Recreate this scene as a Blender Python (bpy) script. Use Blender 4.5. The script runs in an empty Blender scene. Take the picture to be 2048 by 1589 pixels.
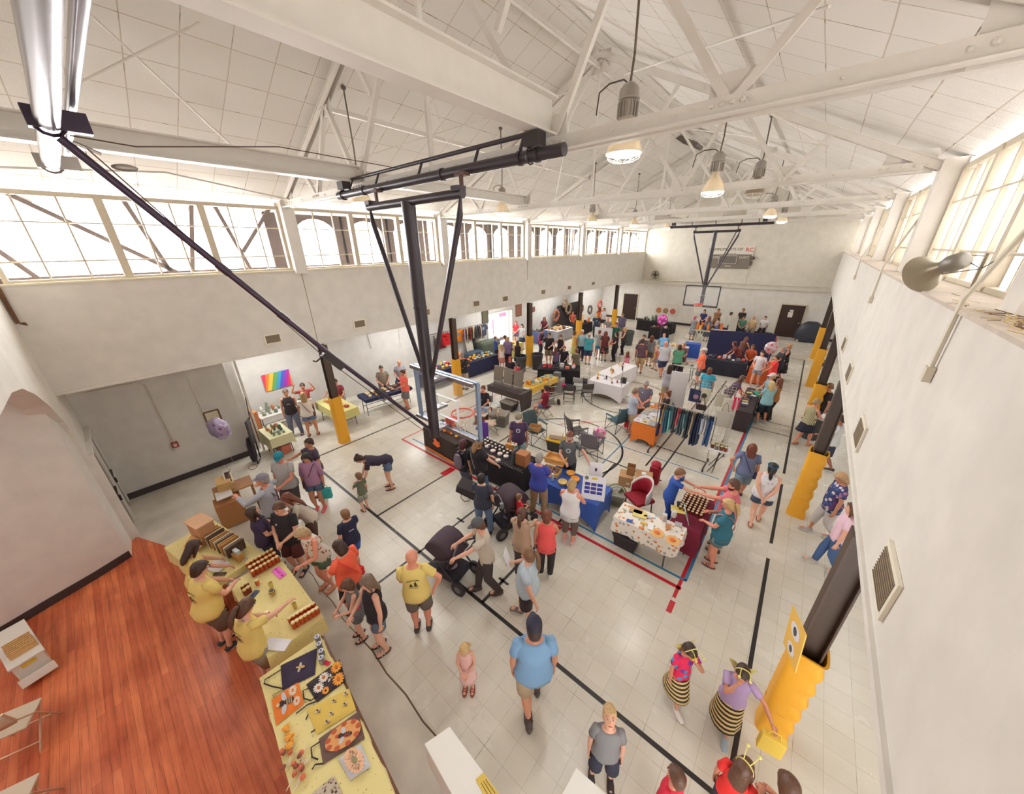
import bpy, math, random
from mathutils import Vector, Matrix
from math import sin, cos, pi, radians, sqrt, atan2, hypot
random.seed(7)
C = bpy.context.scene.collection
SC = bpy.context.scene
# ---------------- camera, world, light, exposure ----------------
RC = ((0.7702519653679111, 0.6375909633972564, -0.013772190857979103), (0.24205697195628, -0.3122637515818602, -0.9186401753545176), (-0.5900172304045256, 0.7042507164533719, -0.39485510631571225))
FOC, EYE = 695.09, 5.9
cam = bpy.data.cameras.new('camera'); camo = bpy.data.objects.new('camera', cam); C.objects.link(camo)
cam.sensor_fit = 'HORIZONTAL'; cam.sensor_width = 36; cam.lens = FOC * 36 / 2048; cam.clip_start = .05; cam.clip_end = 300
_m = Matrix((RC[0], [-v for v in RC[1]], [-v for v in RC[2]])).transposed().to_4x4()
camo.matrix_world = Matrix.Translation((0, 0, EYE)) @ _m
SC.camera = camo
SC.view_settings.view_transform = 'Standard'; SC.view_settings.look = 'None'; SC.view_settings.gamma = 1
SC.view_settings.use_curve_mapping = False
SC.view_settings.exposure = 0.42
SC.cycles.use_denoising = True
SC.cycles.max_bounces = 8; SC.cycles.diffuse_bounces = 5; SC.cycles.glossy_bounces = 3; SC.cycles.transmission_bounces = 6
SC.cycles.sample_clamp_indirect = 6
SC.cycles.caustics_reflective = False; SC.cycles.caustics_refractive = False
W = bpy.data.worlds.new('sky'); SC.world = W; W.use_nodes = True
W.node_tree.nodes['Background'].inputs[0].default_value = (1, 1, 1, 1)
W.node_tree.nodes['Background'].inputs[1].default_value = 5.0
def area(name, loc, rot, sx, sy, power, color=(1, 1, 1)):
 l = bpy.data.lights.new(name, 'AREA'); l.shape = 'RECTANGLE'; l.size = sx; l.size_y = sy; l.energy = power; l.color = color
 o = bpy.data.objects.new(name, l); C.objects.link(o); o.location = loc; o.rotation_euler = rot
 return o
YT = [4.13, 9.3, 14.5, 19.75, 25.0]           # truss and column lines
BAYS = [(-.75, 3.95), (4.3, 9.1), (9.5, 14.3), (14.7, 19.55), (19.95, 24.8), (25.2, 30.1)]
for a_, b_ in BAYS:                            # daylight entering through the clerestory windows on both sides
 area('window_daylight', (-12.5, (a_ + b_) / 2, 6.5), (0, radians(-80), 0), 1.8, b_ - a_, 640, (1, 1, 1))
 area('window_daylight', (2.3, (a_ + b_) / 2, 6.5), (0, radians(80), 0), 1.8, b_ - a_, 440, (1, 1, 1))
area('stage_fill_light', (-5.5, -3.6, 4.62), (radians(8), 0, 0), 8, 3, 140, (1, .99, .97))  # added fill that lifts the stage walls and boards, not a visible lamp
for y_ in (3, 9, 15, 21, 27):                   # fill lights without fittings, added to brighten the space under the galleries
 area('gallery_fill_light', (-12.8, y_, 3.2), (0, 0, 0), .5, 3, 80, (1, 1, 1))
 area('gallery_fill_light', (2.7, y_, 3.2), (0, 0, 0), .5, 3, 14, (1, 1, 1))
# ---------------- pixel helpers (photo pixel -> place in the hall) ----------------
def ray(px, py):
 a = ((px - 1024) / FOC, (py - 794.5) / FOC, 1.0)
 return [sum(RC[i][j] * a[i] for i in range(3)) for j in range(3)]
def FZ(px, py, z=0.0):
 d = ray(px, py); t = (z - EYE) / d[2]; return Vector((d[0] * t, d[1] * t, z))
def FX(px, py, x):
 d = ray(px, py); t = x / d[0]; return Vector((x, d[1] * t, EYE + d[2] * t))
def FY(px, py, y):
 d = ray(px, py); t = y / d[1]; return Vector((d[0] * t, y, EYE + d[2] * t))
# ---------------- materials ----------------
_mc = {}
def lin(c):
 c = [v / 255 for v in c]
 return tuple((v / 12.92 if v <= .04045 else ((v + .055) / 1.055) ** 2.4) for v in c) + (1,)
def mat(c, r=.7, metal=0, bump=0, alpha=1, emit=0, trans=0, spec=None, var=0, scale=20, coat=0):
 k = (tuple(c), r, metal, bump, alpha, emit, trans, spec, var, scale, coat)
 if k in _mc: return _mc[k]
 m = bpy.data.materials.new('paint_%d_%d_%d' % tuple(int(v) for v in c)); m.use_nodes = True
 nt = m.node_tree; b = nt.nodes['Principled BSDF']
 b.inputs['Base Color'].default_value = lin(c); b.inputs['Roughness'].default_value = r; b.inputs['Metallic'].default_value = metal
 if spec is not None: b.inputs['Specular IOR Level'].default_value = spec
 if alpha < 1: b.inputs['Alpha'].default_value = alpha
 if trans: b.inputs['Transmission Weight'].default_value = trans
 if coat: b.inputs['Coat Weight'].default_value = coat
 if emit: b.inputs['Emission Color'].default_value = lin(c); b.inputs['Emission Strength'].default_value = emit
 if var or bump:
  tc = nt.nodes.new('ShaderNodeTexCoord'); n = nt.nodes.new('ShaderNodeTexNoise'); n.inputs['Scale'].default_value = scale; n.inputs['Detail'].default_value = 4
  nt.links.new(tc.outputs['Object'], n.inputs['Vector'])
  if var:
   mx = nt.nodes.new('ShaderNodeMix'); mx.data_type = 'RGBA'
   d = [max(0, v * (1 - var)) for v in c]; h = [min(255, v * (1 + var * .6)) for v in c]
   mx.inputs[6].default_value = lin(d); mx.inputs[7].default_value = lin(h)
   nt.links.new(n.outputs['Fac'], mx.inputs[0]); nt.links.new(mx.outputs[2], b.inputs['Base Color'])
  if bump:
   bp = nt.nodes.new('ShaderNodeBump'); bp.inputs['Strength'].default_value = bump; bp.inputs['Distance'].default_value = .02
   nt.links.new(n.outputs['Fac'], bp.inputs['Height']); nt.links.new(bp.outputs['Normal'], b.inputs['Normal'])
 _mc[k] = m; return m
def newmat(name, r=.7):
 m = bpy.data.materials.new(name); m.use_nodes = True; b = m.node_tree.nodes['Principled BSDF']; b.inputs['Roughness'].default_value = r
 return m, m.node_tree, b
def N(nt, t, **kw):
 n = nt.nodes.new('ShaderNode' + t)
 for k, v in kw.items():
  if k.startswith('i_'):
   key = k[2:]; n.inputs[int(key) if key.isdigit() else key.replace('_', ' ')].default_value = v
  else: setattr(n, k, v)
 return n
def ramp(nt, stops):
 n = nt.nodes.new('ShaderNodeValToRGB'); e = n.color_ramp.elements
 while len(e) < len(stops): e.new(.5)
 for i, (p, c) in enumerate(stops): e[i].position = p; e[i].color = c if len(c) == 4 else lin(c)
 return n
def stripes(c1, c2, scale, axis='Z', r=.8, wav=0, duty=.5):
 k = ('st', tuple(c1), tuple(c2), scale, axis, r, wav, duty)
 if k in _mc: return _mc[k]
 m, nt, b = newmat('striped_cloth', r); tc = N(nt, 'TexCoord'); w = N(nt, 'TexWave', bands_direction=axis); w.inputs['Scale'].default_value = scale; w.inputs['Distortion'].default_value = wav
 nt.links.new(tc.outputs['Object'], w.inputs[0]); rp = ramp(nt, [(0, c1), (duty - .03, c1), (duty + .03, c2)])
 nt.links.new(w.outputs['Fac'], rp.inputs[0]); nt.links.new(rp.outputs[0], b.inputs['Base Color']); _mc[k] = m; return m
def spots(base, cols, scale=12, amount=.35, r=.8, rnd=1.0):
 k = ('sp', tuple(base), tuple(map(tuple, cols)), scale, amount, r, rnd)
 if k in _mc: return _mc[k]
 m, nt, b = newmat('patterned_cloth', r); tc = N(nt, 'TexCoord'); v = N(nt, 'TexVoronoi'); v.inputs['Scale'].default_value = scale; v.inputs['Randomness'].default_value = rnd
 nt.links.new(tc.outputs['Object'], v.inputs['Vector'])
 sep = N(nt, 'SeparateColor'); nt.links.new(v.outputs['Color'], sep.inputs[0])
 n = len(cols); cr = ramp(nt, [(i / n, cols[i]) for i in range(n)]); cr.color_ramp.interpolation = 'CONSTANT'; nt.links.new(sep.outputs[0], cr.inputs[0])
 lt = N(nt, 'Math', operation='LESS_THAN'); lt.inputs[1].default_value = amount; nt.links.new(v.outputs['Distance'], lt.inputs[0])
 mx = N(nt, 'Mix', data_type='RGBA'); mx.inputs[6].default_value = lin(base); nt.links.new(cr.outputs[0], mx.inputs[7]); nt.links.new(lt.outputs[0], mx.inputs[0]); nt.links.new(mx.outputs[2], b.inputs['Base Color'])
 _mc[k] = m; return m
# ---------------- mesh builder ----------------
class M:
 def __init__(s): s.v = []; s.f = []; s.mi = []; s.cur = 0
 def add(s, vs, fs):
  o = len(s.v); s.v += [tuple(p) for p in vs]; s.f += [tuple(i + o for i in f) for f in fs]; s.mi += [s.cur] * len(fs); return s
 def m(s, i): s.cur = i; return s
 def box(s, c, d, rot=None, taper=1):
  x, y, z = [v / 2 for v in d]; P = []
  for dz in (-1, 1):
   k = taper if dz > 0 else 1
   for dx, dy in ((-1, -1), (1, -1), (1, 1), (-1, 1)): P.append(Vector((dx * x * k, dy * y * k, dz * z)))
  if rot is not None:
   R = rot if isinstance(rot, Matrix) else (Matrix.Rotation(rot[2], 3, 'Z') @ Matrix.Rotation(rot[1], 3, 'Y') @ Matrix.Rotation(rot[0], 3, 'X'))
   P = [R @ p for p in P]
  P = [p + Vector(c) for p in P]
  return s.add(P, [(3, 2, 1, 0), (4, 5, 6, 7), (0, 1, 5, 4), (1, 2, 6, 5), (2, 3, 7, 6), (3, 0, 4, 7)])
 def ringloft(s, rings, cap=True, closed=False):
  n = len(rings[0]); o = []; fs = []
  for r in rings: o += list(r)
  k = len(rings)
  for i in range(k - 1 + (1 if closed else 0)):
   a = i * n; b = ((i + 1) % k) * n
   for j in range(n): fs.append((a + j, a + (j + 1) % n, b + (j + 1) % n, b + j))
  if cap and not closed: fs.append(tuple(range(n - 1, -1, -1))); fs.append(tuple(range((k - 1) * n, k * n)))
  return s.add(o, fs)
 def tube(s, path, r, n=8, cap=True, flat=1.0, closed=False):
  P = [Vector(p) for p in path]; k = len(P); R = r if isinstance(r, (list, tuple)) else [r] * k; rings = []; up = None
  for i in range(k):
   if closed: t = P[(i + 1) % k] - P[i - 1]
   else: t = (P[min(i + 1, k - 1)] - P[max(i - 1, 0)])
   if t.length < 1e-9: t = Vector((0, 0, 1))
   t.normalize()
   if up is None:
    up = Vector((0, 0, 1)) if abs(t.z) < .9 else Vector((0, 1, 0))
   x = up.cross(t)
   if x.length < 1e-4: x = Vector((1, 0, 0)).cross(t)
   x.normalize(); y = t.cross(x); up = y
   rings.append([P[i] + x * (cos(2 * pi * j / n) * R[i]) + y * (sin(2 * pi * j / n) * R[i] * flat) for j in range(n)])
  return s.ringloft(rings, cap, closed)
 def bar(s, a, b, w, h, up=(0, 0, 1)):
  a = Vector(a); b = Vector(b); t = (b - a); L = t.length; t.normalize(); u = Vector(up)
  x = t.cross(u)
  if x.length < 1e-4: x = t.cross(Vector((1, 0, 0)))
  x.normalize(); y = x.cross(t); Rm = Matrix((x, t, y)).transposed()
  return s.box((a + b) / 2, (w, L, h), Rm)
 def lathe(s, prof, c=(0, 0, 0), n=16, axis=None, cap=True):
  Rm = Vector((0, 0, 1)).rotation_difference(Vector(axis)).to_matrix() if axis is not None else None; rings = []
  for r, z in prof:
   ring = [Vector((cos(2 * pi * j / n) * r, sin(2 * pi * j / n) * r, z)) for j in range(n)]
   if Rm is not None: ring = [Rm @ p for p in ring]
   rings.append([p + Vector(c) for p in ring])
  return s.ringloft(rings, cap)
 def ell(s, c, r, n=12, k=7, rot=None):
  rings = []
  for i in range(k):
   a = -pi / 2 + pi * (i + .5) / k
   ring = [Vector((cos(2 * pi * j / n) * cos(a) * r[0], sin(2 * pi * j / n) * cos(a) * r[1], sin(a) * r[2])) for j in range(n)]
   if rot is not None: ring = [rot @ p for p in ring]
   rings.append([p + Vector(c) for p in ring])
  return s.ringloft(rings)
 def prism(s, pts, z0, z1, tf=None):
  n = len(pts); a = [Vector((p[0], p[1], z0)) for p in pts]; b = [Vector((p[0], p[1], z1)) for p in pts]
  P = a + b
  if tf is not None: P = [tf @ p for p in P]
  return s.add(P, [tuple(range(n - 1, -1, -1)), tuple(range(n, 2 * n))] + [(i, (i + 1) % n, n + (i + 1) % n, n + i) for i in range(n)])
 def grid(s, fn, nu, nv, closed_u=False):
  P = [fn(u / nu, v / nv) for v in range(nv + 1) for u in range(nu + (0 if closed_u else 1))]; w = nu + (0 if closed_u else 1); fs = []
  for v in range(nv):
   for u in range(nu):
    a = v * w + u; b = v * w + (u + 1) % w; fs.append((a, b, b + w, a + w))
  return s.add(P, fs)
 def build(s, name, mats, parent=None, smooth=None, bevel=0, solid=0, label=None):
  me = bpy.data.meshes.new(name); me.from_pydata(s.v, [], s.f)
  if not isinstance(mats, (list, tuple)): mats = [mats]
  for m_ in mats: me.materials.append(m_)
  if len(mats) > 1: me.polygons.foreach_set('material_index', s.mi)
  if smooth is not None:
   me.polygons.foreach_set('use_smooth', [True] * len(me.polygons))
   if smooth < 180: me.set_sharp_from_angle(angle=radians(smooth))
  me.update()
  o = bpy.data.objects.new(name, me); C.objects.link(o)
  if parent is not None: o.parent = parent
  if solid:
   md = o.modifiers.new('thickness', 'SOLIDIFY'); md.thickness = solid; md.offset = 0
  if bevel:
   md = o.modifiers.new('bevel', 'BEVEL'); md.width = bevel; md.segments = 2; md.limit_method = 'ANGLE'
  if label: o['label'] = label
  return o
def thing(name, label, cat, loc=(0, 0, 0), rz=0, group=None, rot=None):
 o = bpy.data.objects.new(name, None); C.objects.link(o); o.empty_display_size = .1
 o.location = loc; o.rotation_euler = rot if rot else (0, 0, rz); o['label'] = label; o['category'] = cat
 if group: o['group'] = group
 return o
def tag(o, label, cat, group=None, loc=None, rz=None, rot=None):
 o['label'] = label; o['category'] = cat
 if group: o['group'] = group
 if loc is not None: o.location = loc
 if rz is not None: o.rotation_euler = (0, 0, rz)
 if rot is not None: o.rotation_euler = rot
 return o
def struct(o): o['kind'] = 'structure'; return o
def dup(root, loc, rz=None, label=None, group=None):
 r = root.copy(); C.objects.link(r); r.location = loc
 if rz is not None: r.rotation_euler = (0, 0, rz)
 if label: r['label'] = label
 if group: r['group'] = group
 for ch in list(root.children):
  c = ch.copy(); C.objects.link(c); c.parent = r
  for g in ch.children:
   d = g.copy(); C.objects.link(d); d.parent = c
 return r
_tc = {}
def text(s, size, parent, loc, rot, m, name='lettering', depth=.002, align='CENTER'):
 k = (s, round(size, 4), m.name, depth, align)
 if k not in _tc:
  cu = bpy.data.curves.new(name, 'FONT'); cu.body = s; cu.size = size; cu.extrude = depth; cu.align_x = align; cu.align_y = 'CENTER'; cu.resolution_u = 3
  t = bpy.data.objects.new(name, cu); C.objects.link(t); ev = t.evaluated_get(bpy.context.evaluated_depsgraph_get()); me = bpy.data.meshes.new_from_object(ev); me.materials.clear(); me.materials.append(m)
  bpy.data.objects.remove(t); bpy.data.curves.remove(cu); _tc[k] = me
 o = bpy.data.objects.new(name, _tc[k]); C.objects.link(o); o.parent = parent; o.location = loc; o.rotation_euler = rot; return o
# ---------------- the hall ----------------
cream = (222, 217, 209)
def wallmat(name, c, r=.6, scale=3, amt=.025, bump=.02):
 m, nt, b = newmat(name, r); tc = N(nt, 'TexCoord'); n = N(nt, 'TexNoise'); n.inputs['Scale'].default_value = scale; n.inputs['Detail'].default_value = 6
 nt.links.new(tc.outputs['Object'], n.inputs['Vector']); rp = ramp(nt, [(.3, [v * (1 - amt) for v in c]), (.7, [min(255, v * (1 + amt)) for v in c])]); nt.links.new(n.outputs['Fac'], rp.inputs[0]); nt.links.new(rp.outputs[0], b.inputs['Base Color'])
 n2 = N(nt, 'TexNoise'); n2.inputs['Scale'].default_value = 60; nt.links.new(tc.outputs['Object'], n2.inputs['Vector'])
 bp = N(nt, 'Bump'); bp.inputs['Strength'].default_value = bump; bp.inputs['Distance'].default_value = .01; nt.links.new(n2.outputs['Fac'], bp.inputs['Height']); nt.links.new(bp.outputs[0], b.inputs['Normal']); return m
m_cream = wallmat('cream_painted_wall', cream); m_white = wallmat('white_painted_wall', (224, 220, 214)); m_rear = wallmat('rear_wall_paint', (214, 208, 195))
m_steel = mat((228, 223, 215), .45, var=.04, scale=6); m_brown = mat((84, 68, 58), .5, var=.08); m_dark = mat((52, 44, 44), .45); m_blackpaint = mat((38, 34, 38), .4)
m_base = mat((62, 54, 54), .5)
def floor_mat():
 m, nt, b = newmat('vinyl_tile_floor', .22); tc = N(nt, 'TexCoord')
 br = N(nt, 'TexBrick'); br.offset = 0; br.inputs['Scale'].default_value = 1; br.inputs['Brick Width'].default_value = .305; br.inputs['Row Height'].default_value = .305
 br.inputs['Mortar Size'].default_value = .0028; br.inputs['Mortar Smooth'].default_value = .2
 br.inputs['Color1'].default_value = lin((221, 216, 204)); br.inputs['Color2'].default_value = lin((214, 209, 197)); br.inputs['Mortar'].default_value = lin((192, 184, 168))
 nt.links.new(tc.outputs['Object'], br.inputs['Vector'])
 n = N(nt, 'TexNoise'); n.inputs['Scale'].default_value = 1.1; n.inputs['Detail'].default_value = 7; n.inputs['Roughness'].default_value = .65; nt.links.new(tc.outputs['Object'], n.inputs['Vector'])
 rp = ramp(nt, [(.3, (247, 244, 238)), (.62, (255, 255, 255))]); nt.links.new(n.outputs['Fac'], rp.inputs[0])
 mx = N(nt, 'Mix', data_type='RGBA', blend_type='MULTIPLY'); mx.inputs[0].default_value = 1; nt.links.new(br.outputs['Color'], mx.inputs[6]); nt.links.new(rp.outputs[0], mx.inputs[7])
 n3 = N(nt, 'TexNoise'); n3.inputs['Scale'].default_value = 2.3; nt.links.new(tc.outputs['Object'], n3.inputs['Vector'])
 r3 = ramp(nt, [(.55, (0, 0, 0, 1)), (.68, (1, 1, 1, 1))]); nt.links.new(n3.outputs['Fac'], r3.inputs[0])
 mm = N(nt, 'Math', operation='MULTIPLY'); nt.links.new(br.outputs['Fac'], mm.inputs[0]); nt.links.new(r3.outputs[0], mm.inputs[1])
 mx2 = N(nt, 'Mix', data_type='RGBA'); nt.links.new(mm.outputs[0], mx2.inputs[0]); nt.links.new(mx.outputs[2], mx2.inputs[6]); mx2.inputs[7].default_value = lin((120, 106, 84)); nt.links.new(mx2.outputs[2], b.inputs['Base Color'])
 r2 = ramp(nt, [(.3, (.2, .2, .2, 1)), (.7, (.3, .3, .3, 1))]); nt.links.new(n.outputs['Fac'], r2.inputs[0]); nt.links.new(r2.outputs[0], b.inputs['Roughness'])
 bp = N(nt, 'Bump'); bp.inputs['Strength'].default_value = .12; bp.inputs['Distance'].default_value = .01; n4 = N(nt, 'TexNoise'); n4.inputs['Scale'].default_value = 5; nt.links.new(tc.outputs['Object'], n4.inputs['Vector']); nt.links.new(n4.outputs['Fac'], bp.inputs['Height']); nt.links.new(bp.outputs[0], b.inputs['Normal'])
 return m
m_floor = floor_mat()
m_conc = wallmat('sealed_concrete', (206, 198, 184), .3, 2, .06)
def linepaint(c):
 m, nt, b = newmat('court_line_paint', .35); tc = N(nt, 'TexCoord'); n = N(nt, 'TexNoise'); n.inputs['Scale'].default_value = 9; n.inputs['Detail'].default_value = 8
 nt.links.new(tc.outputs['Object'], n.inputs['Vector']); rp = ramp(nt, [(.0, c), (.66, c), (.74, (170, 160, 142))]); nt.links.new(n.outputs['Fac'], rp.inputs[0]); nt.links.new(rp.outputs[0], b.inputs['Base Color']); return m
fl = M(); fl.box((-5, 15.7, -.05), (19, 29, .1)); fl.m(1).box((-5, .35, -.05), (19, 1.7, .1)).box((-11.9, -.75, -.05), (5.4, .5, .1))
LH = .0012
def hline(mi, a, b, w):
 a = Vector(a + (0,)); b = Vector(b + (0,)); t = (b - a).normalized(); nrm = Vector((-t.y, t.x, 0)) * w / 2; k = LH + .0001 * mi
 fl.m(mi).add([p + Vector((0, 0, k)) for p in (a - nrm, b - nrm, b + nrm, a + nrm)], [(0, 1, 2, 3)])
BK, RD, BL = 2, 3, 4
for a, b, w in [((-10.6, 2.92), (.69, 2.92), .065), ((-10.6, 2.92), (-10.6, 24.3), .06), ((.66, 3), (.66, 3.9), .06), ((.66, 4.6), (.64, 7.3), .06), ((.64, 7.8), (.64, 10.4), .06), ((.64, 11), (.62, 24.3), .06),
    ((-6.75, 2.92), (-6.75, 8.55), .05), ((-5.06, 1.94), (-5.06, 8.55), .05), ((-3.23, 2.92), (-3.23, 8.55), .06), ((-6.8, 7.85), (-4.9, 7.85), .05), ((-5.2, 8.56), (-1.9, 8.56), .05),
    ((-2.49, 9), (-2.49, 18.2), .05), ((-2.06, 7.9), (-2.06, 18.2), .05), ((-10.6, 13.6), (.62, 13.6), .05), ((-.1, 14.45), (.62, 14.45), .04), ((-1, 18.3), (.62, 18.3), .04), ((-10.6, 24.3), (.62, 24.3), .06), ((-6.75, 18.5), (-6.75, 24.3), .05), ((-8.6, 9.3), (-6.6, 13.6), .05), ((-10.6, 16.5), (-3.5, 16.5), .04), ((-1, 20.8), (.62, 20.8), .04)]: hline(BK, a, b, w)
for a, b, w in [((-9.45, 5.46), (-.53, 5.46), .075), ((-9.45, 5.46), (-9.45, 21.5), .05), ((-.58, 5.2), (-.58, 21.5), .06), ((-.57, 4.85), (-.57, 5.12), .09), ((-6.25, 12.9), (-4.6, 12.9), .05), ((-3.25, 7.15), (-2.9, 7.15), .05), ((-5.9, 9.6), (-3.4, 12.2), .035)]: hline(RD, a, b, w)
for a, b, w in [((-9.2, 5.7), (-.5, 5.7), .055), ((-.52, 5.7), (-.52, 21.5), .06), ((-3.53, 7.9), (-3.53, 13.2), .04), ((-9, 9.6), (-.7, 9.6), .035)]: hline(BL, a, b, w)
for x, y in ((-6.8, 5.2), (-3.18, 5.2)):
 fl.m(RD).add([(x - .12, y - .2, .0021), (x + .1, y - .2, .0021), (x + .1, y + .2, .0021), (x - .12, y + .2, .0021)], [(0, 1, 2, 3)])
for x, s in ((-5.06, -1), (-3.23, 1)):
 for y in (3.5, 4.1, 4.7, 5.3, 5.9, 6.5): hline(BK, (x - s * .1, y), (x + s * .14, y), .05)
for cx, cy, rr, a0, a1 in ((-5, 8.56, 1.83, -40, 220), (-5, 13.6, 1.83, 0, 360)):
 pts = [(cx + rr * cos(radians(a)), cy + rr * sin(radians(a))) for a in range(a0, a1 + 1, 5)]
 for p, q in zip(pts, pts[1:]): hline(BK, p, q, .06)
crk = [(-9.4 + i * .45, 1.2 + .012 * ((i * 7) % 5 - 2)) for i in range(23)]
for p, q in zip(crk, crk[1:]): hline(5, p, q, .012 if p[0] < -4.6 else .022)
struct(fl.build('floor', [m_floor, m_conc, linepaint((40, 36, 36)), linepaint((196, 30, 44)), linepaint((66, 130, 170)), mat((96, 78, 58), .7)]))
def wood_floor():
 m, nt, b = newmat('varnished_stage_boards', .3); tc = N(nt, 'TexCoord')
 br = N(nt, 'TexBrick'); br.offset = .37; br.inputs['Scale'].default_value = 1; br.inputs['Brick Width'].default_value = 2.6; br.inputs['Row Height'].default_value = .083; br.inputs['Mortar Size'].default_value = .0013
 br.inputs['Color1'].default_value = lin((240, 146, 98)); br.inputs['Color2'].default_value = lin((214, 116, 78)); br.inputs['Mortar'].default_value = lin((110, 56, 38)); nt.links.new(tc.outputs['Object'], br.inputs['Vector'])
 mp = N(nt, 'Mapping'); mp.inputs['Scale'].default_value = (1.2, 16, 1); nt.links.new(tc.outputs['Object'], mp.inputs[0]); n = N(nt, 'TexNoise'); n.inputs['Scale'].default_value = 1.4; n.inputs['Detail'].default_value = 9; n.inputs['Distortion'].default_value = .6; nt.links.new(mp.outputs[0], n.inputs['Vector'])
 rp = ramp(nt, [(.25, (185, 160, 150)), (.5, (240, 222, 215)), (.75, (255, 255, 250))]); nt.links.new(n.outputs['Fac'], rp.inputs[0])
 mx = N(nt, 'Mix', data_type='RGBA', blend_type='MULTIPLY'); mx.inputs[0].default_value = .75; nt.links.new(br.outputs['Color'], mx.inputs[6]); nt.links.new(rp.outputs[0], mx.inputs[7])
 n5 = N(nt, 'TexNoise'); n5.inputs['Scale'].default_value = 1.6; n5.inputs['Detail'].default_value = 5; nt.links.new(tc.outputs['Object'], n5.inputs['Vector']); r5 = ramp(nt, [(.35, (205, 170, 158)), (.6, (255, 255, 255))]); nt.links.new(n5.outputs['Fac'], r5.inputs[0])
 mx2 = N(nt, 'Mix', data_type='RGBA', blend_type='MULTIPLY'); mx2.inputs[0].default_value = .6; nt.links.new(mx.outputs[2], mx2.inputs[6]); nt.links.new(r5.outputs[0], mx2.inputs[7]); nt.links.new(mx2.outputs[2], b.inputs['Base Color'])
 return m
stg = M(); pts = [(-10.6, -.95), (-9.6, -.52), (-8.6, -.22), (-7.2, .1), (-5.6, .36), (-4, .52), (-2.4, .58), (-1.6, .3), (1, .2), (1, -8), (-10.6, -8)]
stg.prism(pts, -.1, .012)
struct(stg.build('floor', wood_floor()))
LX, RX, ZB, ZS, ZT = -11.05, .92, 3.32, 5.4, 6.95
w = M(); w.box((LX - .2, 14.65, (ZB + ZS) / 2), (.4, 31.1, ZS - ZB)); struct(w.build('wall_left', m_cream))
w = M(); w.box((RX + .22, 12.6, (ZB + ZS) / 2), (.44, 35.2, ZS - ZB)); struct(w.build('wall_right', m_cream))
w = M(); w.box((LX - .02, 14.65, ZS + .01), (.1, 31.1, .035)); struct(w.build('trim_1', mat((230, 222, 196), .6)))
w = M(); w.box((LX + .01, 14.65, ZB + .03), (.05, 31.1, .06)).box((LX - 1.7, 14.65, ZB + .06), (3.3, 31.1, .1)); struct(w.build('trim_2', m_cream))
w = M(); w.box((RX - .008, 14.6, ZB + .03), (.04, 31.1, .06)).box((RX + 1.8, 14.6, ZB + .06), (3.4, 31.1, .1)); struct(w.build('trim_3', m_cream))
w = M(); w.box((RX + .23, 12.6, ZS + .01), (.52, 35.2, .03)); struct(w.build('trim_4', mat((205, 192, 178), .8, var=.12, scale=8, bump=.3)))
for y, zz in ((4.15, ZB), (14.5, 4.4)):
 w = M(); w.box((LX + .004, y, (zz + ZS) / 2), (.012, .012, ZS - zz)); struct(w.build('trim_5', mat((150, 138, 116), .8)))
DX0, DX1 = 15.05, 17.3    # bright entrance opening in the left outer wall
w = M(); w.box((-12.55, .55, ZB / 2), (.3, 2.9, ZB)); w.box((-13.6, 2.1, ZB / 2), (2.0, .3, ZB))
for a, b, z0 in ((-.9, DX0, 0), (DX1, 30.4, 0), (DX0, DX1, 2.3)): w.box((-14.55, (a + b) / 2, (z0 + ZB) / 2), (.3, b - a, ZB - z0))
struct(w.build('wall_left', wallmat('gallery_wall_paint', (206, 203, 197))))
w = M(); w.box((4.55, 14.6, ZB / 2), (.3, 31.4, ZB)); struct(w.build('wall_right', m_white))
w = M(); w.box((-12.38, .55, .08), (.03, 2.9, .17)); struct(w.build('baseboard_left', m_base))
w = M(); w.box((-12.38 + .012, 2.27, 1.6), (.05, .05, 3.2)); struct(w.build('trim_6', m_cream))
bw = M(); bw.box((-5, 30.45, 1.6), (20, .5, 3.3)); struct(bw.build('wall_back', m_white))
bw = M(); bw.prism([(-11.4, 3.25), (1.4, 3.25), (1.4, 7.05), (-5, 10.1), (-11.4, 7.05)], 0, .4, Matrix.Translation((0, 30.6, 0)) @ Matrix.Rotation(pi / 2, 4, 'X')); struct(bw.build('wall_back', m_rear))
w = M(); w.box((-5, 30.14, 3.18), (12.2, .1, .3)).box((-5, 30.1, 3.34), (12.2, .16, .03)); struct(w.build('trim_7', m_rear))
w = M(); w.box((-5, 30.18, .08), (19, .03, .17)); struct(w.build('baseboard_back', m_base))
arch = [(-12.7, -.02), (-10.33, -.02), (-10.33, 2.64), (-10.1, 3.05), (-9.48, 3.56), (-8.8, 3.94), (-8.1, 4.2), (-7.3, 4.34), (-5.1, 4.42), (-2.8, 4.34), (-1.8, 4.1), (-.9, 3.7), (-.2, 3.1), (.1, 2.6), (.1, -.02), (1.6, -.02), (1.6, 7.05), (-5, 10.1), (-11.4, 7.05), (-11.4, 5.4), (-12.7, 5.4)]
w = M(); tf = Matrix.Translation((0, -.9, 0)) @ Matrix.Rotation(pi / 2, 4, 'X')
w.prism(arch, 0, .28, tf)
ow = w.build('wall_front', m_cream); struct(ow)
_me = ow.data; import bmesh
_b = bmesh.new(); _b.from_mesh(_me); bmesh.ops.triangulate(_b, faces=[f for f in _b.faces if len(f.verts) > 4]); _b.to_mesh(_me); _b.free()
cv = M(); path = [(-10.33, -1.1), (-9.9, -1.25), (-9.6, -1.55), (-9.35, -2.0), (-9.15, -2.5), (-8.95, -3.1), (-8.7, -4), (-8.3, -5.2), (-7.6, -6.4), (-6, -7.2), (-3, -7.5), (1.2, -7.5), (1.2, -1)]
path = [(-10.33, -.95), (-9.72, -1.0), (-9.5, -1.5), (-9.3, -2.1)] + path[4:]
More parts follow.
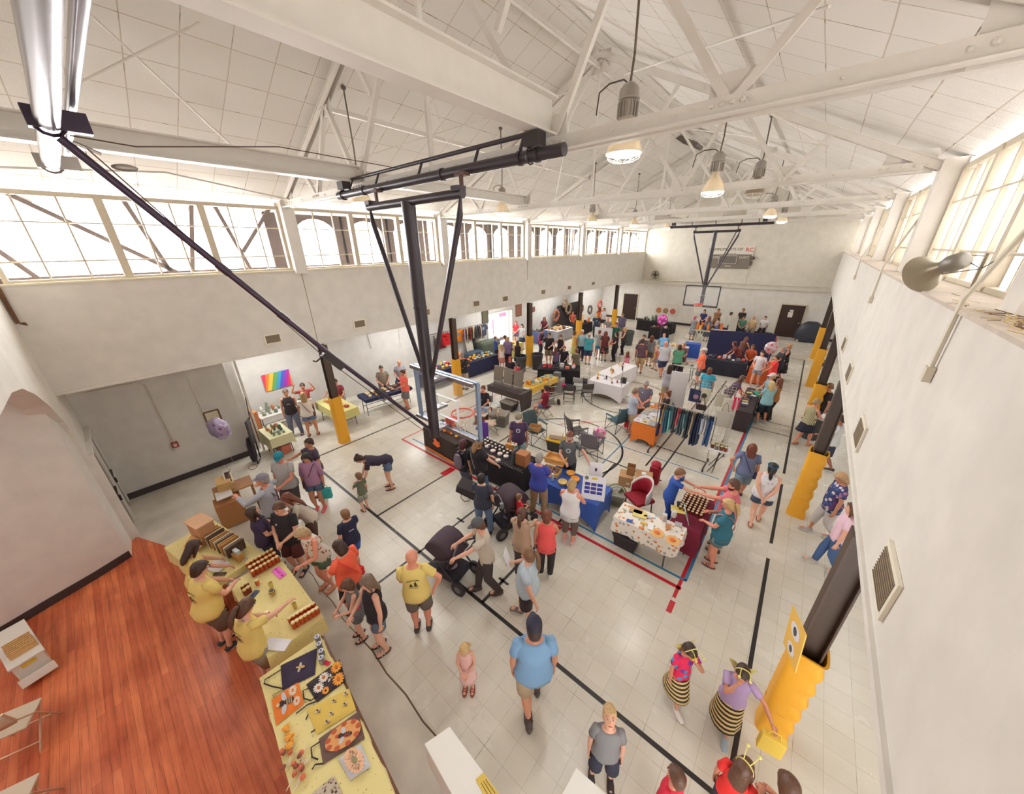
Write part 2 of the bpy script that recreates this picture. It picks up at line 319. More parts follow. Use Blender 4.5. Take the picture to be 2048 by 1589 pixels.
cv.ringloft([[(x, y, 0), (x - .06, y, 0), (x - .06, y, 4.7), (x, y, 4.7)] for x, y in path], cap=True)
struct(cv.build('wall_stage', wallmat('stage_cove_paint', (222, 217, 210))))
cb = M(); cb.ringloft([[(x + .02, y, 0), (x, y, 0), (x, y, .17), (x + .02, y, .17)] for x, y in path[1:]], cap=True)
struct(cb.build('baseboard_stage', m_base))
w = M(); w.box((-4.5, -4.4, 4.75), (12.2, 6.6, .1)); struct(w.build('ceiling_stage', m_white))
w = M(); w.bar((-11.02, -.86, ZS), (-11.02, -.86, 4.75), .05, .05).bar((-11.05, -.84, 4.75), (-11.12, -.8, 4.66), .12, .03); struct(w.build('trim_8', mat((120, 84, 60), .8, var=.2)))
for i, (x0, x1) in enumerate(((-12.25, -11.45), (-11.2, -10.45))):
 d = M(); d.box(((x0 + x1) / 2, -.88, 1.05), (x1 - x0, .06, 2.1)); o = d.build('door_%d' % (i + 1), mat((104, 90, 80), .4, var=.05)); struct(o)
 k = M(); k.box((x1 - .1, -.82, 1.0), (.05, .09, .12)).box(((x0 + x1) / 2, -.83, 1.05), (.5, .05, .05)); k.build('door_handle', mat((70, 62, 58), .3, .6), o)
 k = M(); k.box((x0 - .04, -.86, 1.08), (.06, .1, 2.2)).box((x1 + .04, -.86, 1.08), (.06, .1, 2.2)).box(((x0 + x1) / 2, -.86, 2.15), (x1 - x0, .1, .06)); k.build('door_frame', m_white, o)
for i, (x0, x1, mt) in enumerate(((-12.4, -11.2, (52, 30, 26)), (-1.3, -.02, (60, 40, 36)))):
 d = M(); d.box(((x0 + x1) / 2, 30.17, 1.06), (x1 - x0, .06, 2.12)); o = d.build('door_%d' % (i + 3), mat(mt, .45)); struct(o)
 k = M(); k.tube([(x1 - .12, 30.14, 1), (x1 - .12, 30.06, 1)], .035); k.build('door_handle', mat((200, 196, 186), .3, 1), o)
 k = M(); k.box((x0 - .04, 30.17, 1.08), (.07, .08, 2.2)).box((x1 + .04, 30.17, 1.08), (.07, .08, 2.2)).box(((x0 + x1) / 2, 30.17, 2.16), (x1 - x0 + .1, .08, .07)); k.build('door_frame', mat((214, 204, 180), .6), o)
s_ = M(); s_.box((0, 0, 0), (.26, .006, .34)).box((.02, 0, .26), (.2, .006, .12)); tag(s_.build('paper_notice', mat((228, 222, 214), .7)), 'white paper notice taped on the brown back door', 'notice', loc=(-.72, 30.13, 1.5))
eo = M(); eo.box((-14.42, (DX0 + DX1) / 2, 2.33), (.1, DX1 - DX0 + .2, .09)).box((-14.42, DX0 - .04, 1.15), (.1, .09, 2.3)).box((-14.42, DX1 + .04, 1.15), (.1, .09, 2.3)).box((-14.42, DX1 - .3, 1.15), (.06, .06, 2.3))
o = eo.build('door_5', mat((196, 190, 178), .5)); struct(o)
gl = M(); gl.box((-14.5, (DX0 + DX1) / 2, 1.15), (.02, DX1 - DX0, 2.3)); gl.build('pane', mat((250, 250, 250), .05, trans=1, alpha=.35), o)
gl = M(); gl.box((-14.4, 15.5, 1.5), (.02, .12, .9)).box((-14.4, 16.4, 2.1), (.02, .7, .25)); gl.build('decoration', mat((236, 170, 214), .6), o, label='pink paper decorations stuck to the glass')
gl = M(); gl.box((-14.4, 16.3, .62), (.02, .5, .22)); gl.build('door_sign', mat((150, 128, 136), .6), o)
m_frame = mat((206, 194, 172), .5, var=.05); m_outer = mat((70, 52, 44), .8, var=.12)
m_pane = mat((235, 238, 240), .06, alpha=.05, spec=.5)
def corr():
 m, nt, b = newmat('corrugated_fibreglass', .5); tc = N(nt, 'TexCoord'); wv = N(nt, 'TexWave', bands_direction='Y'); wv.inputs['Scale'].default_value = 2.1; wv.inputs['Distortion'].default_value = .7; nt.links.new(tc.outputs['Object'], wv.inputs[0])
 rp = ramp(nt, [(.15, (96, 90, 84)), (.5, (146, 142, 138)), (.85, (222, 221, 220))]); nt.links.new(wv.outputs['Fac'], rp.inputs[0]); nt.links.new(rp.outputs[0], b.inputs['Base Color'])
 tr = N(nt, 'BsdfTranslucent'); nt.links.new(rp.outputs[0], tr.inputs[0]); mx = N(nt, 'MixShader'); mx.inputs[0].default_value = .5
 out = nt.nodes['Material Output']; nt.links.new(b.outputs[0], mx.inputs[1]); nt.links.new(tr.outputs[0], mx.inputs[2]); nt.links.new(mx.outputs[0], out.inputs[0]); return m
m_corr = corr()
for i, (a, b) in enumerate(BAYS):
 for side in (0, 1):
  x = LX - .12 if side == 0 else RX + .46
  fr = M(); n3 = 3; L = b - a
  fr.box((x, (a + b) / 2, ZS + .04), (.1, L, .07)).box((x, (a + b) / 2, ZT - .03), (.1, L, .08)).box((x, a, (ZS + ZT) / 2), (.12, .07, ZT - ZS)).box((x, b, (ZS + ZT) / 2), (.12, .07, ZT - ZS))
  for k in (1, 2): fr.box((x, a + L * k / 3, (ZS + ZT) / 2), (.14, .13, ZT - ZS))
  for k in range(9):
   if k % 3: fr.box((x, a + L * k / 9, (ZS + ZT) / 2), (.045, .028, ZT - ZS))
  fr.box((x, (a + b) / 2, ZS + .38), (.05, L, .026)).box((x, (a + b) / 2, ZT - .5), (.05, L, .022))
  o = fr.build('window_%d' % (i * 2 + side + 1), m_frame); struct(o)
  if side == 0:
   g = M(); g.box((x - .03, (a + b) / 2, (ZS + ZT) / 2), (.008, L, ZT - ZS)); g.build('pane', m_pane, o)
  else:
   g = M(); nn = int(L / .05)
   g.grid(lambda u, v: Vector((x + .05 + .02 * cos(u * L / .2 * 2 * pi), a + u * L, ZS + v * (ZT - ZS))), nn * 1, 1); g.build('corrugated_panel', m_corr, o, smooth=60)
 ar = M(); xo = LX - .75; ar.m(0)
 L = b - a
 ar.box((xo, (a + b) / 2, ZS - .05), (.12, L + .5, .3))
 if i in (1, 2, 3, 4, 5):
  r_ = L / 6 - .18
  for k in range(3):
   c = a + L * (k + .5) / 3
   pts = [(c - L / 6, ZT + .4), (c - L / 6, ZT - .72)]
   pts += [(c - r_, ZT - .72)] + [(c - r_ * cos(radians(t)), ZT - .72 + r_ * .85 * sin(radians(t))) for t in range(0, 181, 15)] + [(c + L / 6, ZT - .72), (c + L / 6, ZT + .4)]
   q = [Vector((xo, p[0], p[1])) for p in pts]
   for s1, s2, s3, s4 in [(q[0], q[1], q[2], q[3])]: pass
   nn = len(q)
   for j in range(3, nn - 4): ar.add([q[j], q[j + 1], Vector((xo, q[j + 1].y, ZT + .4)), Vector((xo, q[j].y, ZT + .4))], [(0, 1, 2, 3)])
   for yy in (c - L / 6 + .09, c + L / 6 - .09): ar.box((xo, yy, (ZS + ZT) / 2), (.05, .26, ZT - ZS + .8))
  ar.box((xo, b - .15, 6.2), (.06, .5, 1.9))
 else:
  for p, q in (((-.6, 7.2), (1.9, 5.3)), ((1.2, 7.1), (1.6, 5.3)), ((2.4, 7.1), (1.9, 5.3)), ((2.75, 7.1), (3.2, 5.3)), ((4.1, 7.1), (3.1, 5.9)), ((-1.2, 6.9), (-.3, 5.3))): ar.bar((xo, p[0], p[1]), (xo, q[0], q[1]), .08, .26, (1, 0, 0))
  ar.box((xo, b + .1, 6.2), (.06, .5, 1.9))
 struct(ar.build('trim_%d' % (i + 10), m_outer))
for i, y in enumerate(YT):
 for side in (0, 1):
  p = M(); x = LX + .0 if side == 0 else RX + .3; s = 1 if side == 0 else -1
  p.box((x - s * .02, y, 6.2), (.34 if side == 0 else .3, .3, 1.75)).box((x - s * .16, y - .17, 6.2), (.06, .06, 1.7)).box((x - s * .16, y + .17, 6.2), (.06, .06, 1.7))
  struct(p.build('trim_%d' % (20 + i * 2 + side), m_steel))
def ceil_mat():
 m, nt, b = newmat('acoustic_tile_ceiling', .8); tc = N(nt, 'TexCoord')
 n0 = N(nt, 'TexNoise'); n0.inputs['Scale'].default_value = .9; nt.links.new(tc.outputs['Object'], n0.inputs['Vector'])
 ad = N(nt, 'MixRGB'); ad.blend_type = 'ADD'; ad.inputs[0].default_value = .028; nt.links.new(tc.outputs['Object'], ad.inputs[1]); nt.links.new(n0.outputs['Color'], ad.inputs[2])
 br = N(nt, 'TexBrick'); br.offset = 0; br.inputs['Scale'].default_value = 1; br.inputs['Brick Width'].default_value = .61; br.inputs['Row Height'].default_value = .61; br.inputs['Mortar Size'].default_value = .009; br.inputs['Mortar Smooth'].default_value = .35
 br.inputs['Color1'].default_value = lin((231, 227, 221)); br.inputs['Color2'].default_value = lin((226, 221, 214)); br.inputs['Mortar'].default_value = lin((200, 188, 172)); nt.links.new(ad.outputs[0], br.inputs['Vector'])
 br2 = N(nt, 'TexBrick'); br2.offset = 0; br2.inputs['Scale'].default_value = 1; br2.inputs['Brick Width'].default_value = .61; br2.inputs['Row Height'].default_value = .61; br2.inputs['Mortar Size'].default_value = .0045; nt.links.new(ad.outputs[0], br2.inputs['Vector'])
 n = N(nt, 'TexNoise'); n.inputs['Scale'].default_value = 3.1; n.inputs['Detail'].default_value = 2; nt.links.new(tc.outputs['Object'], n.inputs['Vector']); rp = ramp(nt, [(.57, (0, 0, 0, 1)), (.66, (1, 1, 1, 1))]); nt.links.new(n.outputs['Fac'], rp.inputs[0])
 mm = N(nt, 'Math', operation='MULTIPLY'); nt.links.new(br2.outputs['Fac'], mm.inputs[0]); nt.links.new(rp.outputs[0], mm.inputs[1])
 mx = N(nt, 'Mix', data_type='RGBA'); nt.links.new(mm.outputs[0], mx.inputs[0]); nt.links.new(br.outputs['Color'], mx.inputs[6]); mx.inputs[7].default_value = lin((96, 78, 58)); nt.links.new(mx.outputs[2], b.inputs['Base Color'])
 n2 = N(nt, 'TexNoise'); n2.inputs['Scale'].default_value = 40; nt.links.new(tc.outputs['Object'], n2.inputs['Vector']); n6 = N(nt, 'TexNoise'); n6.inputs['Scale'].default_value = 1.6; nt.links.new(tc.outputs['Object'], n6.inputs['Vector'])
 a2 = N(nt, 'Math', operation='MULTIPLY_ADD'); a2.inputs[1].default_value = 6; nt.links.new(n6.outputs['Fac'], a2.inputs[0]); nt.links.new(n2.outputs['Fac'], a2.inputs[2])
 bp = N(nt, 'Bump'); bp.inputs['Strength'].default_value = .25; bp.inputs['Distance'].default_value = .02; nt.links.new(a2.outputs[0], bp.inputs['Height']); nt.links.new(bp.outputs[0], b.inputs['Normal']); return m
m_ceil = ceil_mat(); ang = atan2(3.1, 6.42); SL = hypot(3.1, 6.42)
for side in (-1, 1):
 c = M(); c.box((0, 0, .06), (SL + .7, 34.2, .12)); o = c.build('ceiling', m_ceil)
 xm = -5 + side * 3.35; o.location = (xm + side * 0, 14.3, 10.12 - 3.35 * 3.1 / 6.42 + .02); o.rotation_euler = (0, side * ang, 0); struct(o)
# ---------------- roof steel ----------------
def RZ(x): return 10.05 - .4829 * abs(x + 5)
def truss(y, label, half=False):
 t = thing('roof_truss', label, 'truss', (0, y, 0), group=None)
 def rr(xs, dy=0): return [(x, dy) for x in xs]
 c = M()
 for s in (-1, 1):   # bottom chord: two angles back to back
  c.box((-5.03, s * .05, 7.0), (11.85, .012, .15)).box((-5.03, s * .09, 6.93), (11.85, .09, .012))
 for x in [-10.4 + i * .6 for i in range(19)]: c.ell((x, -.06, 7.01), (.018, .014, .018), 6, 4)
 c.build('bottom_chord', m_steel, t)
 for s in (-1, 1):
  c = M()
  for d in (-1, 1): c.bar((-5, d * .05, 9.93), (-5 + s * 6.1, d * .05, RZ(-5 + 6.1) - .12), .02, .13)
  c.bar((-5, 0, 9.99), (-5 + s * 6.1, 0, RZ(1.1) - .06), .17, .014); c.build('rafter', m_steel, t)
 webs = [((-2.8, 7.05), (-4.92, 9.8)), ((-2.75, 7.05), (-2.0, RZ(-2) - .12)), ((-.97, 7.05), (-1.95, RZ(-2) - .15)), ((-.9, 7.05), (-.35, RZ(-.35) - .12)), ((-3.6, 8.25), (-3.1, RZ(-3.1) - .1))]
 for s in (-1, 1):
  for k, (a, b) in enumerate(webs):
   c = M(); ax = a[0] if s > 0 else -10 - a[0]; bx = b[0] if s > 0 else -10 - b[0]
   c.bar((ax, -.03, a[1]), (bx, -.03, b[1]), .012, .075).bar((ax, .03, a[1]), (bx, .03, b[1]), .075, .012); c.build('web_member', m_steel, t)
 c = M(); c.bar((-5, 0, 7.05), (-5, 0, 9.8), .07, .05); c.build('web_member', m_steel, t)
 for x, z, w_, h_ in ((-2.8, 7.12, .42, .34), (-7.2, 7.12, .42, .34), (-.95, 7.1, .34, .3), (-9.05, 7.1, .34, .3), (-5, 9.78, .5, .4), (-10.75, 7.08, .6, .34), (.72, 7.08, .6, .34), (-2.0, RZ(-2) - .2, .4, .25), (-8, RZ(-2) - .2, .4, .25)):
  c = M(); c.box((x, 0, z), (w_, .014, h_))
  for q in range(4): c.ell((x - w_ * .36 + q * w_ * .24, -.06, 7.02 if z < 7.2 else z), (.022, .02, .022), 8, 5)
  c.build('gusset_plate', m_steel, t)
 return t
lab = ['white riveted roof truss nearest the viewer, crossing behind the big hoop frame', 'second white roof truss from the viewer', 'third white roof truss from the viewer', 'fourth white roof truss from the viewer', 'farthest white roof truss, before the end wall']
t1 = truss(YT[0], lab[0])
for i in range(1, 5): dup(t1, (0, YT[i], 0), label=lab[i])
def ibeam(x, y0, y1, label, z=7.02, hgt=.34):
 t = thing('steel_beam', label, 'beam', (x, y0, 0)); L = y1 - y0; c = M()
 c.box((0, L / 2, z + hgt / 2 + .08), (.03, L, hgt)).box((0, L / 2, z + .08), (.2, L, .022)).box((0, L / 2, z + hgt + .08), (.2, L, .022))
 c.build('web', m_steel, t)
 return t
ibeam(-2.8, -7, YT[0] - .02, 'long white steel beam overhead running from the stage to the first truss')
ibeam(-7.2, -7, YT[0] - .02, 'white steel beam beyond the metal pipe, nearer the left windows', 7.0, .26)
ibeam(-7.2, 19.8, 30.4, 'far white steel beam left of the distant hoop frame', 7.05, .26)
ibeam(-2.8, 19.8, 30.4, 'far white steel beam right of the distant hoop frame', 7.05, .26)
ibeam(-7.2, YT[0] + .02, YT[1] - .02, 'white steel beam between the first and second truss, left side', 7.0, .2)
def PR(px, py, lift=.12):      # a point just under the ceiling plane
 d = ray(px, py); best = None
 for s in (-1, 1):
  den = d[2] + s * .4829 * d[0]; t = (10.05 - lift - EYE - s * .4829 * 5) / den if den else -1
  if t > 0 and (d[0] * t + 5) * s >= -.01 and (best is None or t < best): best = t
 t = best; return Vector((d[0] * t, d[1] * t, EYE + d[2] * t))
for a, b, lb in (((150, 0), (505, 330), 'thin tie rod crossing the ceiling tiles from the top left towards the first truss'), ((400, 45), (0, 245), 'thin tie rod crossing the other one at the upper left')):
 r = M(); r.tube([PR(*a), PR(*b)], .016, 6); tag(r.build('tie_rod', m_steel, smooth=60), lb, 'tie rod')
r = M(); r.tube([PR(0, 335, .3), PR(330, 345, .3), PR(580, 400, .3)], .02, 6); tag(r.build('conduit', m_steel, smooth=60), 'thin conduit running under the low edge of the left ceiling', 'conduit')
for i in range(4):
 y0, y1 = YT[i], YT[i + 1]
 for x0, x1, nm in ((-9.6, -5.6, 'left'), (-.4, -4.4, 'right')):
  r = M(); r.tube([(x0, y0, RZ(x0) - .35), (x1, y1, RZ(x1) - .35)], .014, 5); r.tube([(x1, y0, RZ(x1) - .35), (x0, y1, RZ(x0) - .35)], .014, 5)
  tag(r.build('tie_rod', m_steel), 'crossed tie rods between truss %s and %s on the %s slope' % (('one', 'two', 'three', 'four')[i], ('two', 'three', 'four', 'five')[i], nm), 'tie rod')
for x, z, lb in ((-5, 9.7, 'ridge strut'), (-2.0, RZ(-2) - .2, 'right slope strut'), (-8.0, RZ(-2) - .2, 'left slope strut')):
 r = M(); r.box((x, 14.6, z), (.06, 21, .08)); tag(r.build('purlin_strut', m_steel), 'white %s running the length of the roof' % lb, 'strut')
v = M(); v.box((0, 0, 0), (1.1, .9, .12))
for i in range(9): v.box((-.48 + i * .12, 0, -.07), (.02, .86, .04))
for i in range(4): v.box((0, -.4 + i * .27, -.06), (1.05, .03, .05))
p = PR(1375, 283, .15); tag(v.build('ceiling_vent', mat((120, 112, 104), .6, .3)), 'grey louvred vent box set in the right ceiling slope near the ridge', 'vent', loc=p, rot=(0, ang, 0))
# ---------------- high bay lamps ----------------
m_alu = mat((176, 170, 162), .35, .7); m_refl = mat((214, 200, 176), .25, .1, alpha=.86); m_lampon = mat((255, 250, 240), .5, emit=14); m_guard = mat((238, 234, 226), .4)
def make_lamp(label, top, lit=True):
 t = thing('high_bay_lamp', label, 'lamp')
 r = M(); r.tube([(0, 0, .62), (.02, 0, top * .5), (0, 0, top)], .014, 6); r.ell((0, 0, top), (.05, .05, .04)); r.build('stem', mat((120, 110, 98), .4, .6), t, smooth=60)
 r = M(); r.lathe([(.04, .66), (.07, .64), (.105, .6), (.11, .52), (.12, .515), (.12, .5), (.1, .49), (.095, .34), (.06, .33)], n=20)
 for i in range(16): a = i * pi / 8; r.box((cos(a) * .1, sin(a) * .1, .41), (.03, .008, .14), (0, 0, a))
 r.build('ballast_housing', m_alu, t, smooth=40)
 r = M(); r.lathe([(.065, .34), (.075, .26), (.12, .2), (.175, .1), (.21, 0), (.2, 0), (.165, .1), (.11, .195), (.065, .25), (.055, .34)], n=24, cap=False); r.build('reflector', m_refl if lit else mat((150, 132, 112), .3, .2), t, smooth=70)
 r = M(); r.lathe([(.19, .004), (.192, -.004), (.12, -.03), (.0005, -.042)], n=20); r.build('diffuser', m_lampon if lit else mat((190, 176, 156), .4), t, smooth=70)
 r = M(); r.tube([(.205 * cos(a * pi / 12), .205 * sin(a * pi / 12), 0) for a in range(24)], .006, 5, closed=True); r.tube([(.13 * cos(a * pi / 8), .13 * sin(a * pi / 8), -.075) for a in range(16)], .004, 4, closed=True)
 for i in range(8): a = i * pi / 4; r.tube([(cos(a) * .205, sin(a) * .205, 0), (cos(a) * .19, sin(a) * .19, -.045), (cos(a) * .13, sin(a) * .13, -.075), (cos(a) * .03, sin(a) * .03, -.088)], .004, 4)
 r.build('wire_guard', m_guard, t, smooth=60)
 r = M(); r.tube([(0, 0, .64), (-.1, .05, .72), (-.3, .1, .74), (-.45, .15, .7), (-.5, .2, .5)], .009, 5); r.build('power_cable', mat((70, 56, 48), .6), t, smooth=60)
 if lit:
  l = bpy.data.lights.new('lamp_light', 'SPOT'); l.energy = 80; l.spot_size = radians(150); l.spot_blend = .7; l.shadow_soft_size = .18; l.color = (1, .99, .96)
  o = bpy.data.objects.new('lamp_light', l); C.objects.link(o); o.parent = t; o.location = (0, 0, -.12)
 return t
LP = [(-2.1, 4.62, 6.9, 'large lit high bay lamp hanging just behind the nearest truss'), (-1.95, 8.5, 6.84, 'lit high bay lamp, second along the right row'), (-1.8, 16.7, 6.82, 'lit high bay lamp far along the right row, higher of the distant pair'), (-1.8, 21.3, 6.82, 'small lit high bay lamp at the far end of the right row'),
      (-7.8, 4.45, 6.82, 'lit high bay lamp half hidden behind the hoop frame pipe, left row'), (-7.55, 8.7, 6.84, 'lit high bay lamp in the left row, hanging above the second group of windows'), (-7.6, 14.3, 6.83, 'lit high bay lamp third along the left row'), (-7.4, 18.2, 6.83, 'lit high bay lamp fourth along the left row'), (-7.4, 23.1, 6.83, 'lit high bay lamp at the far end of the left row')]
for x, y, z, lb in LP:
 t = make_lamp(lb, RZ(x) - z + .045); t.location = (x, y, z)
t = make_lamp('unlit brown high bay lamp in the right row', RZ(-1.5) - 6.9, False); t.location = (-1.55, 10.6, 6.95)
# ---------------- suspended basketball hoops ----------------
m_pipe = mat((66, 60, 66), .35, .3); m_galv = mat((168, 164, 168), .25, .85); m_blue = mat((138, 158, 182), .35, .3)
def hoop(label, y, yb, sgn, cx, rail=True):
 t = thing('basketball_hoop', label, 'basketball hoop', (cx, y, 0)); s = sgn    # s=+1: rim points away down the hall
 r = M(); r.tube([(-2.45, s * .2, 6.86), (2.6, s * .2, 6.86)], .065, 14)
 for x in (-2.3, -1.5, .6, 2.0, 2.25): r.tube([(x - .02, s * .2, 6.86), (x + .02, s * .2, 6.86)], .078, 14)
 r.build('mounting_pipe', m_pipe, t, smooth=50)
 r = M(); r.tube([(-2.15, s * .35, 7.12), (2.0, s * .35, 7.12)], .028, 8)
 for x in (-2.1, -1.2, 0, 1.2, 1.95): r.bar((x, s * .34, 7.12), (x, s * .22, 6.88), .035, .02)
 r.build('stiffener_rail', m_pipe, t, smooth=50)
 for x in (-2.2, 2.2):
  r = M(); r.box((x, s * .2, 7.01), (.2, .16, .13)); r.tube([(x - .06, s * .2 + .08 * cos(a), 6.86 + .08 * sin(a)) for a in [i * pi / 6 for i in range(12)]], .008, 5, closed=True); r.build('beam_clamp', m_dark, t)
 r = M(); r.tube([(-1.12, 0, 6.56), (1.2, 0, 6.56)], .06, 12)
 for x in (-1.05, 1.12): r.box((x, 0, 6.62), (.14, .14, .06))
 r.build('pivot_pipe', m_pipe, t, smooth=50)
 for x in (-1.0, 1.08):
  r = M(); r.box((x, s * .1, 6.74), (.04, .04, .2)).box((x, s * .12, 6.8), (.18, .12, .04)); r.build('hanger', mat((92, 60, 52), .6), t)
 r = M(); r.tube([(0, 0, 6.56), (0, 0, 5.0), (0, 0, 2.52)], [.105, .105, .1], 18); r.tube([(0, 0, 5.02), (0, 0, 4.98)], .112, 18); r.build('mast', m_pipe, t, smooth=50)
 for x in (-1.08, 1.15):
  r = M(); r.tube([(x, 0, 6.5), (x * .97, 0, 6.3), (x * .1, 0, 3.78)], [.02, .045, .038], 10); r.build('side_brace', m_pipe, t, smooth=50)
 r = M(); r.bar((-.9, s * .25, 3.72), (.9, s * .25, 3.72), .05, .07).bar((-.9, s * .25, 2.62), (.9, s * .25, 2.62), .05, .07)
 for z in (3.68, 3.1, 2.66): r.bar((0, 0, z), (0, s * .32, z), .16, .05)
 r.build('support_frame', m_galv, t)
 yb_ = s * .36
 fr = M(); W2, z0, z1 = .9, 2.58, 3.72
 for a_, b_ in (((-W2, z0), (W2, z0)), ((-W2, z1), (W2, z1)), ((-W2, z0), (-W2, z1)), ((W2, z0), (W2, z1))): fr.bar((a_[0], yb_, a_[1]), (b_[0], yb_, b_[1]), .05, .075, (0, 1, 0))
 bb = fr.build('backboard_frame', m_blue if s > 0 else mat((60, 60, 64), .4), t)
 g = M(); g.box((0, yb_, (z0 + z1) / 2), (W2 * 2, .014, z1 - z0)); g.build('glass', mat((225, 232, 236), .04, alpha=.08), bb)
 g = M(); q = yb_ + s * .012
 for a_, b_ in (((-.3, 2.78), (.3, 2.78)), ((-.3, 3.22), (.3, 3.22)), ((-.3, 2.78), (-.3, 3.22)), ((.3, 2.78), (.3, 3.22))): g.bar((a_[0], q, a_[1]), (b_[0], q, b_[1]), .006, .05, (0, 1, 0))
 g.build('target_square', mat((226, 232, 238), .5), bb)
 rz = 2.74; rc = yb_ + s * .39
 g = M(); g.tube([(.228 * cos(i * pi / 14), rc + .228 * sin(i * pi / 14), rz) for i in range(28)], .019, 8, closed=True)
 g.box((0, yb_ + s * .09, rz - .02), (.18, .18, .03)); g.bar((-.08, yb_ + s * .02, rz - .12), (-.04, yb_ + s * .18, rz - .01), .02, .03); g.bar((.08, yb_ + s * .02, rz - .12), (.04, yb_ + s * .18, rz - .01), .02, .03); g.box((0, yb_ + s * .015, rz - .06), (.16, .02, .16))
 rm = g.build('rim', mat((226, 76, 62), .4), t, smooth=50)
 g = M()
 for k in range(12):
  for d in (-1, 1):
   pth = []
   for j in range(6):
    a = k * pi / 6 + d * j * pi / 12 * .5 * 2; rad = [.222, .2, .175, .15, .128, .118][j]; pth.append((rad * cos(a), rc + rad * sin(a), rz - .015 - j * .085))
   g.tube(pth, .006, 4)
 g.build('net', mat((226, 218, 202), .8), rm)
 return t
h1 = hoop('large ceiling-hung basketball hoop with a glass backboard, hanging over the left of the floor', 3.6, 0, 1, -5.0)
h2 = hoop('distant ceiling-hung basketball hoop in front of the end wall', 23.4, 0, -1, -4.85)
m_tube = mat((176, 172, 178), .22, .9)
r = M(); r.tube([(-7.55, .27, 6.86), (-1.7, .27, 6.86)], .07, 18); pp = tag(r.build('mounting_pipe', m_tube, smooth=60), 'shiny galvanised pipe hanging close overhead at the top left', 'pipe')
r = M(); r.tube([(-7.55, .44, 7.0), (-1.7, .44, 7.0)], .035, 12); r.build('rear_pipe', m_tube, pp, smooth=60)
for x, c_ in ((-7.1, m_alu), (-4.95, mat((58, 46, 62), .4, .4))):
 r = M(); r.box((x, .33, 6.88), (.1, .34, .14)); r.tube([(x, .27 + .09 * cos(a), 6.86 + .09 * sin(a)) for a in [i * pi / 6 for i in range(12)]], .014, 6, closed=True); r.build('clamp', c_, pp)
r = M(); r.tube([(-4.95, .3, 6.76), (-5.0, 2.0, 4.55), (-5.0, 3.5, 2.72)], [.034, .032, .03], 10); br_ = tag(r.build('diagonal_brace', mat((72, 58, 76), .35, .5), smooth=60), 'long dark diagonal brace from the overhead pipe down to the hoop mast', 'brace')
r = M(); r.box((-5.0, 2.02, 4.46), (.07, .34, .1), (radians(-52), 0, 0)); r.tube([(-5.0, 1.9, 4.56), (-5, 1.8, 4.5), (-5, 1.76, 4.52)], .012, 5); r.build('safety_catch', m_dark, br_)
for k, (yy, zz) in enumerate(((1.1, 5.73), (1.55, 5.14), (2.6, 3.8))):
 r = M(); r.tube([(-5.0, yy - .04, zz + .05), (-5.0, yy + .04, zz - .05)], .042, 8); r.build('collar', m_dark, br_)
r = M(); r.tube([(-4.93, .42, 6.72), (-5.02, 2.0, 4.42), (-5.02, 3.4, 2.7)], .006, 5); tag(r.build('hoist_cable', mat((90, 70, 64), .4, .6)), 'thin steel cable running alongside the diagonal brace', 'cable')
r = M(); r.tube([(-4.9, .36, 6.78), (-4.98, .75, 6.78), (-5.1, 2.0, 7.0), (-5.6, 3.9, 7.1)], .006, 5); tag(r.build('hoist_cable', mat((90, 70, 64), .4, .6)), 'slack thin cable above the diagonal brace', 'cable')
r = M(); r.ell((-4.97, .62, 6.6), (.035, .09, .03)); r.tube([(-4.93, .36, 6.74), (-4.95, .5, 6.68)], .015, 6); tag(r.build('turnbuckle', m_alu, smooth=60), 'metal turnbuckle hook hanging beside the pipe clamp', 'turnbuckle')
r = M(); r.tube([(-4.6, 28.5, 6.9), (-4.85, 23.5, 3.4)], .03, 8); tag(r.build('diagonal_brace', m_pipe), 'dark brace rising behind the distant hoop mast', 'brace')
# ---------------- vents, conduits, wall fittings ----------------
def vent(label, loc, side, w_=.34, h_=.2):
 t = thing('wall_vent', label, 'vent', loc, pi / 2 * side)
 c = M(); c.box((0, -.012, 0), (w_ + .08, .024, h_ + .08)); c.build('frame', mat((232, 226, 208), .5), t)
 c = M(); c.box((0, -.026, 0), (w_, .006, h_));
 for i in range(9): c.box((0, -.03, -h_ / 2 + h_ * (i + .5) / 9), (w_, .012, .006))
 c.build('grille', mat((140, 124, 104), .6), t)
for (px, py), lb in zip([(545, 676), (719, 649), (851, 625), (952, 606), (1010, 596), (1086, 583), (1138, 574), (1186, 568)], ['nearest to the corner', 'to the right of the diagonal brace', 'behind the hoop mast', 'right of the hoop mast', 'above the bright entrance', 'above the right of the entrance', 'third from the end wall', 'nearest the end wall']):
 p = FX(px, py, LX); p.z = 3.7; vent('small square vent in the left white band, ' + lb, p + Vector((.002, 0, 0)), 1)
for (px, py), lb in zip([(1777, 1160), (1720, 874), (1697, 755), (1690, 690)], ['closest, at the lower right', 'level with the lit patch', 'third along', 'farthest one']):
 p = FX(px, py, RX); p.z = 3.69; vent('framed vent in the right wall, ' + lb, p - Vector((.002, 0, 0)), -1, .42, .26)
def conduit(label, pts, r_=.012, box=None, c=(216, 208, 190), bc=None):
 t = M(); t.tube(pts, r_, 6); o = tag(t.build('conduit', mat(c, .5), smooth=60), label, 'conduit')
 if box:
  b = M(); b.box(box, (.05, .09, .12)); b.build('outlet_box', mat(bc or c, .5), o)
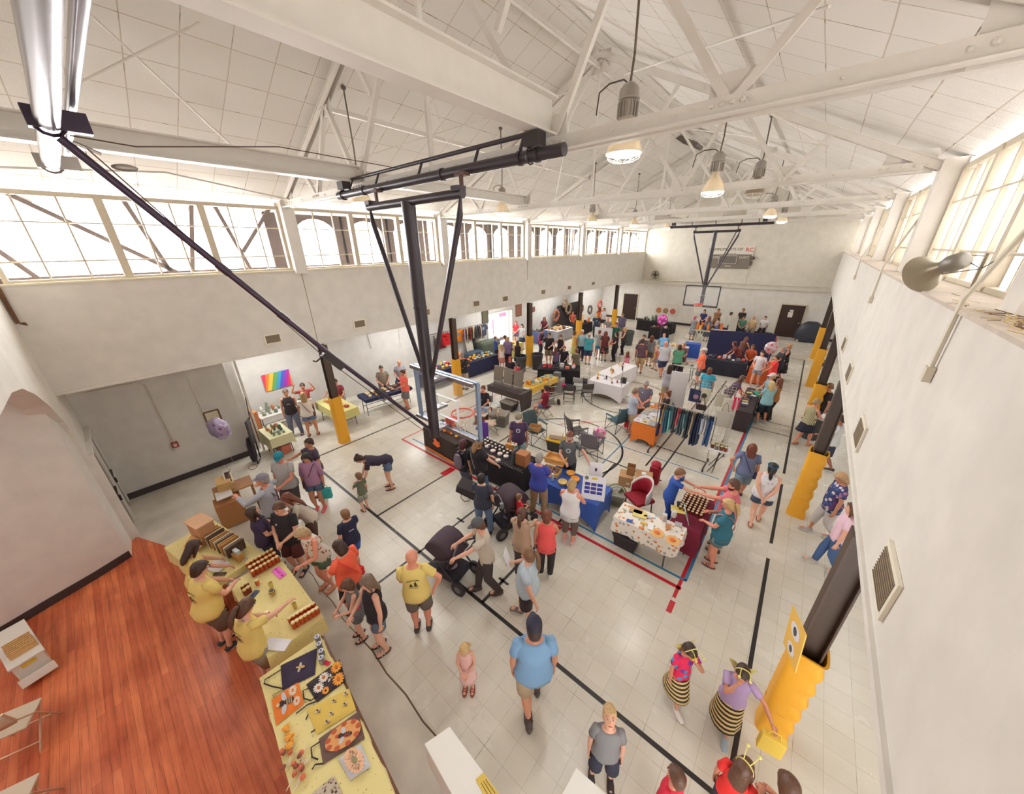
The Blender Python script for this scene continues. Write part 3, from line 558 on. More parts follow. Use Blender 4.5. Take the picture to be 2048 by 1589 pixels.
for p, q, lb in (((2012, 450), (1855, 748), 'white conduit running down the right wall from the near window post to an outlet'), ((1850, 470), (1741, 600), 'second white conduit hanging on the right wall'), ((1752, 490), (1709, 555), 'short far conduit on the right wall')):
 a = FX(*p, RX - .03); b = FX(*q, RX - .03); a.y = b.y; conduit(lb, [(a.x + (.3 if a.z > 5.4 else 0), a.y, max(a.z, 6.6)), (a.x, a.y, 5.5), (b.x, b.y, b.z)], .017, (b.x, b.y, b.z))
a = FX(145, 800, -12.36);
conduit('white conduit bending down the left outer wall to the red fire alarm', [(-12.36, -.6, 2.95), (-12.36, .25, 2.95), (-12.36, .38, 2.85), (-12.36, .41, 1.05)], .014)
al = M(); al.box((0, 0, 0), (.07, .14, .16)); o = tag(al.build('fire_alarm', mat((160, 60, 52), .5), bevel=.008), 'small red fire alarm box at the end of the wall conduit', 'fire alarm', loc=FX(350, 890, -12.35))
al = M(); al.box((.04, 0, 0), (.02, .07, .08)); al.build('button', mat((210, 190, 180), .5), o)
conduit('white conduit dropping to the framed picture on the left outer wall', [(-12.37, 1.15, 3.2), (-12.37, 1.22, 1.75)], .01)
def frame_pic(label, loc, w_, h_, inner, border=(96, 66, 40), rz=pi / 2, name='picture', cat='picture', bd=.03):
 t = thing(name, label, cat, loc, rz)
 c = M()
 for a_, b_ in (((-w_ / 2, -h_ / 2), (w_ / 2, -h_ / 2)), ((-w_ / 2, h_ / 2), (w_ / 2, h_ / 2)), ((-w_ / 2, -h_ / 2), (-w_ / 2, h_ / 2)), ((w_ / 2, -h_ / 2), (w_ / 2, h_ / 2))): c.bar((a_[0], -.015, a_[1]), (b_[0], -.015, b_[1]), .03, bd, (0, 1, 0))
 c.build('frame', mat(border, .5), t); c = M(); c.box((0, -.008, 0), (w_, .01, h_)); c.build('panel', inner if not isinstance(inner, tuple) else mat(inner, .6), t); return t
frame_pic('brown framed certificate on the left outer wall behind the balloon', FX(426, 836, -12.38), .33, .42, (206, 196, 170))
frame_pic('dark bronze plaque left of the bright entrance', FX(970, 632, -14.38), .5, .85, (92, 88, 66), (70, 60, 48))
frame_pic('reddish brown plaque right of the bright entrance', FX(1037, 619, -14.38), .55, .85, (150, 98, 76), (120, 80, 64))
frame_pic('small brown wall sign behind the far left column', FX(1063, 620, -14.38), .7, .3, (134, 82, 76), (120, 74, 70))
k = M(); sw = [(232, 60, 90), (240, 130, 60), (240, 196, 70), (110, 170, 90), (70, 160, 200), (90, 90, 200), (170, 60, 180), (230, 60, 120), (240, 140, 60), (120, 180, 110), (60, 170, 210)]
for i in range(11):
 x0 = -.55 + i * .13; pts = [(x0, -.31), (x0 + .13, -.31), (x0 + .33, .31), (x0 + .2, .31)]; pts = [(min(.45, max(-.45, x - .1)), y) for x, y in pts]
 k.m(i);
 if abs(pts[1][0] - pts[0][0]) + abs(pts[2][0] - pts[3][0]) > .02: k.add([(a, -.006, b) for a, b in pts], [(0, 1, 2, 3)])
k.m(10).box((0, .002, 0), (.9, .01, .62)); tag(k.build('poster', [mat(c, .7) for c in sw]), 'rainbow striped poster on the grey wall behind the vested man', 'poster', loc=FX(555, 761, -14.36), rz=pi / 2)
conduit('thin dark cord hanging on the left outer wall by the seated men', [(-14.36, 7.4, 3.2), (-14.36, 7.5, 1.9)], .01, c=(110, 100, 90))
conduit('thin pale conduit on the left outer wall behind the hoop mast', [(-14.36, 9.0, 3.2), (-14.36, 9.0, 1.7)], .01)
hs = thing('horn_loudspeaker', 'grey horn loudspeaker on a bracket beneath the right windows', 'loudspeaker', (.95, 5.55, 5.67), 0); hs.scale = (.8, .8, .8)
hx = Vector((-.5, .8, -.42)).normalized(); m_horn = mat((150, 140, 120), .35, .35)
k = M(); k.lathe([(.06, -.02), (.075, .05), (.1, .12), (.15, .19), (.21, .24), (.235, .26), (.225, .262), (.14, .2), (.06, .1), (.02, .05)], n=26, axis=hx, cap=False); k.build('horn_bell', m_horn, hs, smooth=70)
k = M(); k.lathe([(.05, -.24), (.095, -.21), (.105, -.1), (.085, -.02), (.06, .0)], n=20, axis=hx); k.build('driver_housing', mat((136, 130, 120), .4, .3), hs, smooth=60)
k = M(); k.bar(hx * -.1 + Vector((0, 0, .1)), (.3, .02, .12), .03, .012).bar(hx * .02 + Vector((.02, 0, -.08)), (.3, .02, -.02), .02, .012).bar((.3, .02, .15), (.3, .02, -.28), .03, .02); k.build('bracket', mat((120, 108, 90), .5, .4), hs)
k = M(); k.tube([hx * -.22, hx * -.2 + Vector((.1, 0, -.05)), (.3, 0, -.02), (.4, 0, .1)], .006, 5); k.build('cable', m_dark, hs)
k = M(); rnd = random.Random(3)
for i in range(520):
 x = RX + .02 + rnd.random() * .4; y = 1.6 + abs(rnd.gauss(0, .7)) + rnd.random() * 1.6; a = rnd.random() * pi; L_ = rnd.uniform(.03, .13)
 z = ZS + .035 + rnd.random() * .045 * max(0, 1 - (y - 2.2) / 2); k.cur = i % 3; k.bar((x, y, z), (x + cos(a) * L_, y + sin(a) * L_, z + rnd.uniform(-.01, .02)), .007, .004)
o = k.build('paint_flakes', [mat((196, 170, 110), .8), mat((120, 92, 62), .8), mat((214, 204, 186), .8)]); o['kind'] = 'stuff'; o['label'] = 'straw and peeled paint flakes littering the right window ledge'; o['category'] = 'debris'
sb = thing('scoreboard', 'grey scoreboard reading HOME and GUEST on the end wall', 'scoreboard', (-5.0, 30.12, 4.8))
k = M(); k.box((0, -.02, 0), (2.5, .1, .9)); k.build('case', mat((124, 114, 104), .5), sb, bevel=.02)
k = M(); k.box((-.1, -.11, .12), (1.1, .02, .5)); k.build('display', mat((108, 100, 92), .3), sb)
k = M()
for a_, b_ in (((-.65, -.13), (.45, -.13)), ((-.65, .37), (.45, .37)), ((-.65, -.13), (-.65, .37)), ((.45, -.13), (.45, .37))): k.bar((a_[0], -.12, a_[1]), (b_[0], -.12, b_[1]), .02, .03, (0, 1, 0))
k.build('display_border', mat((228, 222, 208), .5), sb)
mw = mat((232, 228, 216), .6)
text('HOME', .2, sb, (-.95, -.12, .26), (pi / 2, 0, 0), mw); text('GUEST', .2, sb, (.86, -.12, .26), (pi / 2, 0, 0), mw); text('PERIOD', .12, sb, (0, -.12, -.32), (pi / 2, 0, 0), mw)
k = M(); k.tube([(1.3, 0, .25), (1.45, -.1, .2)], .1, 10); k.box((1.32, -.02, -.1), (.1, .1, .3)); k.build('horn', mat((96, 84, 74), .5), sb)
sg = M(); sg.box((0, 0, 0), (2.7, .03, .62)); so = tag(sg.build('sponsor_sign', mat((222, 214, 200), .5)), 'white sign reading COMPLIMENTS OF above the scoreboard', 'sign', loc=(-5.0, 30.17, 5.5))
text('COMPLIMENTS OF', .26, so, (-.38, -.02, .08), (pi / 2, 0, 0), mat((52, 48, 50), .6)); text('STARKVILLE, MS', .09, so, (0, -.02, -.2), (pi / 2, 0, 0), mat((90, 84, 80), .6))
text('RC', .36, so, (1.08, -.02, .04), (pi / 2, 0, 0), mat((206, 30, 44), .5), depth=.004)
k = M(); k.tube([(-3.72, 30.14, 4.4), (-3.72, 30.14, 3.36)], .02, 6); tag(k.build('conduit', m_rear), 'conduit dropping below the scoreboard on the end wall', 'conduit')
fn = thing('wall_fan', 'small round wall fan on the end wall by its left corner', 'fan', FY(1310, 550, 30.0)); k = M(); k.tube([(.3 * cos(i * pi / 12), 0, .3 * sin(i * pi / 12)) for i in range(24)], .03, 6, closed=True)
for i in range(12): k.tube([(0, .03, 0), (.3 * cos(i * pi / 6), .0, .3 * sin(i * pi / 6))], .006, 4)
k.build('guard', mat((150, 142, 124), .5), fn); k = M()
for i in range(4): k.box((.13 * cos(i * pi / 2), .05, .13 * sin(i * pi / 2)), (.22, .02, .12), (0, -i * pi / 2, 0))
k.build('blades', mat((110, 104, 92), .5), fn); k = M(); k.tube([(0, .02, 0), (0, .14, 0)], .09, 12); k.build('motor', m_dark, fn)
def column(x, y, label, pad, ph=1.83, lw=.2, lean=0):
 t = thing('steel_column', label, 'column', (x, y, 0))
 k = M(); k.box((-.1, 0, 1.66), (.018, .2, 3.32)).box((.1, 0, 1.66), (.018, .2, 3.32)).box((0, 0, 1.66), (.2, .014, 3.32)); k.build('shaft', m_brown, t)
 p = M(); rings = []; n = 28; K = 26; rn = random.Random(int(x * 10 + y * 7))
 for j in range(K + 1):
  z = ph * j / K; ring = []
  for i in range(n):
   a = 2 * pi * i / n; c_, s_ = cos(a), sin(a); e = .42
   px = .165 * (abs(c_) ** e) * (1 if c_ > 0 else -1); py = .165 * (abs(s_) ** e) * (1 if s_ > 0 else -1)
   rip = (.018 * sin(j * 1.45 + .4) if c_ > .3 and pad == 'scallop' else .004 * sin(j * 2.1 + i)); kk = 1 + rip / .165 + (.03 if j in (0, K) else 0)
   ring.append((px * kk, py * kk, z + .012 * sin(3 * a + 1) * (1 if j == K else 0)))
  rings.append(ring)
 inner = [[(q[0] * .86, q[1] * .86, q[2]) for q in r_] for r_ in (rings[-1], rings[-6])]
 p.ringloft(rings + inner, cap=False); p.build('padding', mat((232, 168, 42) if pad else (232, 168, 42), .5, bump=.3, scale=6), t, smooth=50)
 b = M(); b.tube([(.17 * cos(i * pi / 8), .17 * sin(i * pi / 8), .52) for i in range(16)], .004, 4, closed=True); b.build('seam', mat((190, 130, 30), .6), t)
 return t
ords = ['nearest, by the bee-costumed girls', 'second from the viewer, by the floral-shirted woman', 'third from the viewer', 'fourth from the viewer', 'farthest']
for i, (y, o_) in enumerate(zip((4.09, 9.25, 14.45, 19.72, 25.05), ords)): column(.98, y, 'brown steel column with orange-yellow padding on the right, ' + o_, 'scallop', 1.62 if i == 0 else 1.72)
ords = ['nearest, between the craft tables and the hall floor', 'second, beside the hoop backboard', 'third, by the large grey bins', 'fourth along', 'farthest, near the brown door']
for i, (y, o_) in enumerate(zip((4.17, 9.29, 14.47, 19.7, 25.0), ords)): column(-10.86, y, 'brown steel column with yellow padding on the left, ' + o_, 'plain', 1.64)
# ---------------- people ----------------
SKIN = {'f': (226, 172, 146), 't': (205, 142, 112), 'd': (160, 104, 80), 'r': (224, 150, 124), 'b': (116, 74, 56)}
HAIR = {'bk': (36, 30, 30), 'db': (62, 42, 34), 'br': (96, 64, 46), 'lb': (134, 96, 66), 'bl': (206, 172, 120), 'db2': (150, 120, 84), 'rd': (116, 62, 44), 'gy': (158, 150, 142), 'wh': (222, 216, 208), 'mr': (84, 34, 44)}
def lerp(a, b, t): return a + (b - a) * t
def ik(S, T, l1, l2, hint):
 S = Vector(S); T = Vector(T); d = T - S; L = d.length; mx = (l1 + l2) * .995
 if L > mx: T = S + d * (mx / L); d = T - S; L = mx
 L = max(L, abs(l1 - l2) + .02)
 a = (l1 * l1 - l2 * l2 + L * L) / (2 * L); h = sqrt(max(0, l1 * l1 - a * a)); u = d.normalized(); hv = Vector(hint) - u * Vector(hint).dot(u)
 if hv.length < 1e-4: hv = Vector((0, -1, 0))
 return S + u * a + hv.normalized() * h, T
def ring(c, t, rx, ry, n=12, fwd=Vector((0, 1, 0)), e=1.0):
 t = Vector(t).normalized(); x = t.cross(fwd)
 if x.length < 1e-3: x = Vector((1, 0, 0))
 x.normalize(); y = x.cross(t); out = []
 for i in range(n):
  a = 2 * pi * i / n; out.append(Vector(c) - x * cos(a) * rx - y * sin(a) * ry * -1)
 return out
ARM = {'down': (.135, .02, .47), 'front': (.045, .19, .6), 'table': (.1, .21, .545), 'belly': (.03, .14, .57), 'hip': (.155, -.01, .545), 'back': (.02, -.12, .52), 'face': (.02, .09, .86), 'chest': (.04, .17, .7), 'reach': (.06, .36, .7), 'cross': (-.05, .13, .68), 'fwd': (.13, .17, .52), 'bwd': (.15, -.14, .52), 'push': (.09, .3, .6), 'up': (.16, .12, .98), 'out': (.3, .12, .6), 'lap': (.07, .2, .53), 'low': (.1, .22, .42), 'phone': (.05, .2, .68), 'side': (.33, .02, .68)}
PN = 0
def person(label, px, py, a, h=1.68, b=1.0, skin='f', hair=('short', 'br'), top=('tee', (128, 128, 130)), bot=('shorts', (70, 70, 80)), shoe=('sneaker', (60, 60, 64)), arms=('down', 'down'), lean=0, legs='stand', head=(0, 0), kid=0, z0=0, seat=.45, extra=None, foot=None, group=None, world=None, hz=None, nd=None):
 """px, py: pixel of the crown in the photograph; a: facing, 0 = towards the right of the view, 90 = away, 270 = towards the viewer."""
 global PN; PN += 1
 sit = legs in ('sit',)
 hipz = (seat + .06) / h if sit else .5
 up = lambda z: z - .5 + hipz        # torso heights for a seated figure
 ln = radians(lean)
 crz = h * (hipz + .5 * cos(ln)) if not hz else hz; cry = h * .5 * sin(ln)
 if world: P = Vector(world)
 else: P = FZ(px, py, crz + z0)
 view = Vector((P.x, P.y)).normalized(); r_ = Vector((view.y, -view.x)); fd = r_ * cos(radians(a)) + view * sin(radians(a)); yaw = atan2(fd.y, fd.x) - pi / 2
 base = Vector((P.x, P.y, z0)) - Vector((fd.x, fd.y, 0)) * cry
 if foot: q = FZ(foot[0], foot[1], 0); base = Vector((q.x, q.y, z0))
 if nd: base = base + Vector((nd[0], nd[1], 0))
 root = thing('person', label, 'person', base, yaw, group)
 near = base.length < 8.5; dist = hypot(base.x, base.y)
 vox = .0125 if dist < 9 else (.018 if dist < 14 else .028)
 H = h; hs = 1 + .28 * kid; bw = b; bl = sqrt(b)
 def T(x, y, z):          # torso point, leaning about the hips (unit-height space)
  dz = z - .5; k = min(1, max(0, dz / .12)); aa = ln * k if dz > 0 else 0
  return Vector((x, y * cos(aa) + dz * sin(aa), dz * cos(aa) - y * sin(aa) + hipz)) * H
 def TD(z): aa = ln * min(1, max(0, (z - .5) / .12)); return Vector((0, sin(aa), cos(aa)))
 def TF(z): aa = ln * min(1, max(0, (z - .5) / .12)); return Vector((0, cos(aa), -sin(aa)))
 def TR(z, rx, ry, off=0, n=16, oy=0):
  return ring(T(0, oy, z), TD(z), rx * H + off, ry * H + off, n, TF(z))
 belly = max(0, b - 1); ab = 1 + (bl - 1) * .75
 prof = [(.47, .088, .062, 0), (.52, .098, .07, -.002), (.57, .09, .066, .004 + belly * .02), (.62, .08, .06, .006 + belly * .03), (.67, .082, .062, .006 + belly * .02), (.72, .09, .066, .004), (.77, .096, .062, 0), (.80, .094, .05, -.002), (.825, .062, .038, -.004), (.84, .034, .034, 0)]
 prof = [(z, rx * (bw if z < .78 else 1 + (bw - 1) * .5), ry * (1 + (bw - 1) * 1.15 if z < .76 else 1), oy) for z, rx, ry, oy in prof]
 sh = .093 * (1 + (b - 1) * .5); SHL = [T(s * sh, -.004, .798) for s in (-1, 1)]
 l1, l2 = .172 * H, .15 * H; hands = []; elbows = []
 for i, s in enumerate((-1, 1)):
  tg = ARM[arms[i]] if isinstance(arms[i], str) else arms[i]; tz = tg[2]
  k = .5 if abs(lean) > 8 and not isinstance(arms[i], tuple) else 0
  Tt = Vector((s * (tg[0] + (.03 * (b - 1) if tg[0] > .08 else 0)), tg[1] + sin(ln) * .2, tz - .5 + hipz - (1 - cos(ln)) * .25)) * H
  if arms[i] in ('down', 'fwd', 'bwd') and abs(lean) > 40: Tt = Vector((s * .1, sin(ln) * .3 + .03, hipz + cos(ln) * .3 - .29)) * H
  if sit and arms[i] in ('lap', 'down'): Tt = Vector((s * .07, .17, hipz + .08)) * H
  hint = (s * .8, -.5, -.45) if arms[i] not in ('face', 'up') else (s * .7, .1, -.9)
  if arms[i] == 'hip': hint = (s * 1, -.25, 0)
  if arms[i] == 'back': hint = (s * 1, -.3, 0)
  E_, Hn = ik(SHL[i], Tt, l1, l2, hint); elbows.append(E_); hands.append(Hn)
 HP = [Vector((s * .052 * bl, 0, hipz)) * H for s in (-1, 1)]; knees = []; ank = []; t1, t2 = .245 * H, .222 * H
 for i, s in enumerate((-1, 1)):
  y = 0; x = .055
  if legs == 'stride': y = .11 * (1 if s > 0 else -1); x = .04
  if legs == 'stride2': y = -.11 * (1 if s > 0 else -1); x = .04
  if legs == 'apart': x = .085
  if sit: A_ = Vector((s * .075, .26, .042)) * H; hint = (s * .25, .6, 1)
  else: A_ = Vector((s * x, y, .042 + (.02 if y < 0 else 0))) * H; hint = (s * .1, 1, 0)
  K_, A2 = ik(HP[i], A_, t1, t2, hint); knees.append(K_); ank.append(A2)
 # ---- body, one continuous skin ----
 B = M()
 def limb(P_, R_, n=10, flat=1): B.tube(P_, R_, n, flat=flat)
 B.ringloft([TR(z, rx * (.9 if z < .78 and top[0] != 'none' else .97), ry * (.9 if z < .8 else 1), 0, 16, oy) for z, rx, ry, oy in prof])
 hc = T(0, .006, .925 if not kid else .918); hd = TD(.9)
 pitch = radians(head[0]) ; yawh = radians(head[1])
 HM = Matrix.Rotation(-ln * .55, 3, 'X') @ Matrix.Rotation(yawh, 3, 'Z') @ Matrix.Rotation(-pitch, 3, 'X')
 Hp = lambda x, y, z: T(0, 0, .862) + HM @ (Vector((x, y, z)) * H * hs)
 limb([T(0, -.006, .815), T(0, -.002, .85), Hp(0, .0, .03)], [.034 * H * bl, .029 * H * bl, .03 * H * bl])
 hr = []
 for z, rx, ry, oy in [(-.004, .014, .016, .03), (.006, .027, .034, .02), (.022, .036, .045, .01), (.042, .042, .052, .003), (.062, .0445, .055, .001), (.082, .0445, .055, -.001), (.1, .041, .05, -.003), (.117, .03, .038, -.004), (.127, .014, .018, -.004)]:
  hr.append([Hp(rx * cos(2 * pi * i / 16), oy + ry * sin(2 * pi * i / 16), z) for i in range(16)])
 B.ringloft(hr)
 B.ell(Hp(0, .06, .045), (.008 * H * hs, .012 * H * hs, .012 * H * hs), 8, 5)
 for s in (-1, 1): B.ell(Hp(s * .046, -.002, .05), (.006 * H * hs, .011 * H * hs, .016 * H * hs), 8, 5)
 for i, s in enumerate((-1, 1)):
  S_, E_, W_ = SHL[i], elbows[i], hands[i]
  limb([S_ + Vector((-s * .02 * H, 0, .0)), S_, lerp(S_, E_, .4), E_, lerp(E_, W_, .3), W_], [.025 * H * ab, .029 * H * ab, .026 * H * ab, .0215 * H * ab, .0225 * H * ab, .0145 * H])
  limb([HP[i] + Vector((0, 0, .03 * H)), lerp(HP[i], knees[i], .3), knees[i], lerp(knees[i], ank[i], .3), lerp(knees[i], ank[i], .75), ank[i] + Vector((0, 0, -.01 * H))], [.055 * H * bl, .05 * H * bl, .034 * H * bl, .034 * H * bl, .021 * H, .019 * H])
  fy = Vector((0, 1, 0)); f0 = ank[i] + Vector((0, -.018 * H, -.02 * H))
  B.ringloft([ring(f0 + fy * q * H, (0, 1, 0), w_ * H, hh * H, 10, Vector((0, 0, 1))) for q, w_, hh in ((-.012, .014, .014), (.01, .02, .022), (.05, .023, .02), (.09, .027, .013), (.12, .02, .008))])
 me = bpy.data.meshes.new('body'); me.from_pydata(B.v, [], B.f); me.materials.append(mat(SKIN[skin], .55, var=.04, scale=8))
 o = bpy.data.objects.new('body', me); C.objects.link(o)
 rm = o.modifiers.new('r', 'REMESH'); rm.mode = 'VOXEL'; rm.voxel_size = vox; rm.use_smooth_shade = True; smd = o.modifiers.new('s', 'SMOOTH'); smd.iterations = 2; smd.factor = .5
 dg = bpy.context.evaluated_depsgraph_get(); ev = o.evaluated_get(dg); nm = bpy.data.meshes.new_from_object(ev); o.modifiers.clear()
 V = [tuple(v.co) for v in nm.vertices]; Fc = [tuple(p.vertices) for p in nm.polygons]; hm = M(); hm.v = V; hm.f = Fc; hm.mi = [0] * len(Fc)
 for i, s in enumerate((-1, 1)):
  E_, W_ = elbows[i], hands[i]; d = (W_ - E_).normalized(); sd = d.cross(Vector((0, 0, 1)))
  if sd.length < .2: sd = Vector((0, 1, 0))
  sd.normalize(); nrm = sd.cross(d); pl = .05 * H
  hm.ringloft([ring(W_ + d * q, d, w_, t_, 8, nrm) for q, w_, t_ in ((-.01 * H, .013 * H, .012 * H), (.01 * H, .017 * H, .012 * H), (.035 * H, .022 * H, .011 * H), (pl, .021 * H, .009 * H))])
  curl = nrm * (-1 if nrm.z > 0 else 1)
  if dist < 16:
   for f_ in range(4):
    o_ = W_ + d * pl * .92 + sd * (f_ - 1.5) * .0105 * H; L_ = (.036, .042, .04, .031)[f_] * H
    hm.tube([o_, o_ + d * L_ * .45 + curl * L_ * .1, o_ + d * L_ * .75 + curl * L_ * .38, o_ + d * L_ * .85 + curl * L_ * .62], [.0052 * H, .005 * H, .0046 * H, .0038 * H], 6)
   tb = W_ + d * .012 * H + sd * (-.016 * H); hm.tube([tb, tb + d * .018 * H - sd * .014 * H + curl * .006 * H, tb + d * .036 * H - sd * .013 * H + curl * .012 * H], [.007 * H, .006 * H, .0045 * H], 6)
  else: hm.ell(W_ + d * (pl + .01 * H) + curl * .008 * H, (.02 * H, .02 * H, .014 * H), 8, 4)
 mtl = me.materials[0]; bpy.data.objects.remove(o); bpy.data.meshes.remove(me); bpy.data.meshes.remove(nm)
 body = hm.build('body', mtl, root, smooth=180)
 # ---- face ----
 if dist < 17:
  k = M()
  for s in (-1, 1): k.ell(Hp(s * .018, .0525, .062), (.0085 * H * hs, .006 * H * hs, .0045 * H * hs), 8, 5, HM)
  e_ = k.build('eyes', mat((236, 230, 224), .3), root, smooth=180); k = M()
  for s in (-1, 1): k.ell(Hp(s * .018, .0575, .062), (.004 * H * hs, .003 * H * hs, .004 * H * hs), 6, 5, HM)
  k.build('iris', mat((62, 46, 40), .3), e_)
  k = M(); k.ell(Hp(0, .053, .023), (.014 * H * hs, .006 * H * hs, .0042 * H * hs), 8, 5, HM); k.build('lips', mat([v * f for v, f in zip(SKIN[skin], (.82, .6, .6))], .5), root, smooth=180)
  k = M()
  for s in (-1, 1): k.ell(Hp(s * .019, .0535, .075), (.011 * H * hs, .004 * H * hs, .0025 * H * hs), 8, 4, HM)
  hcx = hair[1] if hair[0] != 'bald' else 'br'
  k.build('eyebrows', mat(HAIR.get(hcx, (90, 60, 50)), .8), root)
 # ---- hair ----
 hk, hcx = hair[0], hair[1]; hcol = HAIR[hcx] if isinstance(hcx, str) else hcx; m_h = mat(hcol, .45, var=.22, scale=30, bump=.4)
 def shell(zlow, grow=1.0, front=.062, side=.03):
  k = M(); rings = []
  for z, rx, ry, oy in [(.05, .0455, .056, 0), (.062, .049, .06, -.001), (.082, .0495, .0605, -.003), (.1, .046, .056, -.005), (.118, .035, .044, -.006), (.131, .018, .023, -.006), (.135, .004, .006, -.006)]:
   rg = []
   for i in range(18):
    t = 2 * pi * i / 18; yy = sin(t); zz = z
    if z < .085:
     lim = lerp(zlow, side, min(1, max(0, (yy + .7) / .9))) if yy < .2 else lerp(side, .088, min(1, max(0, (yy - .2) / .5)))
     zz = lim + (z - .05) * (1 - (lim - .05) / .06)
    rg.append(Hp(rx * grow * cos(t), oy + ry * grow * yy - (.006 if yy > .6 and z < .08 else 0), zz))
   rings.append(rg)
  k.ringloft(rings); return k
 if hk != 'bald' and hk != 'none':
  k = shell(.01 if hk in ('short', 'cap', 'crop', 'buzz') else -.01, {'buzz': .985, 'crop': 1.0}.get(hk, 1.05), side=.055 if hk in ('short', 'crop', 'cap', 'buzz', 'bun', 'pony') else .01)
  if hk == 'bob':
   k.ringloft([[Hp(rx * cos(2 * pi * i / 14), oy + ry * sin(2 * pi * i / 14), z) for i in range(14)] for z, rx, ry, oy in [(.09, .046, .045, -.014), (.05, .053, .045, -.02), (.01, .055, .04, -.022), (-.02, .048, .03, -.024)]])
  if hk in ('long', 'vlong'):
   e2 = -.17 if hk == 'vlong' else -.11
   k.ringloft([[Hp(rx * cos(2 * pi * i / 14), oy + ry * sin(2 * pi * i / 14), z) for i in range(14)] for z, rx, ry, oy in [(.1, .04, .03, -.022), (.06, .052, .036, -.026), (.01, .055, .032, -.032), (-.04, .056, .024, -.044), (e2 * .7, .05, .018, -.052), (e2, .03, .01, -.052)]])
   for s in (-1, 1): k.tube([Hp(s * .036, .02, .1), Hp(s * .05, .012, .06), Hp(s * .052, .006, .01), Hp(s * .05, .01, -.05)], [.008 * H, .014 * H, .014 * H, .006 * H], 8)
  k.build('hair', m_h, root, smooth=180)
  if hk in ('pony', 'lpony'):
   L_ = -.2 if hk == 'lpony' else -.09
   k = M(); k.tube([Hp(0, -.055, .085), Hp(0, -.085, .07), Hp(0, -.092, 0), Hp(.004, -.08, L_ * .6), Hp(.006, -.07, L_)], [.013 * H, .02 * H, .023 * H, .019 * H, .006 * H], 10); k.build('ponytail', m_h, root, smooth=180)
   k = M(); k.tube([Hp(0, -.052, .087), Hp(0, -.066, .082)], .0155 * H, 8); k.build('hair_tie', mat((60, 46, 60), .6), root)
  if hk == 'bun':
   k = M(); k.ell(Hp(0, -.045, .115), (.028 * H, .026 * H, .025 * H), 10, 7); k.build('bun', m_h, root, smooth=180)
 if hk == 'bald' and hcx != 'none': # close-cropped sides
  pass
 ex = extra or {}
 if 'cap' in ex:
  cc = ex['cap']; k = M(); rings = []
  for z, g in [(.082, 1.0), (.1, 1.0), (.118, .86), (.133, .58), (.141, .22)]: rings.append([Hp(.0525 * g * cos(2 * pi * i / 18), -.003 + .0635 * g * sin(2 * pi * i / 18), z + .002) for i in range(18)])
  k.ringloft(rings); k.ell(Hp(0, -.003, .144), (.006 * H, .006 * H, .004 * H), 6, 4); cp = k.build('cap', mat(cc, .7), root, smooth=60)
  bk_ = -1 if ex.get('capback') else 1; k = M()
  top_ = []; n_ = 9
  for q in (0, 1, 2):
   rr = [.05, .085, .108][q]; top_.append([Hp(.044 * (1, .98, .75)[q] * sin(-pi / 2 + pi * i / (n_ - 1)), bk_ * (.03 + (rr - .03) * cos(-pi / 2 + pi * i / (n_ - 1))), .088 - .005 * q) for i in range(n_)])
  vs = [p for r2 in top_ for p in r2]; fs = [(q * n_ + i, q * n_ + i + 1, (q + 1) * n_ + i + 1, (q + 1) * n_ + i) for q in range(2) for i in range(n_ - 1)]
  k.add(vs, fs); k.build('brim', mat(ex.get('brim', cc), .7), cp, solid=.006, smooth=60)
 if 'glasses' in ex:
  k = M()
  for s in (-1, 1): k.tube([Hp(s * .019 + .015 * cos(q * pi / 5), .061, .062 + .011 * sin(q * pi / 5)) for q in range(10)], .0018 * H, 4, closed=True); k.tube([Hp(s * .034, .06, .064), Hp(s * .047, .01, .064)], .0015 * H, 4)
  k.build('glasses', mat((40, 36, 38), .3), root)
 if 'beard' in ex:
  k = M(); k.ringloft([[Hp(rx * cos(2 * pi * i / 12), oy + ry * sin(2 * pi * i / 12), z) for i in range(12)] for z, rx, ry, oy in [(-.014, .014, .014, .03), (-.004, .028, .03, .025), (.01, .036, .04, .018), (.026, .04, .046, .009), (.034, .038, .04, .004)]]); k.build('beard', mat(ex['beard'], .7, bump=.4, scale=40), root, smooth=180)
 if 'headband' in ex:
  k = M(); k.tube([Hp(.054 * cos(q * pi / 10) , -.004 + .064 * sin(q * pi / 10), .098 + .006 * sin(q * pi / 10)) for q in range(20)], .006 * H, 6, closed=True); k.build('headband', mat(ex['headband'], .6), root, smooth=60)
 if 'antennae' in ex:
  k = M(); k.tube([Hp(.052 * cos(q * pi / 10), .0, .07 + .067 * sin(q * pi / 10)) for q in range(11)], .005 * H, 6)
  hb = k.build('antenna_headband', mat((222, 212, 120), .4), root, smooth=60)
  for s in (-1, 1):
   k = M(); k.tube([Hp(s * .02, .0, .135), Hp(s * .03, .03, .17), Hp(s * .035, .07, .165)], .0035 * H, 5); k.ell(Hp(s * .036, .078, .163), (.013 * H, .013 * H, .013 * H), 8, 6)
   k.build('antenna', mat((226, 216, 120), .4), hb, smooth=60)
 # ---- top ----
 tk, tc = top[0], top[1]; m_t = tc if not isinstance(tc, (tuple, list)) else mat(tc, .8, var=.05, scale=5, bump=.25)
 off = .009 * H
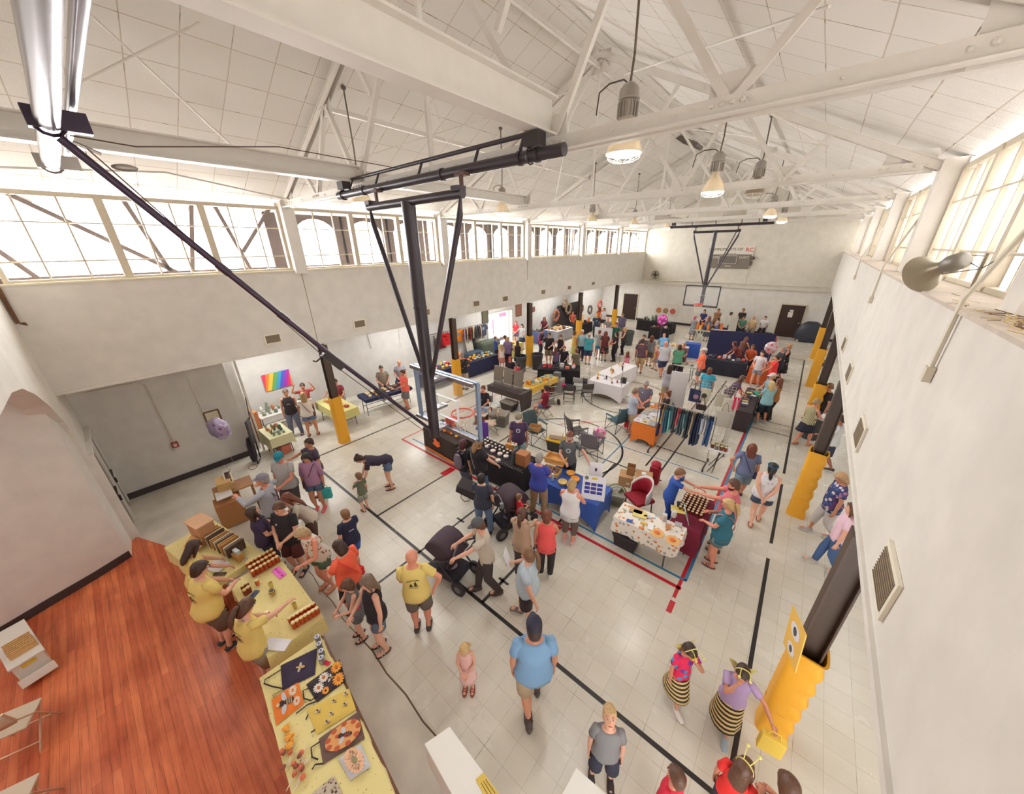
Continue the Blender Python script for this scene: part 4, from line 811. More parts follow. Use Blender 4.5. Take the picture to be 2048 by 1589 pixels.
 if tk != 'none':
  k = M(); lo = top[2] if len(top) > 2 else (.475 if tk not in ('dress',) else .5)
  zs = [z for z in (.44, .47, .5, .53, .57, .62, .67, .72, .76, .79, .812, .828) if z >= lo]
  zs = [lo] + [z for z in zs if z > lo + .015]
  def tr(z):
   for (a_, b_) in zip(prof, prof[1:]):
    if a_[0] <= z <= b_[0]: t = (z - a_[0]) / (b_[0] - a_[0]); return [lerp(a_[q], b_[q], t) for q in (1, 2, 3)]
   return prof[0][1:]
  rings = []
  for z in zs:
   rx, ry, oy = tr(z); o_ = off * (1.7 if z < .54 else 1.5 if z < .66 else 1);
   if z > .78 and tk == 'tank': rx *= .86
   if z == zs[0]: o_ *= 1.25
   rings.append(TR(z, rx, ry, o_, 18, oy))
  rings = [[p + (p - T(0, 0, zs[0] + .02)) * .0 for p in rings[0]]] + rings[1:]
  for ri, rg in enumerate(rings[:5]):
   cc_ = sum(rg, Vector()) / len(rg)
   for i in range(len(rg)): rg[i] = rg[i] + (rg[i] - cc_) * (.035 * sin(i * 2.1 + PN) * (1 - ri / 5))
  k.ringloft(rings)
  if tk in ('tee', 'long', 'dress_tee', 'polo', 'half'):
   fr = {'tee': .58, 'long': 1.93, 'dress_tee': .5, 'polo': .6, 'half': 1.2}[tk]
   for i, s in enumerate((-1, 1)):
    S_, E_, W_ = SHL[i], elbows[i], hands[i]; inn = Vector((-s * .03 * H, 0, .004 * H))
    P_ = [S_ + inn, S_ + Vector((0, 0, .004 * H)), lerp(S_, E_, min(.5, fr * .6))]; R_ = [.025 * H * ab + off * .6, .031 * H * ab + off * .5, .0295 * H * ab + off * .7]
    if fr <= 1: P_.append(lerp(S_, E_, fr)); R_.append(.0285 * H * ab + off * 1.0)
    else: P_ += [E_, lerp(E_, W_, min(.93, fr - 1))]; R_ += [.023 * H * ab + off, .019 * H + off * .5]
    k.tube(P_, R_, 12)
  elif tk in ('tank',):
   for s in (-1, 1): k.tube([T(s * .05 * bl, .05, .76), T(s * .056, .01, .828), T(s * .055, -.045, .78)], .014 * H, 6, flat=.5)
  nm_ = {'tee': 'shirt', 'long': 'shirt', 'polo': 'shirt', 'half': 'shirt', 'tank': 'tank_top', 'dress_tee': 'dress'}.get(tk, 'dress'); sh_o = k.build(nm_, m_t, root, smooth=180)
  if 'logo' in ex:   # (kind, colour, text)
   lk, lc = ex['logo'][0], ex['logo'][1]
   s_ = -1 if lk.startswith('back') else 1; zc = .7; rx, ry, oy = tr(zc)
   def SP(x, z): rx, ry, oy = tr(z); yy = s_ * sqrt(max(.02, 1 - (x * H / (rx * H + off * 1.3)) ** 2)) * (ry * H + off * 1.35); p = T(x, 0, z); return p + TF(z) * (yy + oy * H + s_ * .004)
   k = M()
   if lk.endswith('round'):
    for rr in ((.0, .034),):
     P0 = SP(0, zc + .02); pts = [SP(.034 * cos(q * pi / 10), zc + .02 + .034 * sin(q * pi / 10)) for q in range(20)]; pin = [SP(.02 * cos(q * pi / 10), zc + .02 + .02 * sin(q * pi / 10)) for q in range(20)]
     vs = pts + pin; k.add(vs, [(q, (q + 1) % 20, 20 + (q + 1) % 20, 20 + q) for q in range(20)])
   elif lk.endswith('bees'):
    def patch(poly): k.add([SP(x, z) for x, z in poly], [tuple(range(len(poly)))])
    for cx_, w_, z1_ in ((-.02, .013, .715), (.018, .014, .73)):
     for q in range(6):
      za = .672 + (z1_ - .672) * q / 6; zb = .672 + (z1_ - .672) * (q + 1) / 6; wa = w_ * (1 - .1 * q); wb = w_ * (1 - .1 * (q + 1)); patch([(cx_ - wa, za), (cx_ + wa, za), (cx_ + wb, zb), (cx_ - wb, zb)])
    for zz in (.662, .652):
     for q in range(8): x0 = -.045 + .011 * q; patch([(x0, zz + .003 * sin(q)), (x0 + .011, zz + .003 * sin(q + 1)), (x0 + .011, zz + .003 + .003 * sin(q + 1)), (x0, zz + .003 + .003 * sin(q))])
   elif lk.endswith('bar'): k.add([SP(x, z) for x, z in ((-.03, zc), (.03, zc), (.03, zc + .012), (-.03, zc + .012))], [(0, 1, 2, 3)])
   elif lk.endswith('dot'): k.add([SP(.035 + .01 * cos(q * pi / 4), zc + .05 + .01 * sin(q * pi / 4)) for q in range(8)], [tuple(range(8))])
   k.build('print', mat(lc, .7), sh_o)
   if lk.endswith('bees'):
    W_s = 'Starkville Bees'; n_ = len(W_s)
    for q, chh in enumerate(W_s):
     if chh == ' ': continue
     t_ = (q - (n_ - 1) / 2) / n_; x = t_ * .105 * -s_; z = .735 + .014 * cos(t_ * pi); p = SP(x, z)
     to = text(chh, .021 * H, sh_o, p, (pi / 2 - ln * s_ * -1 * .9 * 0, 0, (pi if s_ < 0 else 0) - t_ * .5 * 1), mat(lc, .7), 'letter', .001)
 # ---- bottoms ----
 bk, bc = bot[0], bot[1]; m_b = bc if not isinstance(bc, (tuple, list)) else mat(bc, .85, var=.06, scale=6, bump=.2)
 if bk != 'none':
  k = M(); hipr = prof[1]; wk = .8 if top[0] != 'none' else .97
  if bk in ('shorts', 'pants', 'leggings', 'capri', 'short', 'jeans'):
   fr = {'shorts': .88, 'short': .5, 'capri': 1.5, 'pants': 1.93, 'leggings': 1.8, 'jeans': 1.93}[bk]; o_ = off * (.5 if bk == 'leggings' else 1.1)
   k.ringloft([TR(z, rx, ry, o_, 16, 0) for z, rx, ry in ((.55, hipr[1] * wk, hipr[2] * wk), (.52, hipr[1] * wk, hipr[2] * wk), (.475, hipr[1] * .98, hipr[2] * .98), (.455, hipr[1] * .8, hipr[2] * .8))])
   for i, s in enumerate((-1, 1)):
    A_, K_, N_ = HP[i], knees[i], ank[i]; P_ = [A_ + Vector((0, 0, .02 * H)), lerp(A_, K_, .3)]; R_ = [.055 * H * bl + o_ * .4, .05 * H * bl + o_]
    if fr <= 1: P_.append(lerp(A_, K_, fr)); R_.append((.05 if fr < .6 else .042) * H * bl + o_ * 1.7)
    else: P_ += [K_, lerp(K_, N_, (fr - 1) * .5), lerp(K_, N_, fr - 1)]; R_ += [.036 * H * bl + o_ * .9, .034 * H * bl + o_ * .6, (.024 if bk != 'leggings' else .02) * H + o_]
    k.tube(P_, R_, 12)
  if bk == 'skirt':
   zl = bot[2] if len(bot) > 2 else .33
   if sit: k.ringloft([TR(.55, hipr[1], hipr[2], off, 14), TR(.5, hipr[1] * 1.05, hipr[2] * 1.2, off, 14), [p + Vector((0, .12 * H, -.02 * H)) for p in TR(.49, hipr[1], hipr[2], off, 14)]])
   else:
    sp = .11 if legs.startswith('stride') else .02
    rg = []
    for q in range(5):
     t = q / 4; z = lerp(.5, zl, t); rr = [Vector((cos(2 * pi * i / 20) * (hipr[1] * H + off + t * .022 * H) * (1 + t * .05 * sin(i * 3)), sin(2 * pi * i / 20) * (hipr[2] * H + off + t * (.03 + sp * .5) * H), (z - .5 + hipz) * H)) for i in range(20)]
     rg.append(rr)
    k.ringloft(rg)
  k.build({'shorts': 'shorts', 'short': 'shorts', 'capri': 'trousers', 'pants': 'trousers', 'leggings': 'leggings', 'jeans': 'jeans', 'skirt': 'skirt'}[bk], m_b, root, smooth=180)
 # ---- shoes ----
 sk, sc = shoe[0], shoe[1]
 if sk != 'none':
  for i in range(2):
   f0 = ank[i] + Vector((0, -.018 * H, -.02 * H)); g = H * (1.0 + .12 * kid); k = M(); base_z = ank[i].z - .042 * H
   if sk in ('sneaker', 'boot'):
    rr = [(-.02, .016, .02, .004), (-.005, .025, .028, .004), (.03, .027, .026, 0), (.07, .031, .02, -.004), (.105, .03, .015, -.008), (.128, .018, .01, -.012)]
    k.ringloft([ring(f0 + Vector((0, q * g, dz * g)), (0, 1, 0), w_ * g, hh * g, 12, Vector((0, 0, 1))) for q, w_, hh, dz in rr])
    if sk == 'boot': k.tube([ank[i] + Vector((0, 0, -.01 * H)), ank[i] + Vector((0, -.004 * H, .05 * H))], [.026 * H, .028 * H], 12)
    sh2 = k.build('shoe', mat(sc, .6), root, smooth=180)
    k = M(); k.ringloft([[Vector((f0.x, f0.y + .054 * g, base_z)) + Vector((.033 * g * cos(t) * (1 if sin(t) > 0 else .85), .077 * g * sin(t), dz)) for t in [2 * pi * q / 16 for q in range(16)]] for dz in (.002, .022 * H * .6)])
    k.build('sole', mat(ex.get('sole', (226, 222, 214)), .6), sh2)
   else:
    k.ringloft([[Vector((f0.x, f0.y + .052 * g, base_z)) + Vector((.031 * g * cos(t), .078 * g * sin(t), dz)) for t in [2 * pi * q / 16 for q in range(16)]] for dz in (.002, .016)])
    sh2 = k.build('sandal', mat(sc, .6), root); k = M()
    k.tube([f0 + Vector((.03 * g * cos(t), .075 * g, .024 * g * sin(t) - .012 * g)) for t in [pi * q / 6 for q in range(7)]], .006 * g, 6); k.tube([f0 + Vector((.03 * g * cos(t), .05 * g, .03 * g * sin(t) - .012 * g)) for t in [pi * q / 6 for q in range(7)]], .005 * g, 6); k.build('strap', mat(ex.get('strap', sc), .6), sh2)
 if 'strapx' in ex:  # crossbody strap
  k = M(); s = ex.get('strapside', 1); pts = []
  for q in range(24):
   t = 2 * pi * q / 24; z = .66 + .155 * cos(t); x = -s * .075 * cos(t) * b ** .5;
   pts.append(T(x * 1.0, (.078 * b if q <= 24 and sin(t) > 0 else -.078 * b) * abs(sin(t)) ** .55, z))
  k.tube(pts, .007 * H, 4, closed=True, flat=.6); k.build('bag_strap', mat(ex['strapx'], .6), root, smooth=60)
  k = M(); p = T(s * .1 * b, 0, .5); k.box(p, (.07, .22, .17)); k.build('shoulder_bag', mat(ex.get('bagc', ex['strapx']), .6), root, bevel=.02)
 if 'suspenders' in ex:
  k = M()
  for s in (-1, 1): k.tube([T(s * .035, .085 * b, .54), T(s * .045, .085 * b, .72), T(s * .05, .01, .838), T(s * .035, -.07 * b, .74), T(0, -.086 * b, .66), T(-s * .03, -.088 * b, .54)], .009 * H, 5, flat=.4)
  k.build('suspenders', mat(ex['suspenders'], .6), root, smooth=60)
 if 'backpack' in ex:
  k = M(); k.ringloft([ring(T(0, -.115, z), TD(z), rx * H, ry * H, 14, TF(z)) for z, rx, ry in ((.56, .05, .025), (.58, .075, .042), (.66, .08, .05), (.74, .07, .045), (.79, .045, .025))]); bp = k.build('backpack', mat(ex['backpack'], .8, var=.25, scale=30), root, smooth=60)
  k = M()
  for s in (-1, 1): k.tube([T(s * .045, -.07, .8), T(s * .052, 0, .836), T(s * .058, .06, .76), T(s * .075, .03, .62), T(s * .06, -.08, .58)], .009 * H, 5, flat=.5)
  k.build('shoulder_strap', mat((150, 146, 150), .7), bp, smooth=60)
 if 'wings' in ex:
  for s in (-1, 1):
   k = M(); pts = [Vector((s * (.02 + .1 * sin(t)) * H, 0, .1 * H * (1 - cos(t)))) for t in [pi * q / 8 for q in range(9)]]
   R_ = Matrix.Rotation(radians(-s * 35), 3, 'Y'); o_ = T(0, -.075 * b, .74); vs = [o_ + R_ @ Vector((s * x * H, -.01 + y * .02, z * H)) for x, z, y in ((0, 0, 0), (.05, .07, 1), (.075, .16, 2), (.06, .235, 3), (.035, .25, 3), (.015, .2, 2), (.0, .1, 1))]
   k.add(vs, [tuple(range(7))]); k.build('wing', mat((226, 218, 130), .3, alpha=.75), root, solid=.004)
 if 'lanyard' in ex:
  k = M(); k.tube([T(-.03, -.03, .84), T(-.045, .04, .8), T(0, .08 * b, .68), T(.045, .04, .8), T(.03, -.03, .84)], .008 * H, 5, flat=.5); k.build('lanyard', mat(ex['lanyard'], .6), root, smooth=60)
 if 'hold' in ex:
  kind, colr, hi = ex['hold']; p = hands[hi] + (hands[hi] - elbows[hi]).normalized() * .06 * H; k = M()
  if kind == 'paper': k.box(p + Vector((0, .06, .02)), (.22, .3, .004), (radians(25), 0, .3)); k.build('held_paper', mat(colr, .7), root)
  if kind == 'phone': k.box(p + Vector((0, .01, .01)), (.075, .15, .012), (radians(30), 0, 0)); k.build('phone', mat(colr, .3), root)
  if kind == 'bag': k.box(p + Vector((0, 0, -.2)), (.24, .09, .28)); q_ = k.build('carrier_bag', mat(colr, .7), root, bevel=.01); k = M(); k.tube([p + Vector((-.07, 0, -.07)), p + Vector((-.04, 0, .02)), p + Vector((.04, 0, .02)), p + Vector((.07, 0, -.07))], .008, 5); k.build('handles', mat(colr, .7), q_)
  if kind == 'sign': k.box(p + Vector((0, .02, .1)), (.2, .012, .3), (radians(-15), 0, .3)); q_ = k.build('held_sign', mat(colr, .6), root);
  if kind == 'drink': k.lathe([(.02, -.05), (.03, .06), (.031, .062), (0.001, .063)], p, 10); k.build('cup', mat(colr, .4), root, smooth=50)
  if kind == 'tote':
   k.ringloft([[p + Vector((.17 * cos(t), .04 * sin(t), z)) for t in [2 * pi * q / 12 for q in range(12)]] for z in (-.42, -.4, -.2, -.12)]); q_ = k.build('tote_bag', mat(colr, .8), root, smooth=50); k = M(); k.tube([p + Vector((-.1, 0, -.13)), p + Vector((-.06, 0, .0)), p + Vector((.06, 0, .0)), p + Vector((.1, 0, -.13))], .009, 5); k.build('handles', mat(colr, .8), q_)
 return root
YEL = (232, 208, 122); DEN = (84, 108, 138); LDEN = (122, 152, 182); NAVY = (40, 42, 66); BLK = (38, 34, 40); GRY = (142, 142, 144); CORAL = (246, 110, 84); KHA = (176, 150, 116); DKG = (78, 80, 84); WHT = (224, 222, 218)
m_bee = stripes((46, 38, 36), (222, 194, 130), 5.2, 'Z'); m_floral_w = spots((222, 214, 200), [(150, 80, 70), (110, 120, 90), (222, 214, 200)], 16, .3); m_floral_n = spots((52, 66, 110), [(170, 110, 150), (214, 200, 210), (70, 90, 150), (110, 60, 120)], 13, .45)
m_stripe_o = stripes((112, 104, 66), (206, 198, 160), 13, 'X'); m_dotblk = spots((44, 38, 42), [(210, 190, 170), (44, 38, 42)], 10, .3); m_tiedye = spots((230, 40, 90), [(70, 150, 200), (230, 40, 90), (120, 60, 160)], 14, .5)
P = person
# --- honey tables, stage side ---
P('long-haired person in a yellow shirt, farthest of three behind the honey tables', 379, 1082, 10, 1.63, 1.05, 'f', ('long', 'db'), ('tee', YEL), ('pants', (70, 62, 66)), arms=('table', 'table'), lean=10, head=(25, 0), extra={'lanyard': (90, 130, 150)})
P('short-haired person in a yellow shirt, middle of three behind the honey tables', 392, 1124, 15, 1.76, 1.28, 'f', ('short', 'db'), ('tee', YEL), ('shorts', (112, 96, 84)), arms=('table', 'front'), lean=8, head=(15, 0), extra={'glasses': 1, 'logo': ('backbees', (60, 44, 20))})
P('person in a yellow shirt and grey shorts pouring honey at the table', 503, 1193, 18, 1.66, 1.12, 'f', ('pony', 'br'), ('tee', YEL), ('shorts', (150, 142, 126)), arms=('table', (.05, .34, .66)), lean=6, head=(30, 0), extra={'lanyard': (84, 130, 156), 'logo': ('backbees', (60, 44, 20))}, nd=(-.03, -.12))
P('person in a grey cap and brown suspenders with arms raised by the wooden hive', 520, 949, 150, 1.78, 1.18, 'r', ('cap', 'gy'), ('long', (176, 178, 188)), ('pants', (96, 92, 96)), arms=((.1, .24, .8), (.22, .16, .72)), head=(-5, 20), extra={'cap': (136, 132, 144), 'suspenders': (92, 58, 58)})
P('person in a teal cap and light grey shirt with dark shorts facing the hive table', 555, 903, 232, 1.78, 1.22, 'r', ('cap', 'br'), ('tee', (178, 176, 176)), ('shorts', (86, 76, 76)), ('sneaker', (96, 92, 90)), arms=('front', 'down'), head=(15, 20), extra={'cap': (30, 134, 156)})
P('person in a lavender blouse and pink shoes holding a turquoise bag', 610, 904, 243, 1.66, 1.1, 't', ('long', 'bk'), ('half', (176, 132, 164)), ('short', DEN), ('sneaker', (232, 84, 100)), arms=('down', 'down'), head=(18, 0), extra={'hold': ('bag', (60, 176, 180), 0), 'strapx': (84, 56, 56)})
P('person in a dark plum shirt gesturing, behind the one in lavender', 616, 876, 200, 1.74, 1.0, 't', ('crop', 'db'), ('tee', (86, 72, 92)), ('shorts', BLK), arms=('down', (.12, .24, .74)), head=(5, 0))
P('person with long brown hair in a cream top and brown shorts, bag across the back', 566, 988, 178, 1.68, 1.0, 'f', ('vlong', 'rd'), ('tee', (206, 194, 180)), ('shorts', (96, 74, 62)), ('sneaker', (52, 46, 50)), arms=('table', 'table'), lean=22, legs='apart', head=(15, 0), extra={'strapx': (70, 54, 50)})
P('person with long dark hair in a dark purple shirt looking across the honey table', 503, 1012, 0, 1.64, 1.15, 'f', ('long', 'db'), ('tee', (58, 46, 74)), ('jeans', (70, 74, 90)), arms=('front', 'belly'), head=(-15, 20))
P('person in a black shirt with a round badge, hands clasped by the honey table', 556, 1002, 225, 1.74, 1.2, 'f', ('short', 'br'), ('tee', BLK, .46), ('shorts', (92, 46, 46)), ('sneaker', (48, 42, 46)), arms=('belly', 'belly'), head=(15, 0), extra={'logo': ('dot', (200, 206, 210))})
P('person with short blond hair in a floral white tank top and green shorts', 598, 1055, 205, 1.66, 1.1, 'r', ('bob', (190, 164, 124)), ('tank', m_floral_w), ('short', (86, 104, 84)), ('sandal', (196, 150, 120)), arms=('front', 'down'), lean=14, head=(22, 0), extra={'strapx': (206, 150, 128), 'bagc': (214, 140, 120)})
P('child in a navy shirt and blue shorts seen from behind near the honey tables', 688, 1019, 108, 1.5, 1.0, 'f', ('short', 'lb'), ('tee', (38, 42, 70)), ('shorts', (50, 92, 180)), ('sneaker', (170, 176, 172)), arms=('down', 'fwd'), legs='stride', extra={'logo': ('backbar', (200, 206, 220))})
P('person with dark brown hair in a bright coral shirt with a red strap, back turned', 678, 1082, 125, 1.68, 1.22, 'f', ('bob', 'db'), ('tee', (250, 104, 72)), ('shorts', BLK), ('sneaker', (60, 50, 54)), arms=('front', 'down'), head=(20, 0), extra={'strapx': (226, 44, 56), 'bagc': (206, 36, 46)})
P('child with brown hair in a grey and pink top at the honey table corner', 696, 1160, 185, 1.3, 1.05, 'f', ('bob', 'br'), ('tank', spots((112, 112, 110), [(228, 60, 96), (90, 90, 90)], 6, .4), .4), ('short', (96, 96, 96)), ('sandal', (66, 50, 52)), arms=('front', 'front'), head=(20, 0), kid=.5)
P('person in a black sleeveless top and denim shorts with striped flip-flops', 734, 1150, 190, 1.62, 1.12, 'f', ('long', (120, 98, 80)), ('tank', BLK), ('short', (92, 112, 134)), ('sandal', (74, 56, 58)), arms=('down', 'front'), head=(12, 0), extra={'strap': (172, 166, 164)})
P('person in a yellow shirt with a printed back, grey shorts and a shaved head', 819, 1103, 78, 1.78, 1.15, 'r', ('bald', 'br'), ('tee', (234, 210, 124)), ('shorts', (116, 104, 96)), ('sneaker', (72, 66, 66)), arms=('belly', 'hip'), head=(8, -40), extra={'logo': ('backbees', (50, 40, 22)), 'glasses': 1})
P('small blond child in a pale pink dress standing alone', 929, 1287, 255, 1.02, .95, 'f', ('long', 'bl'), ('tank', (236, 190, 184), .45), ('skirt', (238, 196, 190), .26), ('sandal', (150, 74, 66)), arms=('belly', 'belly'), head=(28, 0), kid=1)
P('person in a light blue shirt, khaki shorts and a navy cap seen from behind', 1069, 1243, 97, 1.86, 1.3, 't', ('cap', 'db'), ('tee', (126, 166, 204)), ('shorts', (188, 168, 138)), ('boot', (82, 66, 64)), arms=('down', 'down'), legs='stride', head=(10, 0), extra={'cap': (44, 42, 62), 'sole': (60, 50, 48)})
P('blond child in a grey shirt and tall boots looking straight up at the viewer', 1222, 1436, 285, 1.3, 1.18, 'f', ('crop', 'bl'), ('tee', (136, 136, 138)), ('shorts', (52, 54, 74)), ('boot', (58, 48, 48)), arms=('down', 'down'), legs='apart', head=(-42, 0), kid=.7, extra={'sole': (150, 140, 120)})
P('child in a red shirt, only head and shoulders in view at the bottom edge', 1356, 1546, 160, 1.25, 1.0, 't', ('crop', 'br'), ('tee', (222, 44, 72)), ('shorts', NAVY), arms=('down', 'down'), kid=.6)
P('child in a bee-striped dress with a tie-dyed shirt, lifting a yellow card to the face', 1378, 1287, 320, 1.24, .98 , 't', ('short', 'db'), ('tee', m_tiedye), ('skirt', m_bee, .2), ('sneaker', (222, 214, 206)), arms=('face', 'down'), legs='stride', head=(25, 0), kid=.6, extra={'antennae': 1, 'wings': 1, 'hold': ('phone', (236, 190, 60), 0)})
P('child in a bee-striped skirt with a lilac and black shirt carrying a yellow bag', 1489, 1334, 285, 1.28, 1.1 , 't', ('short', 'db'), ('tee', (184, 160, 204)), ('skirt', m_bee, .18), ('sneaker', (150, 164, 176)), arms=('out', 'face'), legs='stride2', head=(15, 0), kid=.6, extra={'antennae': 1, 'wings': 1, 'hold': ('bag', (238, 204, 86), 0)})
P('child in a red shirt with a yellow antenna headband at the bottom edge', 1493, 1528, 85, 1.3, 1.0 , 't', ('long', 'br'), ('tee', (240, 52, 48)), ('shorts', NAVY), kid=.5, extra={'antennae': 1})
P('person with a long ponytail in a dark purple top bending at the bottom edge', 1570, 1535, 140, 1.62, 1.1, 't', ('lpony', 'br'), ('tank', (66, 40, 62)), ('jeans', DEN), arms=('front', 'front'), lean=38)
# --- centre aisle ---
P('person in a flat grey cap, cream shirt and dark trousers pushing the near stroller', 958, 1037, 178, 1.78, .95, 'f', ('cap', 'br'), ('tee', (204, 192, 176)), ('pants', (70, 60, 60)), ('sneaker', (74, 58, 50)), arms=('push', 'push'), lean=6, legs='stride', head=(20, 0), extra={'cap': (86, 86, 90), 'sole': (70, 56, 46)})
P('person with a long brown ponytail in a pale blue shirt and black shorts striding', 1057, 1096, 158, 1.68, 1.3, 'f', ('lpony', 'lb'), ('tee', (186, 202, 214)), ('shorts', (50, 40, 44)), ('sneaker', (120, 110, 112)), arms=('bwd', 'chest'), legs='stride', head=(8, 20), extra={'glasses': 1, 'hold': ('sign', (230, 230, 232), 1)})
P('person with a brown ponytail in a loose beige blouse pushing the far stroller', 1043, 1017, 72, 1.62, 1.05, 'f', ('pony', 'br'), ('half', (196, 166, 142), .42), ('pants', (90, 80, 80)), arms=('push', 'push'), head=(10, 0))
P('person with reddish hair in a coral sleeveless blouse and black trousers', 1081, 1018, 82, 1.62, 1.05, 't', ('bun', 'rd'), ('tank', (240, 92, 92), .44), ('pants', (48, 42, 46)), ('sneaker', (214, 206, 196)), arms=('down', 'front'), head=(8, -10), nd=(.12, .04))
P('person in a white racerback tank top and brown leggings at the blue table', 1144, 960, 72, 1.66, 1.2, 'r', ('bun', (186, 156, 108)), ('tank', (226, 226, 228), .43), ('capri', (112, 92, 84)), ('sneaker', (214, 170, 176)), arms=('chest', 'chest'), head=(18, 0))
P('person in a royal blue polo shirt and khaki trousers at the blue table', 1078, 907, 70, 1.76, 1.12, 'r', ('buzz', 'gy'), ('tee', (62, 74, 168)), ('pants', (166, 136, 106)), ('sneaker', (66, 62, 62)), arms=('front', 'front'), legs='apart', head=(15, 0))
P('person with maroon hair in a black shirt wearing a patterned backpack', 924, 880, 40, 1.62, 1.0, 'f', ('bob', 'mr'), ('tee', BLK), ('jeans', (84, 84, 104)), ('sneaker', (58, 50, 56)), arms=('down', 'down'), head=(10, 0), extra={'backpack': (120, 108, 124)})
P('bulky person with light hair and glasses in a black shirt at the candle table', 955, 871, 22, 1.86, 1.25, 'f', ('long', (160, 124, 84)), ('tee', (40, 36, 44)), ('jeans', (96, 124, 156)), ('sneaker', (56, 50, 50)), arms=('front', 'table'), head=(12, 0), extra={'glasses': 1, 'strapx': (120, 116, 116), 'bagc': (30, 28, 32)})
P('person in a dark slate top and blue jeans holding a black case', 962, 947, 75, 1.62, 1.12, 'f', ('short', 'bk'), ('tee', (62, 66, 82)), ('jeans', (104, 132, 168)), ('sneaker', (64, 58, 52)), arms=('front', 'down'), legs='apart')
P('bearded person in a grey shirt with a round white print behind the blue table', 1132, 868, 262, 1.76, 1.05, 'f', ('short', 'rd'), ('tee', (92, 96, 98)), ('jeans', (54, 54, 62)), arms=('out', 'belly'), head=(14, 0), extra={'beard': (126, 66, 42), 'logo': ('round', (206, 210, 214))}, nd=(0, .2))
P('person in a purple round-print shirt and tan cap behind the candle table', 1027, 830, 262, 1.8, 1.05, 't', ('cap', 'br'), ('tee', (78, 58, 92)), ('shorts', (140, 170, 178)), ('sneaker', (80, 76, 76)), arms=('down', 'down'), head=(30, 0), extra={'cap': (142, 130, 110), 'brim': (206, 200, 196), 'logo': ('round', (206, 208, 214))}, nd=(0, .22))
P('person bending forward in a dark shirt and jeans to help a small child', 705, 921, 178, 1.68, 1.0, 'f', ('bun', 'db'), ('tee', (56, 48, 66)), ('short', (94, 118, 148)), ('sandal', (90, 60, 56)), arms=('low', 'low'), lean=72, head=(10, 0))
P('small child in a green shirt being helped on the open floor', 716, 948, 120, 1.08, .95, 'f', ('short', 'lb'), ('tee', (108, 112, 92)), ('shorts', (166, 170, 160)), ('sandal', (118, 84, 62)), arms=('chest', 'down'), kid=1)
P('child in a blue shirt reaching right across the jar table', 1362, 936, 2, 1.58, 1.0, 'f', ('short', 'lb'), ('tee', (44, 84, 172)), ('pants', (40, 76, 168)), arms=('reach', 'reach'), lean=8, head=(18, 0), extra={'glasses': 1})
P('bald bearded person in a pink shirt reaching left over the jar table', 1445, 949, 178, 1.8, 1.25, 'r', ('buzz', 'br'), ('tee', (220, 116, 128)), ('shorts', (96, 110, 130)), ('sneaker', (70, 66, 70)), arms=('reach', 'reach'), head=(14, 0), extra={'beard': (74, 42, 38)}, nd=(.25, 0))
P('person with a blond ponytail in a teal shirt and grey shorts at the jar table', 1452, 985, 175, 1.64, 1.3, 'r', ('pony', 'bl'), ('tee', (48, 112, 134), .43), ('short', (112, 128, 128)), ('sandal', (110, 80, 74)), arms=('front', 'chest'), head=(14, 0), extra={'strapx': (206, 140, 116)}, nd=(.12, -.15))
P('person with red-streaked hair in a grey-blue shirt and pale denim shorts, hands on hips', 1508, 887, 100, 1.62, 1.15, 't', ('long', 'rd'), ('tee', (112, 122, 156)), ('shorts', (124, 150, 168)), ('sneaker', (60, 48, 50)), arms=('hip', 'down'), legs='stride', extra={'strapx': (56, 60, 96)})
P('person in a white patterned sleeveless top with tattooed arms and a black headscarf', 1549, 926, 95, 1.66, 1.25, 'f', ('pony', 'bk'), ('tank', spots((222, 220, 222), [(196, 192, 200), (230, 228, 228)], 14, .4)), ('short', (66, 76, 98)), ('sandal', (170, 120, 96)), arms=('back', 'back'), legs='stride', extra={'headband': (40, 110, 150)})
P('blond person in a navy floral blouse and white trousers under the right gallery', 1694, 945, 205, 1.66, 1.2, 't', ('bob', (190, 152, 110)), ('tee', m_floral_n, .44), ('capri', (206, 200, 198)), ('sneaker', (176, 172, 176)), arms=('down', 'down'), legs='stride', head=(30, 0))
P('person in a pink top and blue jeans half hidden by the right wall', 1712, 1006, 190, 1.64, 1.0, 'f', ('long', 'br'), ('tee', (232, 196, 210)), ('jeans', (70, 100, 146)), ('sneaker', (176, 166, 156)), legs='stride')
P('person in a striped olive sleeveless top and black skirt reading a paper', 1634, 797, 48, 1.62, 1.1, 'r', ('short', (168, 142, 100)), ('tank', m_stripe_o), ('skirt', (40, 40, 58), .33), ('sandal', (190, 150, 120)), arms=('front', 'front'), legs='stride', head=(20, 0), extra={'hold': ('paper', (232, 232, 236), 1)})
P('person in a black shirt and glasses behind the third right column', 1664, 766, 210, 1.78, 1.2, 't', ('short', 'lb'), ('tee', (46, 40, 46)), ('shorts', (70, 70, 78)), arms=('down', 'front'), head=(15, 0), extra={'glasses': 1})
P('person in a white shirt and navy shorts partly hidden behind the right wall edge', 1687, 830, 185, 1.7, 1.1, 'd', ('short', 'db'), ('tee', (212, 214, 216)), ('shorts', (52, 56, 78)), ('sneaker', (60, 46, 52)), arms=('front', 'down'), legs='stride')
